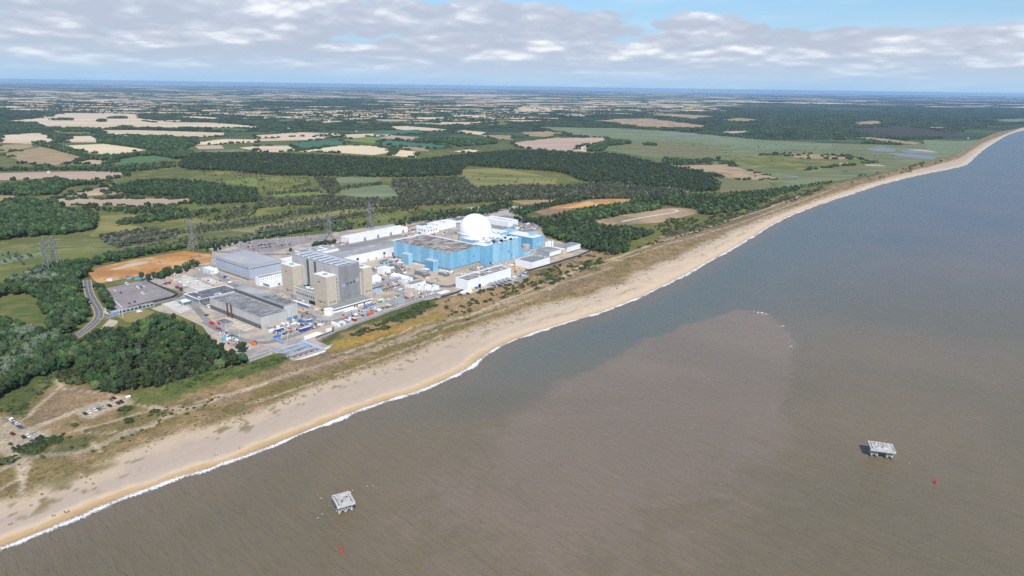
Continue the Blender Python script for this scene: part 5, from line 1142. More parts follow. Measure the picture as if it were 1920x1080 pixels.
def office():
    b = Bld('office_block', 'two storey office block with wide dark flat roof beside the turbine hall', 'office building', -103.3, 104.9, 46, 31, 8.4, 'conc', 'officeroof', .35)
    b.trim('white', .7, .3, 'eaves'); b.units(7, ['white', 'greyroof', 'glassblue'], 1.1, 8)
    for i in range(12): b.put('window', 'glassblue', -.2, .05, 1.2 + i * 2.5, 3.2 + i * 2.5, 4.8, 7.2)
    for i in range(16): b.put('window', 'glassgreen', 1 + i * 2.8, 3.2 + i * 2.8, -.2, .05, 4.7, 7.4)
    l = b.put('lower_wing', 'conc', 2, 44, -11.5, -.4, -.3, 4.2); MB().box(1.4, 44.6, -12.2, -.4, 4.2, 4.5).build('roof', M['officeroof'], l); MB().box(1.2, 44.8, -12.5, -12.21, 3.9, 4.8).build('fascia', M['white'], l)
    for i in range(14): MB().box(3 + i * 2.9, 5.2 + i * 2.9, -11.7, -11.5, 1.0, 3.5).build('window', M['glassblue' if i % 3 else 'white'], l)
    c = b.put('entrance_canopy', 'white', -9, -.8, 17, 28, 3.4, 3.9); m_ = MB()
    for k in range(9):
        a0, a1 = math.pi * k / 9, math.pi * (k + 1) / 9; m_.bar((-9.4, 22.5 + 6 * math.cos(a0), 5.0 * math.sin(a0) * .9), (-9.4, 22.5 + 6 * math.cos(a1), 5.0 * math.sin(a1) * .9), .55)
    m_.build('arch', M['bluedeck'], c); MB().box(-8.4, -1, 18, 27, 0, 3.4).build('lobby_glass', M['glassblue'], c)
office()

def warehouse():
    b = Bld('warehouse', 'large windowless blue grey warehouse behind the car park', 'warehouse', -8.8, 166, 45, 80, 15.5, 'warehouse', 'wareroof', .25)
    b.trim('strawpink', .15, .2, 'ridge_trim'); b.panels('L', 14, .4, 11.6, 'warehouse', gap=.12); b.panels('R', 8, .4, 11.6, 'warehouse', gap=.12)
    b.panels('L', 14, 12.6, 15.3, 'warehouse', 'upper_panel', gap=.12); b.panels('R', 8, 12.6, 15.3, 'warehouse', 'upper_panel', gap=.12)
    b.put('louvre_band', 'glassgreen', -.06, .0, 1.5, 78.5, 11.75, 12.5); b.put('louvre_band', 'glassgreen', 1.5, 43.5, -.06, .0, 11.75, 12.5)
    for i in range(7): b.put('roof_seam', 'wareroof', .5, 44.5, 8 + i * 10.5, 8.25 + i * 10.5, 15.2, 15.4)
    # moat wall round it
    t = thing('retaining_wall', 'low concrete retaining wall and dark ditch around the blue grey warehouse', 'wall', UV(-22, 152), TH)
    MB().box(0, .6, 6, 108, 0, 1.6).build('wall', M['conc'], t); MB().box(.0, 66, 0, .6, 0, 1.6).build('wall', M['conc'], t); MB().box(2, 7.5, 8, 108, .24, .3).build('ditch_lining', M['sandpath'], t); MB().box(8, 12, 10, 100, .25, .32).build('ditch_lining', M['asphalt'], t)
warehouse()

def whites():
    b = Bld('workshop', 'white workshop with two rows of small windows behind the turbine hall', 'building', -17, 129.9, 42, 10, 9.4, 'white', 'greyroof', .4)
    for r_ in range(2):
        for i in range(15): b.put('window', 'glassblue', 1.5 + i * 2.6, 2.6 + i * 2.6, -.15, .05, 4.2 + r_ * 2.6, 5.4 + r_ * 2.6)
    a = b.put('front_annex', 'white', 3, 41, -15, -.1, -.3, 4.4)
    for i in range(8): MB().box(3.2 + i * 4.7, 7.5 + i * 4.7, -14.8, -.3, 4.4, 4.65 + (i % 2) * .12).build('roof_panel', M['whiteroof'], a)
    for i in range(6): MB().box(2.82, 3.0, -14 + i * 2.3, -12.1 + i * 2.3, 1.0, 3.2).build('window', M['glassblue'], a)
    for i in range(3): MB().box(14 + i * 8, 17 + i * 8, -15.2, -15.0, .8, 3.0).build('window', M['glassblue'], a)
    b = Bld('long_store', 'long white hall with grey pitched roof between grey and blue blocks', 'building', 52, 129, 152, 38, 12.2, 'white', 'greyroof', .3)
    b.panels('R', 22, .4, 12.0, 'white', gap=.1)
    g = MB().add([(0, 0, 12.2), (152, 0, 12.2), (152, 38, 12.2), (0, 38, 12.2), (0, 19, 15.4), (152, 19, 15.4)], [(0, 1, 5, 4), (2, 3, 4, 5), (1, 2, 5), (3, 0, 4)]); ro = g.build('pitched_roof', M['greyroof'], b.r)
    MB().box(60, 151, 20.2, 34, 12.9, 13.4).add([], []).build('roof_sheet', M['wareroof'], ro) if False else None
    for x in (72, 118): f_ = b.put('vent_hood', 'black', x, x + 3, -1.2, -.2, 5.6, 7.8); MB().box(x - .2, x + 3.2, -1.4, -.2, 7.8, 8.2).build('hood', M['steel'], f_)
    for i in range(3): b.put('door', 'conc', 90 + i * 14, 93 + i * 14, -.25, .0, .1, 3.5)
    b = Bld('admin_block', 'white flat roofed office around a pale courtyard behind the grey reactor', 'building', 96, 194, 48, 34, 7.6, 'white', 'greyroof', .3)
    for i in range(14): b.put('window', 'glassblue', -.15, .05, 1.5 + i * 2.3, 3.0 + i * 2.3, 3.6, 5.6)
    b.put('roof_light', 'white', 10, 36, 8, 10, 7.3, 8.0); b.put('roof_light', 'white', 34, 36, 10.1, 26, 7.3, 8.0); b.units(9, ['white', 'steel'], .9, 17)
    b = Bld('small_store', 'low white flat roofed store beside the warehouse', 'building', 62, 196, 24, 18, 4.0, 'white', 'whiteroof', .2)
    for i in range(4): b.put('door', 'conc', 2 + i * 5.5, 5 + i * 5.5, -.15, .0, .1, 2.8)
    b = Bld('transit_shed', 'very long white shed beneath the pylons with small roof-edge gantries', 'shed', 193.5, 233.2, 117, 20, 8.6, 'white', 'whiteroof', .2)
    b.panels('R', 20, .3, 8.3, 'white', gap=.12)
    for i in range(4):
        g = b.put('gantry', 'steel', 26 + i * 26, 29.5 + i * 26, -2.6, -.2, 3.0, 3.4); MB().box(26.2 + i * 26, 29.3 + i * 26, -2.5, -2.2, 3.4, 6.2).build('gantry_frame', M['steel'], g); m_ = MB(); m_.bar((26.3 + i * 26, -2.4, 3), (26.3 + i * 26, -2.4, 0), .15); m_.bar((29.2 + i * 26, -2.4, 3), (29.2 + i * 26, -2.4, 0), .15); m_.build('gantry_leg', M['steel'], g)
    b.put('door', 'orange', -.2, .0, 3, 6, .1, 3.4)
    b = Bld('canopy_roof', 'grey canopy roof on posts behind the long white shed', 'canopy', 268, 262, 48, 14, 6.0, 'steel', 'wareroof', .1, z0=5.4)
    for i in range(6):
        for y in (.6, 13): b.put('post', 'steel', 1 + i * 9, 1.4 + i * 9, y, y + .4, 0, 5.4)
    b = Bld('canopy_roof', 'long low grey walkway canopy in front of the trees by the right pylon', 'canopy', 205, 258, 55, 4, 3.6, 'steel', 'wareroof', .1, z0=3.1)
    for i in range(8): b.put('post', 'steel', 1 + i * 7, 1.3 + i * 7, 1.8, 2.1, 0, 3.1)
    b = Bld('white_block', 'white office block left of the dome nearest the blue hall', 'building', 318, 196, 28, 24, 9.4, 'white', 'whiteroof', .4); b.units(8, ['steel', 'white'], 1.2, 23)
    for i in range(4): b.put('window', 'glass', 3 + i * 6, 4.4 + i * 6, -.15, .05, 4.2, 7.0)
    for i in range(3): b.put('window', 'glassblue', -.15, .05, 4 + i * 6, 7 + i * 6, 4.8, 6.6)
    b = Bld('white_block', 'bright white stepped block left of the dome with solar panels', 'building', 352, 205, 42, 22, 10.5, 'white', 'whiteroof', .4)
    for i in range(5): b.put('solar_panel', 'glass', -14 + i * 3.6, -11.2 + i * 3.6, 24, 32, 7.0, 7.3)
    b.put('rear_block', 'white', -18, 14, 22.4, 34, 0, 6.8); b.units(6, ['white', 'steel'], 1.0, 29)
    b = Bld('white_block', 'long white hall behind the dome to its right', 'building', 453, 138, 26, 60, 9.4, 'white', 'whiteroof', .4); b.put('roof_ridge', 'steel', 12, 13, 2, 58, 9.0, 9.6)
    b.put('door', 'bluedoor', 12, 15.5, -.2, .0, .1, 4.4); b.panels('L', 10, .3, 9.0, 'white', gap=.1)
    b = Bld('dark_roofed_store', 'low building with a black roof behind the dome', 'building', 420, 225, 42, 20, 4.5, 'white', 'officeroof', .3); b.put('door', 'redpaint', 30, 36, -.3, 0, .1, 4.0)
whites()

def reactor_b():
    b = Bld('turbine_hall', 'long sky blue turbine hall with brown weathered flat roof', 'turbine hall', 172.6, 2.7, 57, 107.5, 26.4, 'blue', 'brownroof', .5, z0=5.6)
    b.put('plinth', 'whiteroof', 1.5, 55.5, 1.2, 106, -.3, 5.7); b.trim('blue', .12, .3)
    rr = random.Random(12)
    for face, n in (('L', 14), ('R', 9)):
        for z0, z1 in ((5.6, 12.4), (12.5, 19.3), (19.4, 26.3)): b.panels(face, n, z0, z1, 'blue', gap=.10, mats=['blue', 'blue3', 'blue'] if face == 'L' else ['blue', 'blue2x', 'blue', 'blue'], name='wall_panel')
    for i in range(9): b.put('buttress', 'beige', 6 + i * 5.6, 7 + i * 5.6, -5, 1.1, -.3, 4.8)
    b.put('louvre', 'bluedark', -.25, -.11, 34, 40, 9, 12.2); b.put('louvre', 'blue2', 42, 46, -.25, -.11, 14, 17); b.put('louvre', 'blue2', 22, 24, -.25, -.11, 13, 15.5)
    b.put('back_parapet', 'white', -.2, 57.2, 106.6, 108.4, 26.4, 27.3); b.put('end_parapet', 'white', 56.0, 57.3, 8, 106, 26.4, 27.5)
    b.put('roof_walkway', 'steel', 46, 46.5, 2, 105, 25.95, 26.25); b.units(12, ['steel', 'brownroof'], .6, 3)
    st = Bld('stair_tower', 'tall deeper blue stair tower at the corner of the blue hall', 'tower', 229, -6.2, 15, 24, 27.4, 'blue2x', 'whiteroof', .4); st.panels('L', 2, .4, 27, 'blue', gap=.12, a1=.33); st.panels('R', 3, .4, 27, 'blue2x', gap=.12)
    st.win('R', [(9.5, 12.5, 1.5, 4)], 'glass', 'door'); st.trim('white', .1, .2)
    a = Bld('auxiliary_building', 'pale blue auxiliary block below the white dome with cluttered roof', 'building', 244.2, -7.5, 60, 58, 27.4, 'blue3', 'whiteroof', .9)
    for z0, z1 in ((.4, 9.0), (9.1, 18.0), (18.1, 26.8)): a.panels('R', 9, z0, z1, 'blue3', gap=.10, mats=['blue3', 'blue3', 'blue'])
    a.trim('blue3', .1, .15); a.units(60, ['steel', 'white', 'blue2', 'black', 'bluedeck', 'whiteroof'], 2.4, 9, zone=(4, 57, 1.5, 20)); a.units(16, ['whiteroof', 'steel'], 1.3, 10, zone=(2, 57, 20, 40))
    for i in range(9): a.win('R', [(4 + i * 6.2, 5 + i * 6.2, .3, 2.4)], 'blue2', 'door')
    a.put('louvre', 'blue2', 38, 41, -.3, -.11, 4, 10); a.put('louvre', 'blue2', 30, 36, -.25, -.11, 11, 14)
    for i in range(3): m_ = MB(); m_.lathe([(1.3, 26), (1.3, 29.0), (.9, 29.4)], 10, 46 + i * 4.2, 4); m_.build('vent', M['white'], a.r, True)
    # dome
    c = UV(300, 43) ; dm = thing('dome', 'large white hemispherical containment dome above the blue buildings', 'dome', (-54.0, 962.0, 0.0), TH)
    prof = [(24.3, 0), (24.3, 31)] + [(24.3 * math.cos(t), 31 + 24.3 * math.sin(t)) for t in np.linspace(.05, math.pi / 2 - .01, 18)]
    m_ = MB(); m_.lathe(prof, 64); m_.build('shell', M['dome'], dm, True); m_ = MB(); m_.lathe([(24.9, 28.6), (24.9, 29.6), (24.3, 29.9)], 64, cap=False); m_.build('ring_beam', M['dome'], dm, True)
    fb = Bld('fuel_building', 'blue and white fuel building at the right foot of the dome', 'building', 306, 51, 44, 34, 21.5, 'blue', 'whiteroof', .4); fb.panels('R', 6, .4, 20, 'blue', gap=.12); fb.units(8, ['white', 'steel'], 1.5, 77, zone=(3, 30, 5, 45))
    rb = Bld('rear_blue_block', 'deep blue block right of the dome with two roof penthouses', 'building', 351.1, 7.8, 28.5, 74, 16.7, 'blue2', 'whiteroof', .4)
    rb.panels('L', 8, .4, 16.4, 'blue2', gap=.12); rb.panels('R', 4, .4, 16.4, 'blue', gap=.12); rb.put('penthouse', 'blue3', 14, 22, 10, 18, 16.2, 20.4); rb.put('penthouse', 'blue3', 10, 20, 48, 62, 16.2, 20.0); rb.put('louvre', 'blue3', 8, 22, -.25, -.12, 3, 8)
    lo = Bld('low_blue_block', 'small low pale blue block between the auxiliary block and tank', 'building', 305, -14, 14, 13, 7, 'blue3', 'greyroof', .4); lo.put('door', 'white', 4, 6, -.2, 0, .1, 2.4)
    for u, v, lu, lv, h, w, lab in ((165.6, 72, 6.9, 14, 14.2, 'blue', 'lighter blue square annex on the far half of the blue hall front'), (164.2, 24, 8.2, 16, 13.6, 'blue2', 'darker blue square annex at the near end of the blue hall front')):
        an = Bld('annex', lab, 'annex', u, v, lu, lv, h, w, 'roofpale', .3); an.panels('L', 3, .3, h - .2, w, gap=.1); an.panels('R', 2, .3, h - .2, 'blue' if w == 'blue2' else 'blue3', gap=.1); an.put('corner_strip', 'white', -.2, .1, -.2, .1, 0, h); an.trim('white', .1, .15)
M['blue2x'] = mat('deeper sky blue cladding', (0.14, 0.36, 0.54), (0.18, 0.42, 0.60), 0.10, 0.5, stretch=(1, 1, .3)); M['bluedark'] = mat('navy louvre', (0.04, 0.13, 0.26), None, rough=.5)
M['roofpale'] = mat('pale beige roof', (0.55, 0.47, 0.42), (0.48, 0.41, 0.37), .2, .9)
reactor_b()

def seaward():
    b = Bld('pump_house', 'long white pump house with mossy brown roof nearest the beach', 'pump house', 131.3, -66.6, 78.5, 20.5, 12.6, 'white', 'gravelroof', 1.1)
    b.panels('R', 12, .3, 9.6, 'white', gap=.1); b.panels('R', 12, 9.8, 12.5, 'white', 'upper_panel', gap=.1); b.panels('L', 4, .3, 12.4, 'white', gap=.1); b.units(14, ['steel', 'whiteroof', 'brownroof'], .9, 41)
    b.put('doorway', 'black', 17.5, 20.5, -1.6, -.2, .1, 4.4)
    q = b.put('screen_deck', 'conc', 31, 70, -5.5, -.2, -.3, 1.6)
    for i in range(5): MB().box(33 + i * 7.4, 38 + i * 7.4, -5.2, -2.4, 1.6, 3.2).build('screen_hood', M['steel'], q); MB().box(38.4 + i * 7.4, 39.6 + i * 7.4, -4.6, -1, 1.6, 4.2).build('pier', M['white'], q); MB().box(33.5 + i * 7.4, 37.5 + i * 7.4, -12, -5.6, .3, .5).build('intake_slot', M['black'], q)
    b.put('apron', 'conc', 29, 74, -16, -5.6, -.3, .28); b.put('low_wall', 'conc', 34, 78, -16.6, -16.1, -.3, 1.4)
    t = Bld('switch_enclosure', 'white walled enclosure filled with grey electrical gear', 'enclosure', 260.6, -61.1, 39.5, 28.5, 9.4, 'white', 'greyroof', 3.0); t.trim('rust', .05, .15)
    rr = random.Random(8)
    for i in range(8):
        for j in range(5):
            x, y = 3 + i * 4.5, 3 + j * 5.0; m_ = MB(); m_.box(x - .9, x + .9, y - .9, y + .9, 6.4, 8.6 + rr.uniform(0, 1.4)); m_.bar((x, y, 8.5), (x + rr.uniform(-1, 1), y, 11.3), .3, .15); m_.bar((x + .8, y, 8.5), (x + .8, y + rr.uniform(-1, 1), 10.8), .22, .12); m_.build('switch_unit', M['steel'], t.r)
    m_ = MB()
    for j in range(5): m_.bar((1, 4 + j * 5, 11), (38.5, 4 + j * 5, 11), .16)
    for i in range(7): m_.bar((3 + i * 5.3, 1, 10.6), (3 + i * 5.3, 27.5, 10.6), .14)
    m_.build('busbar', M['steel'], t.r)
    for u, v, lu, lv, h, n, lab in ((324.7, -42.9, 27, 24, 8.4, 7, 'nearer bank of white finned air coolers beside the enclosure'), (362.1, -46.2, 34, 17, 9.6, 9, 'farther bank of white finned air coolers at the site corner')):
        c = Bld('cooler_bank', lab, 'air cooler', u, v, lu, lv, h, 'steel', 'greyroof', .2, z0=h - 1.2)
        for i in range(n):
            w = lu / n; c.put('cooler_fin', 'white', i * w + .35, (i + 1) * w - .35, -.3, 1.2, 2.2, h - .4); c.put('pier', 'conc', i * w + .2, i * w + .9, .2, lv - .2, 0, 2.2)
        c.put('casing', 'steel', .2, lu - .2, 1.3, lv - .4, 2.2, h - 1.25)
        for i in range(5): c.put('roof_rib', 'steel', lu * (i + .5) / 5 - .2, lu * (i + .5) / 5 + .2, .5, lv - .5, h, h + .25)
    c = Bld('link_house', 'beige block with white roof between the two cooler banks', 'building', 352.2, -45.5, 9.6, 20, 7.5, 'beige', 'whiteroof', .3); c.win('R', [(2, 3, 2.5, 4), (5, 6, 2.5, 4)], 'white', 'door')
    for i in range(4):
        u, v = uv_of((1023.5, 1027.5, 1031.2, 1035.5)[i], 470.5); p = UV(u, v); k = thing('stack', ('leftmost', 'second from left', 'third from left', 'rightmost')[i] + ' of the four white vertical cylinders by the coolers', 'stack', p, 0, 'four white stacks')
        m_ = MB(); m_.lathe([(1.25, 0), (1.25, 14.6 - (i == 0) * 2), (.9, 15.2 - (i == 0) * 2)], 12); m_.build('column', M['white'], k, True); MB().box(-1.5, 1.5, -1.5, 1.5, 0, .6).build('base', M['conc'], k)
    u, v = uv_of(990, 475); k = thing('storage_tank', 'round grey storage tank beside the blue block', 'tank', UV(u, v + 4), TH); m_ = MB(); m_.lathe([(6.2, 0), (6.2, 12), (5.9, 12.4), (0.3, 13.2)], 28); m_.build('tank_shell', M['conc'], k, False); MB().box(-10.5, -7.2, -1, 3, 0, 9).build('valve_house', M['wallgrey'], k)
    m_ = MB(); [m_.bar((6.25 * math.cos(a), 6.25 * math.sin(a), 12.4), (6.25 * math.cos(a), 6.25 * math.sin(a), 13.4), .08) for a in np.linspace(0, 6.2, 20)]; m_.build('railing', M['steel'], k)
    for i, (px, py, c) in enumerate(((960, 508, 'left'), (972, 512, 'right'))):
        k = thing('drum_tank', c + ' of two squat tanks with ochre lids behind the pump house', 'tank', at(px, py), 0, 'ochre lidded tanks'); m_ = MB(); m_.lathe([(3.8, 0), (3.8, 4.0)], 20); m_.build('tank_shell', M['conc'], k); m_ = MB(); m_.lathe([(4.0, 4.0), (4.0, 4.6), (.2, 5.2)], 20); m_.build('lid', M['yellow'], k)
    for u, v, lu, lv, h, w, ro, nm, lab in ((112.5, 63, 13.5, 10.5, 7.3, 'white', 'whiteroof', 'white_cube', 'plain white cube shaped building in the transformer yard'), (93.8, -10, 23.5, 12.5, 4.6, 'white', 'gravelroof', 'flat_store', 'white flat roofed store with brown gravel roof before the gabled shed'),
                                            (144.7, 99, 15, 11, 3.6, 'blue', 'brownroof', 'blue_hut', 'low blue hut with dark roof near the blue hall'), (56, 35, 26, 22, 12, 'white', 'brownroof', 'white_annex', 'white annex with brown roof tucked behind the grey reactor'),
                                            (75, 34, 11, 10, 8.5, 'white', 'whiteroof', 'white_annex', 'small plain white block right of the grey reactor')):
        b = Bld(nm, lab, 'building', u, v, lu, lv, h, w, ro, .3); b.win('R', [(lu * .3, lu * .3 + 1.5, .2, 2.4)], 'glass', 'door')
        if nm == 'blue_hut': b.win('L', [(1, 3, .8, 2.6), (4.5, 6.5, .8, 2.6)]); b.win('R', [(9, 12, 1, 2.4)])
    g = thing('gabled_shed', 'white gabled shed in the yard between the reactors', 'shed', UV(101, 8.7), TH); MB().box(0, 13, 0, 27, -.2, 6).build('wall', M['white'], g)
    MB().add([(-.3, -.3, 5.98), (13.3, -.3, 5.98), (13.3, 27.3, 5.98), (-.3, 27.3, 5.98), (6.5, -.3, 8.6), (6.5, 27.3, 8.6)], [(0, 4, 5, 3), (1, 2, 5, 4), (0, 1, 4), (2, 3, 5)]).build('roof', M['whiteroof'], g); MB().box(5, 8.5, -.15, -.01, 0, 4).build('door', M['conc'], g)
    for i, (px, py, lu, lv, h) in enumerate(((785, 544, 8, 7, 4.6), (797, 546, 9, 8, 6.0), (811, 546, 11, 8, 4.6))):
        u, v = uv_of(px, py); b = Bld('plant_module', ('leftmost', 'middle and tallest', 'rightmost')[i] + ' of three white plant cubes before the pump house', 'building', u, v, lu, lv, h, 'white', 'whiteroof', .2, group='white plant cubes'); b.put('door', 'conc', 2, 3.4, -.12, 0, .1, 2.3); b.put('roof_unit', 'steel', 2, 4, 2, 4, h - .2, h + .9)
    for px, py, lu, lv, h, w, ro, lab in ((828, 556, 17, 10, 2.6, 'conc', 'whiteroof', 'low kiosk with a bright white roof at the yard corner'), (872, 552, 13, 8, 1.8, 'white', 'whiteroof', 'low white shelter at the corner of the pump house yard'), (711, 568, 8, 4, 2.8, 'yellowp', 'whiteroof', 'small cream hut at the end of the low annex'),
                                              (742, 573, 15, 10, 4.2, 'wallgrey', 'greyroof', 'small grey flat block behind the sea fence'), (700, 553, 14, 12, 7, 'bluedeck', 'greyroof', 'pale blue block under the pipe bridge'), (422, 614, 9, 16, 3.6, 'conc', 'officeroof', 'low concrete shed with red doors by the turbine hall')):
        u, v = uv_of(px, py); b = Bld('hut', lab, 'hut', u, v, lu, lv, h, w, ro, .2)
        if 'red doors' in lab: b.win('L', [(9, 14, .2, 3)], 'redpaint', 'door')
        else: b.win('R', [(2, 3, .1, 2)], 'glass', 'door')
M['yellowp'] = mat('cream render', (0.62, 0.57, 0.40), None, rough=.8)
seaward()

def transformers():
    rr = random.Random(4)
    for i, (u, v, s_, lab) in enumerate(((148, 78, 1.0, 'grey transformer bank by the far blue annex'), (145, 27, 1.1, 'grey transformer bank by the near blue annex'), (162, 5, .8, 'smaller transformer bank at the corner of the blue hall'), (160, 100, .7, 'grey transformer beyond the blue hut'))):
        t = thing('transformer', lab, 'transformer', UV(u, v), TH, 'transformers'); MB().box(-8 * s_, 8 * s_, -9 * s_, 9 * s_, 0, .3).build('bund', M['conc'], t)
        for k in range(3): y = (-5.6 + k * 5.2) * s_; q = MB().box(-3.5 * s_, 3.5 * s_, y - 1.7 * s_, y + 1.7 * s_, .3, 4.6 * s_).build('tank', M['steel'], t); [MB().box(-5.0 * s_, -3.6 * s_, y + (a - .25) * s_, y + (a + .25) * s_, .6, 4.2 * s_).build('radiator', M['pylon'], q) for a in (-1.2, -.4, .4, 1.2)]; m_ = MB(); [m_.bar((a * s_, y, 4.6 * s_), (a * 1.3 * s_, y, 6.6 * s_), .3, .15) for a in (-2, 0, 2)]; m_.build('bushing', M['white'], q)
        MB().box(3.6 * s_, 7.5 * s_, -6 * s_, 2 * s_, 5.2 * s_, 6.2 * s_).build('cooler_box', M['white'], t); MB().box(4.2 * s_, 7 * s_, -5 * s_, 1 * s_, .3, 5.2 * s_).build('frame', M['pylon'], t); MB().box(-7 * s_, 4 * s_, -10.5 * s_, -9.1 * s_, .3, 1.6).build('pipe_rack', M['rust'], t)
    # pipe bridge
    t = thing('pipe_bridge', 'steel lattice pipe bridge crossing from the grey reactor', 'pipe bridge', UV(42, 0), TH)
    m_ = MB(); L = 46
    for y in (0, 3):
        for z in (11, 14): m_.bar((0, y, z), (L, y, z), .22)
    for k in range(15): x = k * L / 15; m_.bar((x, 0, 11), (x + L / 15, 0, 14), .14); m_.bar((x, 3, 14), (x + L / 15, 3, 11), .14); m_.bar((x, 0, 14), (x, 3, 14), .14)
    m_.build('truss', M['steel'], t); MB().box(0, L, .2, 2.8, 11.2, 11.5).build('walkway', M['greyroof'], t)
    for y in (.7, 1.5, 2.3): m_ = MB(); m_.bar((0, y, 12.2), (L, y, 12.2), .35); m_.build('pipe', M['steel'], t)
    for x in (30, 45):
        for y in (-1.5, 4.5): m_ = MB(); m_.bar((x, y, 0), (x, 1.5 + (y - 1.5) * .5, 14), .3); m_.build('leg', M['steel'], t)
    m_ = MB(); [m_.bar((30, -1.5, z), (45, -1.5 if z % 8 else 4.5, z + 3.5), .16) for z in (0, 4, 8)]; [m_.bar((45, -1.5, z), (30, 4.5, z + 3.5), .16) for z in (0, 4, 8)]; m_.build('bracing', M['steel'], t)
    for x in (14, 18, 22): m_ = MB(); m_.bar((x, -.5, 11), (x + 8, -1.2, 2), .5); m_.bar((x + 8, -1.2, 2), (x + 8, -1.2, 0), .5); m_.build('downpipe', M['pylon'], t)
transformers()

def beds_walls():
    t = thing('drying_bed', 'row of open sandy concrete bays in front of the turbine hall', 'bays', UV(*uv_of(462, 624)), TH)
    for i in range(8): MB().box(0, 11, i * 6.6, i * 6.6 + 5.6, .2, .5).build('bay_floor', M['sandy'], t); MB().box(0, 11, i * 6.6 + 5.7, i * 6.6 + 6.5, .2, 1.5).build('bay_wall', M['slab'], t)
    def wall(label, pts, h, w, m_, name='concrete_wall', world=False, cap=None, cat='wall'):
        W = [at(*p)[:2] for p in pts]; c = W[0]; t = thing(name, label, cat, (c[0], c[1], 0))
        for a, b_ in zip(W[:-1], W[1:]):
            d = b_ - a; L = np.linalg.norm(d); n = max(1, int(L / 12)); d = d / L; nn = np.array([-d[1], d[0]]) * w / 2
            for k in range(n):
                p, q = a + d * (L * k / n + .05), a + d * (L * (k + 1) / n - .05); poly = [p + nn - c, p - nn - c, q - nn - c, q + nn - c]
                o = MB().prism(poly, -.5, h).build('wall_panel', M[m_], t)
                if cap: MB().prism([p + nn * 1.6 - c, p - nn * 1.6 - c, q - nn * 1.6 - c, q + nn * 1.6 - c], h, h + .3).build('coping', M[cap], o)
        return t
    wall('grey sea wall with capped panels below the wood', [(463, 680), (505, 664), (527, 657)], 2.6, 1.2, 'wallgrey', cap='conc', name='sea_wall')
    wall('grey sea wall panels along the top of the green bank', [(626, 624), (660, 612), (700, 597), (760, 575), (792, 564), (823, 557)], 2.4, 1.0, 'wallgrey', cap='conc', name='sea_wall')
    wall('low wall beside the tent and the outfall yard', [(592, 638), (624, 625), (625, 618)], 2.4, .8, 'wallgrey', name='sea_wall', cap='fencem')
    wall('curving pale inner wall around the reactor yard', [(582, 590), (594, 600), (604, 601), (618, 600), (640, 593), (678, 583)], 2.8, .5, 'wallgrey'); wall('pale wall beyond the blue containers', [(690, 580), (712, 573), (729, 566)], 2.8, .5, 'wallgrey')
    wall('grey compound wall near the pipe bridge', [(741, 566), (758, 557), (757, 552), (735, 545)], 3, .6, 'wallgrey'); wall('low wall before the pump house yard', [(869, 552), (888, 553), (940, 537), (975, 530), (991, 518)], 1.6, .5, 'conc')
    wall('dark security fence along the seaward edge of the site', [(984, 511), (1030, 498), (1085, 481), (1111, 470)], 2.6, .7, 'fencem', name='security_fence', cat='fence'); wall('dark fence down the edge of the wood', [(442, 668), (463, 681)], 3.0, .4, 'fencem', name='security_fence', cat='fence')
    wall('dark fence on the right side of the mauve car park', [(275, 527), (305, 541), (333, 553), (322, 559), (240, 579)], 2.2, .4, 'fencem', name='security_fence', cat='fence'); wall('dark fence beside the yard corner and green gate', [(827, 559), (848, 553), (868, 546)], 2.4, .8, 'fencem', name='security_fence', cat='fence')
    # outfall forebay cut through the bank
    t = thing('outfall_forebay', 'blue steel forebay deck with brown open pits in the sea bank', 'forebay', UV(*uv_of(549, 677)), TH)
    o = [uv_of(x, y) for x, y in ((549, 677), (606, 661), (592, 638), (527, 656))]; o0 = o[0]; o = [(a - o0[0], b_ - o0[1]) for a, b_ in o]; lu = o[1][0]; lv = o[3][1]
    MB().box(0, lu, 0, lv, -.4, .9).build('base_slab', M['conc'], t)
    MB().box(-1.5, lu + 3, -2.2, -.1, -.5, 2.4).build('sea_parapet', M['conc'], t); MB().box(-1.5, lu + 3, -2.9, -2.25, -.5, 1.2).build('white_kerb', M['tarp'], t)
    MB().box(-2.2, -.1, 0, lv + 6, -.5, 2.6).build('side_wall', M['conc'], t); MB().box(lu + .1, lu + 3.8, 0, lv + 2, -.5, 2.4).build('side_wall', M['bluedeck'], t)
    for k, (a, b_) in enumerate(((.30, .34), (.63, .665), (.89, .96))): MB().box(0, lu, lv * a, lv * b_, .9, 2.2).build('blue_beam', M['bluedeck'], t)
    MB().box(0, lu, lv * .35, lv * .62, .9, 1.5).build('grating', M['darkroof'], t); MB().box(0, lu, lv * .67, lv * .88, .9, 1.5).build('grating', M['gravelroof'], t)
    for k in range(5): w = lu / 5; q = MB().box(k * w + .4, (k + 1) * w - .4, 1, lv * .28, .9, 1.35).build('pit', M['copper'], t); MB().box(k * w + w * .35, k * w + w * .7, 2, lv * .14, 1.36, 1.5).build('pit_opening', M['black'], q); MB().box(k * w + w * .1, k * w + w * .34, 1.4, lv * .1, 1.36, 2.2).build('block', M['roofpale'], q)
    for k in range(7): MB().box(1 + k * lu / 7, 1.35 + k * lu / 7, lv * .35, lv * .62, 1.5, 1.7).build('rib', M['bluedeck'], t)
    MB().box(lu + 4, lu + 16, 2, 3.4, -.5, 2.2).build('wing_wall', M['conc'], t); MB().box(lu + 4, lu + 16, 1.2, 1.95, -.5, 1.1).build('white_kerb', M['tarp'], t)
beds_walls()
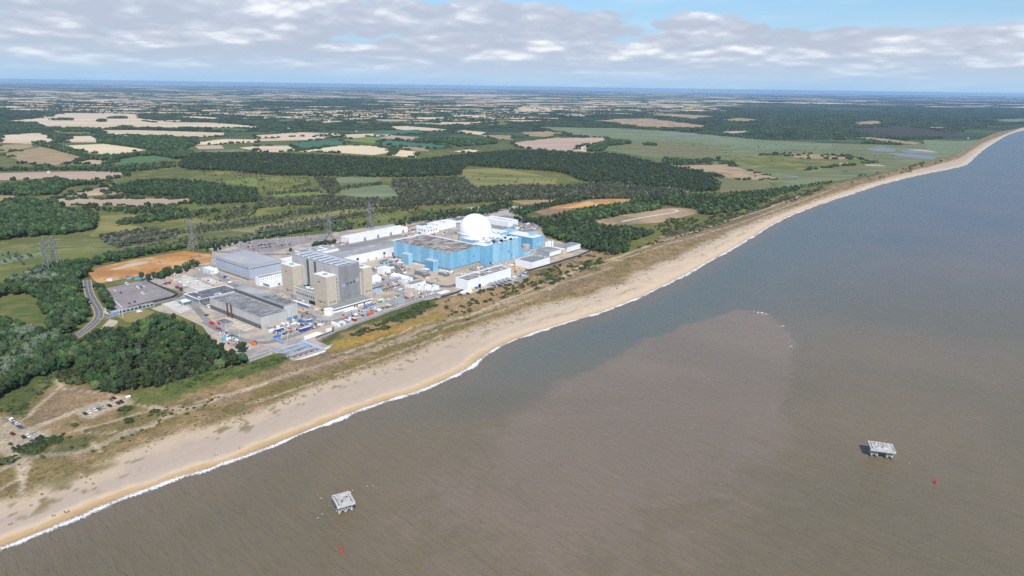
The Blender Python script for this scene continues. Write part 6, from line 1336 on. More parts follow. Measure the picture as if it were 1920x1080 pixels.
def clutter():
    ms = [M[k] for k in ('steel', 'white', 'rust', 'black', 'bluedoor', 'conc', 'redpaint', 'beige2', 'tarp')]; V, F, K = [], [], []
    rr = np.random.default_rng(5); MBx = MB().box(-.5, .5, -.5, .5, 0, 1)
    for zn, n in ((((700, 566), (800, 546), (820, 552), (735, 578)), 260), (((640, 592), (700, 566), (705, 580), (645, 600)), 130), (((735, 495), (800, 512), (830, 530), (760, 515)), 220), (((690, 505), (740, 495), (770, 520), (700, 548)), 240), (((495, 615), (600, 596), (620, 606), (520, 640)), 240), (((400, 612), (430, 626), (470, 655), (440, 662)), 150), (((840, 515), (905, 500), (960, 492), (880, 520)), 200),
                  (((750, 440), (860, 415), (870, 440), (770, 448)), 240), (((940, 425), (1012, 420), (1018, 432), (950, 436)), 200), (((960, 490), (1000, 505), (975, 522), (950, 512)), 90), (((300, 515), (395, 495), (440, 530), (340, 548)), 150), (((480, 545), (560, 560), (610, 590), (540, 600)), 160), (((560, 470), (640, 458), (650, 470), (600, 485)), 120), (((265, 520), (330, 505), (340, 530), (300, 540)), 60)):
        W = atl(zn)[:, :2]
        for _ in range(int(n * .75)):
            a, b_ = rr.random(2); p = (W[0] * (1 - a) + W[1] * a) * (1 - b_) + (W[3] * (1 - a) + W[2] * a) * b_
            ang = TH + rr.choice([0, math.pi / 2]) + rr.normal(0, .1); l, w, h = (rr.uniform(2, 7), .22, rr.uniform(.2, .8)) if rr.random() < .3 else (rr.uniform(.4, 2.2), rr.uniform(.4, 1.4), rr.uniform(.3, 1.8))
            c_, s_ = math.cos(ang), math.sin(ang); n0 = len(V)
            V += [(p[0] + c_ * x * l - s_ * y * w, p[1] + s_ * x * l + c_ * y * w, .2 + z * h) for x, y, z in MBx.V]; F += [tuple(i + n0 for i in f) for f in MBx.F]; K += [int(rr.choice(9, p=[.26, .10, .12, .10, .05, .20, .03, .12, .02]))] * 6
    o = obj('site_clutter', V, F, ms[0]); [o.data.materials.append(m_) for m_ in ms[1:]]; o.data.polygons.foreach_set('material_index', K); tag(o, 'small pipes, barriers, drums and pallets strewn over the station yards', kind='stuff')
clutter()

def gatehouse():
    b = Bld('gatehouse', 'long low gatehouse with blue end and dark windows by the road', 'gatehouse', *uv_of(211, 592), 42, 5, 3.6, 'wallgrey', 'greyroof', .2)
    for i in range(9): b.win('R', [(6 + i * 4, 8.8 + i * 4, 1.2, 3)], 'glass'); 
    b.win('R', [(.4, 5, .1, 3.2)], 'bluedoor', 'door')
    for k, (px, py, lab) in enumerate(((231, 595, 'tall white flagpole on the dry lawn by the gate'), (225, 590, 'shorter white pole beside the gatehouse'))):
        p = at(px, py); t = thing('flagpole', lab, 'pole', p); m_ = MB(); m_.bar((0, 0, 0), (0, 0, 9 - k * 2), .22, .12); m_.build('pole', M['white'], t); MB().box(-.5, .5, -.5, .5, 0, .4).build('base', M['conc'], t)
gatehouse()

# ------------------------------------------------------------------ smaller things
def px_dir(px, py, dx, dy):
    d = at(px + dx, py + dy) - at(px, py); return math.atan2(d[1], d[0])
PAINT = {n: mat(n + ' paint', c, None, rough=.28, spec=.5) for n, c in dict(white=(.78, .78, .77), silver=(.42, .43, .45), grey=(.16, .165, .175), black=(.018, .018, .02), blue=(.035, .08, .22), maroon=(.12, .012, .02), green=(.02, .04, .03), red=(.5, .03, .03)).items()}
def car_parts(van):
    L, W = (5.4, 2.0) if van else (4.4, 1.8); b = MB()
    if van: prof = [(-2.7, .45), (-2.7, 2.2), (-2.5, 2.4), (1.2, 2.4), (1.9, 1.35), (2.6, 1.1), (2.7, .45)]
    else: prof = [(-2.2, .4), (-2.2, .95), (-1.95, 1.0), (-1.55, 1.42), (.35, 1.45), (1.05, .98), (2.05, .82), (2.2, .4)]
    n = len(prof); hw = W / 2
    V = []
    for s_ in (-1, 1):
        for x, z in prof: V.append((x, s_ * hw * (.86 if z > 1.2 else 1), z))
    F = [tuple(range(n)), tuple(reversed(range(n, 2 * n)))] + [(i, i + n, (i + 1) % n + n, (i + 1) % n) for i in range(n)]
    b.add(V, [tuple(reversed(f)) for f in F])
    g = MB()
    if van: g.add([(1.28, -.84, 2.3), (1.93, -.9, 1.42), (1.93, .9, 1.42), (1.28, .84, 2.3)], [(0, 1, 2, 3)])
    else:
        g.add([(.42, -.76, 1.42), (1.08, -.86, 1.0), (1.08, .86, 1.0), (.42, .76, 1.42)], [(0, 1, 2, 3)]); g.add([(-1.6, -.76, 1.41), (-1.98, -.84, 1.02), (-1.98, .84, 1.02), (-1.6, .76, 1.41)], [(3, 2, 1, 0)])
    for s_ in (-1, 1):
        z0, z1 = (1.4, 2.1) if van else (1.03, 1.38); x0, x1 = (.6, 1.4) if van else (-1.5, .6); y0 = s_ * (hw * (1 if van else .97) + .012); y1 = s_ * (hw * .86 + .03)
        g.add([(x0, y0, z0), (x1, y0, z0), (x1 - .45, y1, z1), (x0 + .2, y1, z1)], [(0, 1, 2, 3)])
    g.V = [(x + .012 * (1 if x > 0 else -1), y, z + .015) for x, y, z in g.V]
    return b, g, L, W
CARM = {}
for van in (0, 1):
    b, g, L, W = car_parts(van); w = MB(); w.lathe([(.05, -.1), (.34, -.1), (.34, .1), (.05, .1)], 10)
    w.V = [(x, z, y + .34) for x, y, z in w.V]
    CARM[van] = ({n: b.me('body', p) for n, p in PAINT.items()}, g.me('windows', M['glass']), w.me('wheel', M['tyre']), L, W)
def car(px, py, paint, rz, label, group, van=0, z=.22, world=None):
    p = world if world is not None else at(px, py); body, gl, wh, L, W = CARM[van]
    t = thing('parked_van' if van else 'parked_car', label, 'van' if van else 'car', (p[0], p[1], z), rz, group)
    inst('body', body[paint], t); inst('windows', gl, t)
    for x in (-L * .3, L * .3):
        for y in (-W / 2 + .05, W / 2 - .05): inst('wheel', wh, t, (x, y, 0))
    return t
def cars():
    G1 = 'cars in the beach car park'
    rzA = px_dir(70, 825, 10, 6); hz = lambda x, y: float(dune_h(np.array([at(x, y)[:2]]))[0]) + .08
    L = [(16, 788, 'silver', 0, 'silver blue car alone at the back of the beach car park edge'), (24, 794, 'white', 1, 'white van parked first in the upper left row'), (26.5, 797.5, 'grey', 0, 'dark car wedged just below the white van in the upper left row'), (33, 799, 'white', 0, 'white car in the middle of the upper left row'), (35.5, 803.3, 'grey', 0, 'dark grey car near the lower end of the upper left row'), (39.5, 806, 'blue', 0, 'navy car at the lower end of the upper left row'),
         (25, 819, 'maroon', 0, 'maroon car alone on the track beside the car park'), (45, 824.5, 'black', 0, 'black car first in the top row of the little car park'), (53.6, 821.6, 'white', 0, 'white car between black and silver in the little car park'), (63.3, 817.4, 'silver', 0, 'silver car last in the top row of the little car park'), (78.5, 822.8, 'black', 0, 'black car at the right end of the bottom row'),
         (72, 826.5, 'black', 0, 'black car second from the right end of the bottom row'), (62, 831, 'blue', 0, 'blue car in the middle of the bottom row'), (51.4, 835.6, 'silver', 0, 'silver car next to the blue one in the bottom row'), (36, 841.8, 'green', 0, 'dark green car beside the scrub in the bottom row'), (26.8, 845.4, 'black', 0, 'black car at the far left end of the bottom row'),
         (160.3, 780.8, 'green', 0, 'dark green car at the lower left end of the gravel lay-by'), (167.6, 778.2, 'white', 0, 'white car next to the dark green one in the lay-by'), (179, 773.8, 'white', 0, 'second white car in the lay-by beside a dark car'), (186.5, 771.8, 'grey', 0, 'dark grey car just right of the second white car in the lay-by'), (193, 768.2, 'silver', 0, 'silver blue car in the middle of the lay-by'),
         (206, 763.5, 'black', 0, 'black car standing apart in the middle of the lay-by'), (208.3, 752.3, 'grey', 0, 'grey car on the wood side of the lay-by'), (213.9, 749.3, 'maroon', 0, 'maroon car on the wood side of the lay-by'), (221.7, 758.4, 'black', 0, 'black car second from the top end of the lay-by'), (228.3, 755.7, 'black', 0, 'black car at the very top end of the lay-by')]
    for x, y, c, v, lab in L: car(x, y, c, rzA + random.uniform(-.08, .08), lab, G1, v, z=hz(x, y))
    G2 = 'vehicles in the mauve car park'; rzB = px_dir(240, 550, 8, 4)
    for x, y, c, v, lab in ((238, 534, 'white', 1, 'white van near the top edge of the mauve car park'), (215, 546, 'white', 0, 'white car near the left edge of the mauve car park'), (227, 550, 'blue', 0, 'blue car left of centre in the mauve car park'), (259, 541, 'white', 1, 'white van leftmost of a group of three'), (264.5, 539.5, 'grey', 0, 'grey car between two white vehicles'), (269.5, 538.8, 'white', 0, 'white car rightmost of a group of three'),
                            (268, 552, 'white', 1, 'white van alone right of centre in the mauve car park'), (243, 570, 'red', 0, 'red car at the lower edge of the mauve car park'), (253, 567, 'blue', 0, 'blue car beside the red one at the lower edge'), (196.5, 581, 'white', 0, 'white car by the trees at the gate'), (199, 588, 'white', 1, 'white van at the gate junction'), (204, 591, 'silver', 0, 'silver car pulled up at the gatehouse')):
        car(x, y, c, rzB, lab, G2, v)
    G3 = 'cars in the large staff car park'; rows_ = [((452, 465.5), (520, 456.5)), ((462, 470), (545, 458)), ((470, 462), (536, 453.5)), ((430, 462), (470, 456)), ((560, 452), (600, 446))]
    names = list(PAINT); rr = random.Random(2)
    for r_, (a, b_) in enumerate(rows_):
        A, B_ = at(*a), at(*b_); n = int(np.linalg.norm(B_ - A) / 2.9)
        for k in range(n):
            if rr.random() > (.55 if r_ < 2 else .22): continue
            p = A + (B_ - A) * (k + .5) / n; c = rr.choice(['white', 'silver', 'grey', 'black', 'black', 'blue', 'grey', 'red', 'silver']); d = B_ - A
            car(0, 0, c, math.atan2(d[1], d[0]) + math.pi / 2 + rr.uniform(-.05, .05), '%s car in the %s row of the large staff car park' % (c, ('middle', 'front', 'back', 'far left', 'far right')[r_]), G3, world=p)
    rr = random.Random(77)
    for i, (px, py, c, v, w) in enumerate(((668, 592, 'white', 1, 'white van on the road inside the sea wall'), (600, 611, 'white', 1, 'white van on the site road above the white tent'), (548, 626, 'silver', 0, 'silver car on the site road left of the blue trailer'), (425, 622, 'white', 0, 'white car beside the sandy bays'), (345, 572, 'grey', 0, 'grey car between pale slab and office'), (338, 575, 'white', 0, 'white car at the corner of the pale slab'), (388, 592, 'black', 0, 'black car on the bend by the concrete shed'), (432, 531, 'white', 1, 'white van below the warehouse wall'), (441, 534, 'silver', 0, 'silver car below the warehouse wall'),
                                             (760, 514, 'white', 1, 'white van on the ring road by the transformers'), (822, 537, 'silver', 0, 'silver car on the ring road near the pump house'), (965, 521, 'white', 1, 'white van in the yard right of the pump house'), (975, 519, 'grey', 0, 'grey car in the yard right of the pump house'), (712, 437, 'white', 0, 'white car on the road along the long shed'), (845, 408, 'silver', 0, 'silver car on the road left of the dome'), (262, 586, 'white', 1, 'white van on the road by the gatehouse'), (187, 600, 'silver', 0, 'silver car on the curved road'),
                                             (625, 463, 'white', 1, 'white van at the end of the staff car park'), (480, 476, 'white', 1, 'white lorry like van behind the warehouse'), (540, 477, 'blue', 0, 'blue car on the road behind the warehouse'))):
        car(px, py, c, TH + rr.choice([0, 0, math.pi / 2]) + rr.uniform(-.1, .1), w, 'vehicles on the site roads', v, z=.26)
cars()

CONT = {n: mat(n + ' container', c, None, rough=.5) for n, c in dict(blue=(.05, .17, .45), paleblue=(.30, .44, .60), white=(.76, .77, .78), orange=(.62, .20, .04), darkred=(.26, .03, .04), redorange=(.55, .13, .07), navy=(.04, .07, .25), green=(.04, .30, .17), cyan=(.08, .42, .62), grey=(.35, .36, .38), red=(.55, .03, .03), steelblue=(.24, .33, .48), yellow=(.65, .45, .05)).items()}
CM = {}
def container(px, py, col, L, h, label, along_u=True, cat='container', name='container', top=None, z=.2, rz=None):
    p = at(px, py); t = thing(name, label, cat, (p[0], p[1], z), rz if rz is not None else (TH if along_u else TH + math.pi / 2), 'containers and cabins in the yards')
    key = (col, L, h)
    if key not in CM:
        b = MB().box(-L / 2, L / 2, -1.2, 1.2, 0, h); r_ = MB(); n = int(L / .8)
        for k in range(n): x = -L / 2 + (k + .5) * L / n; r_.box(x - .12, x + .12, 1.2, 1.27, .2, h - .15); r_.box(x - .12, x + .12, -1.27, -1.2, .2, h - .15)
        d = MB().box(L / 2, L / 2 + .06, -1.1, -.05, .1, h - .1).box(L / 2, L / 2 + .06, .05, 1.1, .1, h - .1)
        CM[key] = (b.me('box', CONT[col]), r_.me('ribs', CONT[col]), d.me('door', CONT[col]))
    b, r_, d = CM[key]; inst('box', b, t); inst('ribs', r_, t)['kind'] = 'stuff'; inst('door', d, t)
    MB().box(-L / 2 + .05, L / 2 - .05, -1.15, 1.15, h, h + .08).build('roof', CONT[top or col] if (top or col) in CONT else M[top], t)
    return t
def containers():
    for a in ((644, 600, 'orange', 3, 2.6, 'orange container first in line by the sea wall', 1), (650.5, 599.5, 'blue', 3, 2.6, 'blue container next to the orange one', 1), (656.5, 600, 'white', 3, 2.6, 'white container beside the dark red one', 1), (664, 601.5, 'darkred', 6, 2.8, 'dark red container with pale roof near the sea wall', 0, 'white'),
              (651, 605, 'steelblue', 6, 2.8, 'pale roofed blue container below the orange one', 0, 'white'), (638, 610, 'steelblue', 6, 2.8, 'blue and white container in the middle of the wall row', 0, 'white'), (642.5, 607.5, 'white', 6, 2.6, 'white container between two blue ones by the wall', 0), (629.5, 610, 'white', 12, 2.4, 'long white container at the left of the wall row', 0), (683, 591, 'paleblue', 6, 2.6, 'pale blue container beside the red orange skip', 1),
              (694, 591, 'redorange', 8, 2.6, 'large red orange container by the sea wall', 1), (687.5, 579, 'blue', 6, 2.8, 'bright blue container inside the pale wall', 1), (700, 574, 'blue', 8, 2.2, 'second bright blue container further along the pale wall', 1), (617, 622, 'white', 6, 3.0, 'big white box at the corner of the sea wall', 1), (572.5, 620, 'navy', 13, 3.2, 'long navy blue trailer with white roof on the site road', 1, 'white'),
              (520, 632.5, 'blue', 7, 1.6, 'flat blue skip on the road edge by the turbine hall', 1), (524, 622, 'navy', 9, 3.2, 'blue and white cabin at the foot of the turbine hall', 1, 'white'), (509, 622, 'white', 5, 3.6, 'white cabin with blue top by the turbine hall corner', 1, 'navy'), (535, 627, 'navy', 4, 1.4, 'small navy skip beside the site road', 1), (524, 642, 'steelblue', 14, 2.4, 'long steel blue container next to the forebay', 0),
              (563, 604, 'blue', 4, 2.6, 'blue cabin by the turbine hall doors', 1), (581, 604, 'blue', 5, 2.8, 'blue cabin beneath a white roof at the yard end', 1, 'white'), (422, 638, 'cyan', 6, 2.6, 'bright blue container at the end of the wood', 1), (428, 637, 'white', 5, 2.6, 'white container between two blue ones near the wood', 1), (432.5, 635.5, 'navy', 5, 2.6, 'blue and white container near the green one', 1), (438, 634, 'green', 4, 2.6, 'green container near the wood', 1),
              (475, 647, 'orange', 6, 2.8, 'orange container with a blue end on the bare yard', 0), (478, 646, 'navy', 3, 3.0, 'navy container tilted beside the orange one', 0), (397.5, 608, 'red', 6, 2.2, 'red tank trailer on the road by the sandy bays', 0), (410, 618, 'darkred', 6, 1.2, 'flat dark red skip beside the road', 0), (422.5, 521.5, 'navy', 5, 2.4, 'blue container alone on the yard below the warehouse', 0),
              (800, 505, 'cyan', 6, 2.4, 'turquoise container in the transformer yard', 1), (742, 491, 'red', 8, 2.4, 'red cabin beside the blue hut', 1), (741.5, 565, 'blue', 3, 2.6, 'small blue container by the grey block', 1), (758, 562, 'darkred', 9, 2.0, 'dark red skip at the end of the sea wall', 1), (888, 545, 'yellow', 4, 2.2, 'yellow skip at the corner of the white pump house', 1), (892.5, 541.5, 'blue', 5, 2.2, 'blue skip next to the yellow one', 1),
              (735, 504, 'white', 6, 2.6, 'white cabin between the transformer banks', 1), (985, 428, 'cyan', 6, 2.6, 'blue cabin in the cluttered compound behind the dome', 1), (965, 424, 'paleblue', 8, 3, 'pale blue cabin row behind the white hall', 1), (977, 426, 'yellow', 5, 2.4, 'yellow container in the compound behind the dome', 1), (997, 424, 'redorange', 5, 2.4, 'red container near the trees behind the dome', 1), (990, 421, 'white', 7, 2.6, 'white cabin near the trees behind the dome', 1),
              (971, 430, 'white', 9, 2.6, 'long white cabin in front of the compound', 1), (1003, 427, 'grey', 6, 2.6, 'grey container at the edge of the dark wood', 1), (298, 521.5, 'darkred', 6, 1.8, 'dark red skip along the yard track', 1), (315, 533, 'darkred', 6, 2.4, 'dark red container left of the pale slab', 1), (333, 541, 'darkred', 6, 2.4, 'dark red container near the small bush', 0), (205, 527.5, 'white', 6, 2.8, 'white cabin at the edge of the orange soil', 1),
              (259, 524.5, 'cyan', 7, 2.8, 'bright blue cabin at the top of the mauve car park', 1), (352, 566, 'paleblue', 8, 3, 'pale cabin beside the office entrance', 1), (712, 567, 'green', 5, 1.6, 'green and white skip before the cream hut', 1), (746, 556, 'green', 6, 1.2, 'green tarpaulined skip inside the grey compound', 1)):
        container(a[0], a[1], a[2], a[3], a[4], a[5], bool(a[6]), top=a[7] if len(a) > 7 else None)
    t = thing('cabin_stack', 'two storey row of white portable cabins with blue windows', 'cabin', UV(*uv_of(397, 515)), TH)
    for k in range(7):
        for j in range(2):
            o = MB().box(-0, 9, k * 3.1, k * 3.1 + 3, j * 2.8, j * 2.8 + 2.7).build('cabin', M['white'], t); MB().box(1, 3, k * 3.1 - .06, k * 3.1, j * 2.8 + .9, j * 2.8 + 2.0).build('window', M['glassblue'], o); MB().box(-.08, 0, k * 3.1 + .8, k * 3.1 + 2.2, j * 2.8 + .9, j * 2.8 + 2.0).build('window', M['glassblue'], o)
    p = at(616.5, 589); t = thing('white_tank', 'white eight sided tank at the foot of the near beige tower', 'tank', p); m_ = MB(); m_.lathe([(5.2, 0), (5.2, 5), (4.9, 5.4)], 8); m_.build('tank_shell', M['white'], t); m_ = MB(); m_.lathe([(5.4, 5.4), (5.4, 5.7)], 8); m_.build('lid', M['whiteroof'], t)
    t = thing('white_tent', 'flat white sheeted tent beside the sea wall', 'tent', at(583, 632), TH); MB().add([(-9, -3, .3), (14, -1, .3), (10, 5, .3), (-3, 7, .3), (-2, 1, 2.6), (8, 2, 2.6)], [(0, 1, 5, 4), (1, 2, 5), (2, 3, 4, 5), (3, 0, 4)]).build('sheet', M['tarp'], t); m_ = MB(); [m_.bar((x, 1.5, 0), (x, 1.5, 2.55), .1) for x in (-2, 3, 8)]; m_.build('pole', M['steel'], t)
    t = thing('sheeted_load', 'long white sheeted load along the pale wall', 'load', at(656, 583), TH); m_ = MB(); m_.lathe([(1.3, -8), (1.3, 8)], 10); m_.V = [(z, x, max(.1, y + 1.0)) for x, y, z in m_.V]; m_.build('cover', M['tarp'], t); MB().box(-8, 8, -1.2, 1.2, 0, .15).build('pallet', M['conc'], t)
    t = thing('coach', 'teal and white coach like unit parked in front of the grey reactor', 'coach', at(566, 574), TH + math.pi / 2); MB().box(-15, 15, -1.6, 1.6, .5, 3.6).build('body', CONT['steelblue'], t); MB().box(-14.8, 14.8, -1.5, 1.5, 3.6, 3.75).build('roof', CONT['white'], t)
    for k in range(10): MB().box(-14 + k * 2.9, -11.8 + k * 2.9, 1.6, 1.68, 1.9, 3.0).build('window', M['glass'], t)
    # loose stacks of material
    rr = random.Random(31); mats = [M['steel'], M['conc'], M['rust'], M['tarp'], CONT['blue'], CONT['grey'], CONT['paleblue'], M['bark'], CONT['redorange'], CONT['white']]
    zones = [((500, 605), (560, 600), (595, 605), (520, 625), 70), ((670, 590), (740, 570), (735, 575), (672, 597), 45), ((965, 420), (1010, 420), (1010, 430), (970, 432), 70), ((850, 432), (870, 426), (872, 436), (856, 440), 30), ((700, 520), (740, 512), (760, 530), (720, 535), 40), ((640, 500), (700, 520), (720, 545), (700, 545), 10),
             ((850, 512), (905, 500), (905, 506), (860, 516), 25), ((740, 520), (755, 530), (760, 545), (730, 540), 25), ((400, 625), (435, 632), (470, 655), (440, 650), 22), ((905, 505), (960, 492), (970, 500), (935, 508), 22), ((960, 520), (990, 510), (985, 518), (965, 525), 12), ((280, 520), (330, 510), (345, 520), (300, 535), 10), ((330, 535), (350, 548), (340, 555), (320, 545), 6),
             ((180, 525), (260, 515), (255, 522), (190, 532), 16), ((240, 495), (330, 475), (385, 482), (300, 495), 8), ((640, 452), (660, 452), (640, 462), (630, 460), 14), ((770, 432), (790, 428), (810, 440), (760, 446), 40), ((460, 548), (480, 545), (520, 565), (500, 568), 16)]
    kinds = ['material stack', 'pallet stack', 'equipment', 'crate']
    for zi, zn in enumerate(zones):
        W = atl(zn[:4])[:, :2]
        for k in range(int(zn[4] * .55)):
            a, b_ = rr.random(), rr.random(); p = (W[0] * (1 - a) + W[1] * a) * (1 - b_) + (W[3] * (1 - a) + W[2] * a) * b_
            l, w, h = rr.uniform(.8, 3.2), rr.uniform(.6, 1.4), rr.uniform(.4, 1.9); ci = rr.randrange(10); m_ = mats[ci]
            g = MB().box(-l, l, -w, w, .1, h * .75).box(-l * .8, l * .55, -w * .75, w * .9, h * .75, h)
            o = g.build('material_stack', m_); o.location = (p[0], p[1], .15); o.rotation_euler = (0, 0, TH + rr.choice([0, math.pi / 2]) + rr.uniform(-.15, .15))
            tag(o, CW[ci] + ZL[zi][5:], 'material stack', 'loose material stacks on the site')
CW = ['steel grey', 'concrete grey', 'rust brown', 'white sheeted', 'blue', 'dark grey', 'pale blue', 'dark brown', 'orange red', 'white']
ZL = ['small stack of site material along the foot of the turbine hall', 'small stack of pipes and timber along the sea wall', 'small stack of stores in the compound behind the dome', 'small stack of plant left of the dome foot', 'small stack of plant in the yard by the white cube', 'small stack of plant right of the grey reactor', 'small stack of plant below the blue hall', 'small stack of plant by the gabled shed',
      'small stack of material between the wood and the sandy bays', 'small stack of plant behind the pump house', 'small stack of material right of the pump house', 'small stack of rubble on the track above the pale slab', 'small stack of rubble by the office entrance', 'small stack of material at the lower edge of the orange soil', 'small digger-sized stack on the orange soil', 'small stack of plant at the end of the long white shed', 'small stack of plant before the white blocks', 'small stack of material behind the turbine hall']
containers()

# ------------------------------------------------------------------ pylons and lines
def pylon(px, py, h, label, rz):
    p = at(px, py); t = thing('pylon', label, 'pylon', p, rz, 'pylons'); s_ = h / 46.0; w0, w1, w2 = 5.2 * s_, 1.6 * s_, .5 * s_; z1 = 28 * s_
    wid = lambda z: w0 + (w1 - w0) * z / z1 if z < z1 else w1 + (w2 - w1) * (z - z1) / (h - z1)
    for sx in (-1, 1):
        for sy in (-1, 1): m_ = MB(); m_.bar((sx * w0, sy * w0, 0), (sx * w1, sy * w1, z1), .38, .30); m_.bar((sx * w1, sy * w1, z1), (sx * w2, sy * w2, h), .24, .16); m_.build('leg', M['pylon'], t)
    m_ = MB(); zs = list(np.linspace(0, z1, 6)) + list(np.linspace(z1, h, 9))[1:]
    for a, b_ in zip(zs[:-1], zs[1:]):
        A, B_ = wid(a), wid(b_)
        for q in ((1, 1, -1, 1), (1, 1, 1, -1), (-1, -1, 1, -1), (-1, -1, -1, 1)):
            m_.bar((q[0] * A, q[1] * A, a), (q[2] * B_, q[3] * B_, b_), .15); m_.bar((q[2] * A, q[3] * A, a), (q[0] * B_, q[1] * B_, b_), .15)
    m_.build('bracing', M['pylon'], t); tips = []
    for z, l in ((z1, 7.0 * s_), (z1 + 7.5 * s_, 8.5 * s_), (z1 + 14 * s_, 6.0 * s_)):
        for sx in (-1, 1):
            w = wid(z); m_ = MB(); m_.bar((sx * w, w, z), (sx * l, 0, z), .22, .12); m_.bar((sx * w, -w, z), (sx * l, 0, z), .22, .12); m_.bar((sx * w * .8, 0, z + 2.4 * s_), (sx * l, 0, z), .2, .12); o = m_.build('cross_arm', M['pylon'], t)
            m_ = MB(); m_.bar((sx * l, 0, z), (sx * l, 0, z - 2.6 * s_), .28); m_.build('insulator', M['steel'], o); tips.append((sx * l, z - 2.6 * s_))
    c, s2 = math.cos(rz), math.sin(rz); return [np.array([p[0] + c * x, p[1] + s2 * x, z]) for x, z in tips]
def cable_set(A, B_, label, sag=6.0):
    o0 = A[0]; t = thing('power_line', label, 'power line', (o0[0], o0[1], 0), 0, 'overhead power lines')
    for a, b_ in zip(A, B_):
        m_ = MB(); n = 10; P_ = [a + (b_ - a) * k / n - np.array([0, 0, sag * 4 * (k / n) * (1 - k / n)]) - np.array([o0[0], o0[1], 0]) for k in range(n + 1)]
        for q, r_ in zip(P_[:-1], P_[1:]): m_.bar(q, r_, .045)
        m_.build('cable', M['cable'], t)
rzp = TH + .35
p1 = pylon(363, 470, 46, 'tall lattice pylon beside the grey warehouse', rzp); p2 = pylon(92, 515, 46, 'lattice pylon rising from the wood at the far left, nearer one', rzp + .3); p2b = pylon(108, 506, 44, 'lattice pylon rising from the wood just behind the leftmost one', rzp + .3); p3 = pylon(618, 446, 42, 'lattice pylon at the end of the staff car park', rzp + .2); p4 = pylon(694, 428, 44, 'lattice pylon above the long white shed', rzp + .2)
off = lambda A, px, py, z0: [np.array([*(at(px, py)[:2] + (a[:2] - A[0][:2])), a[2] + z0]) for a in A]
cable_set(p2, off(p2, -260, 560, -2), 'power line leaving the nearer left pylon past the frame edge'); cable_set(p2b, off(p2b, -220, 535, -2), 'power line leaving the hinder left pylon past the frame edge'); cable_set(p2, p1, 'power line from the nearer left pylon to the warehouse pylon'); cable_set(p2b, p3, 'power line from the hinder left pylon to the car park pylon', 9); cable_set(p1, p4, 'power line from the warehouse pylon to the pylon by the long shed', 8)
drop = lambda A, px, py: [np.array([*(at(px + 4 * i, py - 1.0 * i)[:2]), 8.5]) for i in range(len(A))]
cable_set(p3, drop(p3, 655, 447), 'power line dropping from the car park pylon to the long shed', 2); cable_set(p4, drop(p4, 725, 433), 'power line dropping from the right pylon to the long shed', 2)

# ------------------------------------------------------------------ lamp posts
def lamps():
    m_ = MB(); m_.bar((0, 0, 0), (0, 0, 8.6), .14, .08); pole = m_.me('pole', M['white']); hd = MB().box(-.2, 1.5, -.18, .18, 8.5, 8.75).me('lamp_head', M['steel']); k = 0
    for px, py in [(405 + i * 22, 468 - i * 2.3) for i in range(9)] + [(425 + i * 24, 461 - i * 2.2) for i in range(7)] + [(490 + i * 24, 471 - i * 3) for i in range(5)]:
        t = thing('lamp_post', 'slim pale lamp post standing in the large staff car park', 'lamp post', at(px, py), TH, 'lamp posts of the staff car park'); inst('pole', pole, t); inst('lamp_head', hd, t)
    for px, py, lab in ((622, 607, 'lamp post on the site road by the sea wall'), (540, 640, 'lamp post between the road and the forebay'), (738, 556, 'lamp post by the grey compound'), (760, 546, 'lamp post near the flat roofed store'), (810, 552, 'lamp post before the white plant cubes'), (690, 586, 'lamp post inside the sea wall'), (424, 618, 'lamp post on the road beside the sandy bays'), (450, 634, 'lamp post at the bend of the site road')):
        t = thing('lamp_post', lab, 'lamp post', at(px, py), TH); inst('pole', pole, t); inst('lamp_head', hd, t)
lamps()

# ------------------------------------------------------------------ single trees and bushes in the open
def trees_open():
    for px, py, k, s_, lab in ((454, 661, 'broad', .95, 'single round tree standing on the bare yard by the sea wall'), (267, 527, 'pine', 1.15, 'tall pointed pine at the corner of the mauve car park'), (279, 526, 'broad', .8, 'tree next to the pointed pine by the car park'), (340, 547, 'broad', .5, 'small bush like tree by the dark red containers'), (262, 580, 'light', .45, 'round shrub on the dry lawn behind the gatehouse'), (404, 471, 'broad', .6, 'small tree by the warehouse corner'), (412, 469, 'broad', .6, 'second small tree by the warehouse corner'), (389, 472, 'broad', .45, 'smallest tree left of the warehouse corner pair'),
                               (751, 421, 'light', .7, 'rounded tree at the end of the long white shed'), (545, 472, 'broad', .55, 'small tree between car park and white office'), (562, 481, 'broad', .5, 'small tree beside the low white store')):
        plant_tree(*at(px, py)[:2], k, s_, lab, 'single trees on the site')
    plant_tree(*at(186, 663)[:2], 'ochre', 1.15, 'single ochre yellow tree standing out of the dark wood', 'ochre tree', name='broadleaf_tree')
    G_ = 'trees between orange soil and yard'
    for i in range(30):
        a = i / 29; p = (1 - a) * np.array([292, 525]) + a * np.array([370, 498]) + np.array([random.uniform(-5, 5), random.uniform(-3, 3)]); plant_tree(*at(*p)[:2], random.choice(['broad', 'broad', 'pine', 'light']), random.uniform(.65, 1.0), 'tree in the row between the orange soil and the yard', G_)
    for i in range(14): a = i / 13; p = (1 - a) * np.array([588, 463]) + a * np.array([626, 456]) + np.array([random.uniform(-3, 3), random.uniform(-1.5, 1.5)]); plant_tree(*at(*p)[:2], 'broad', random.uniform(.55, .85), 'dark tree in the clump behind the white courtyard office', 'clump behind the white office')
    for px, py, s_ in ((746, 425, .45), (757, 423, .5)): 
        V, F = crown('bush', int(px), 1); t = thing('gorse_bush', 'yellow flowering bush by the long white shed' if px > 750 else 'smaller yellow flowering bush left of the larger one', 'bush', at(px, py)); o = obj('foliage', V * 1.7, F, M['flower'], t); trunk_mb('bush', 5).build('stem', M['bark'], t)
M['flower'] = mat('yellow flowers', (.45, .30, .03), (.2, .2, .04), .8, .8)
trees_open()
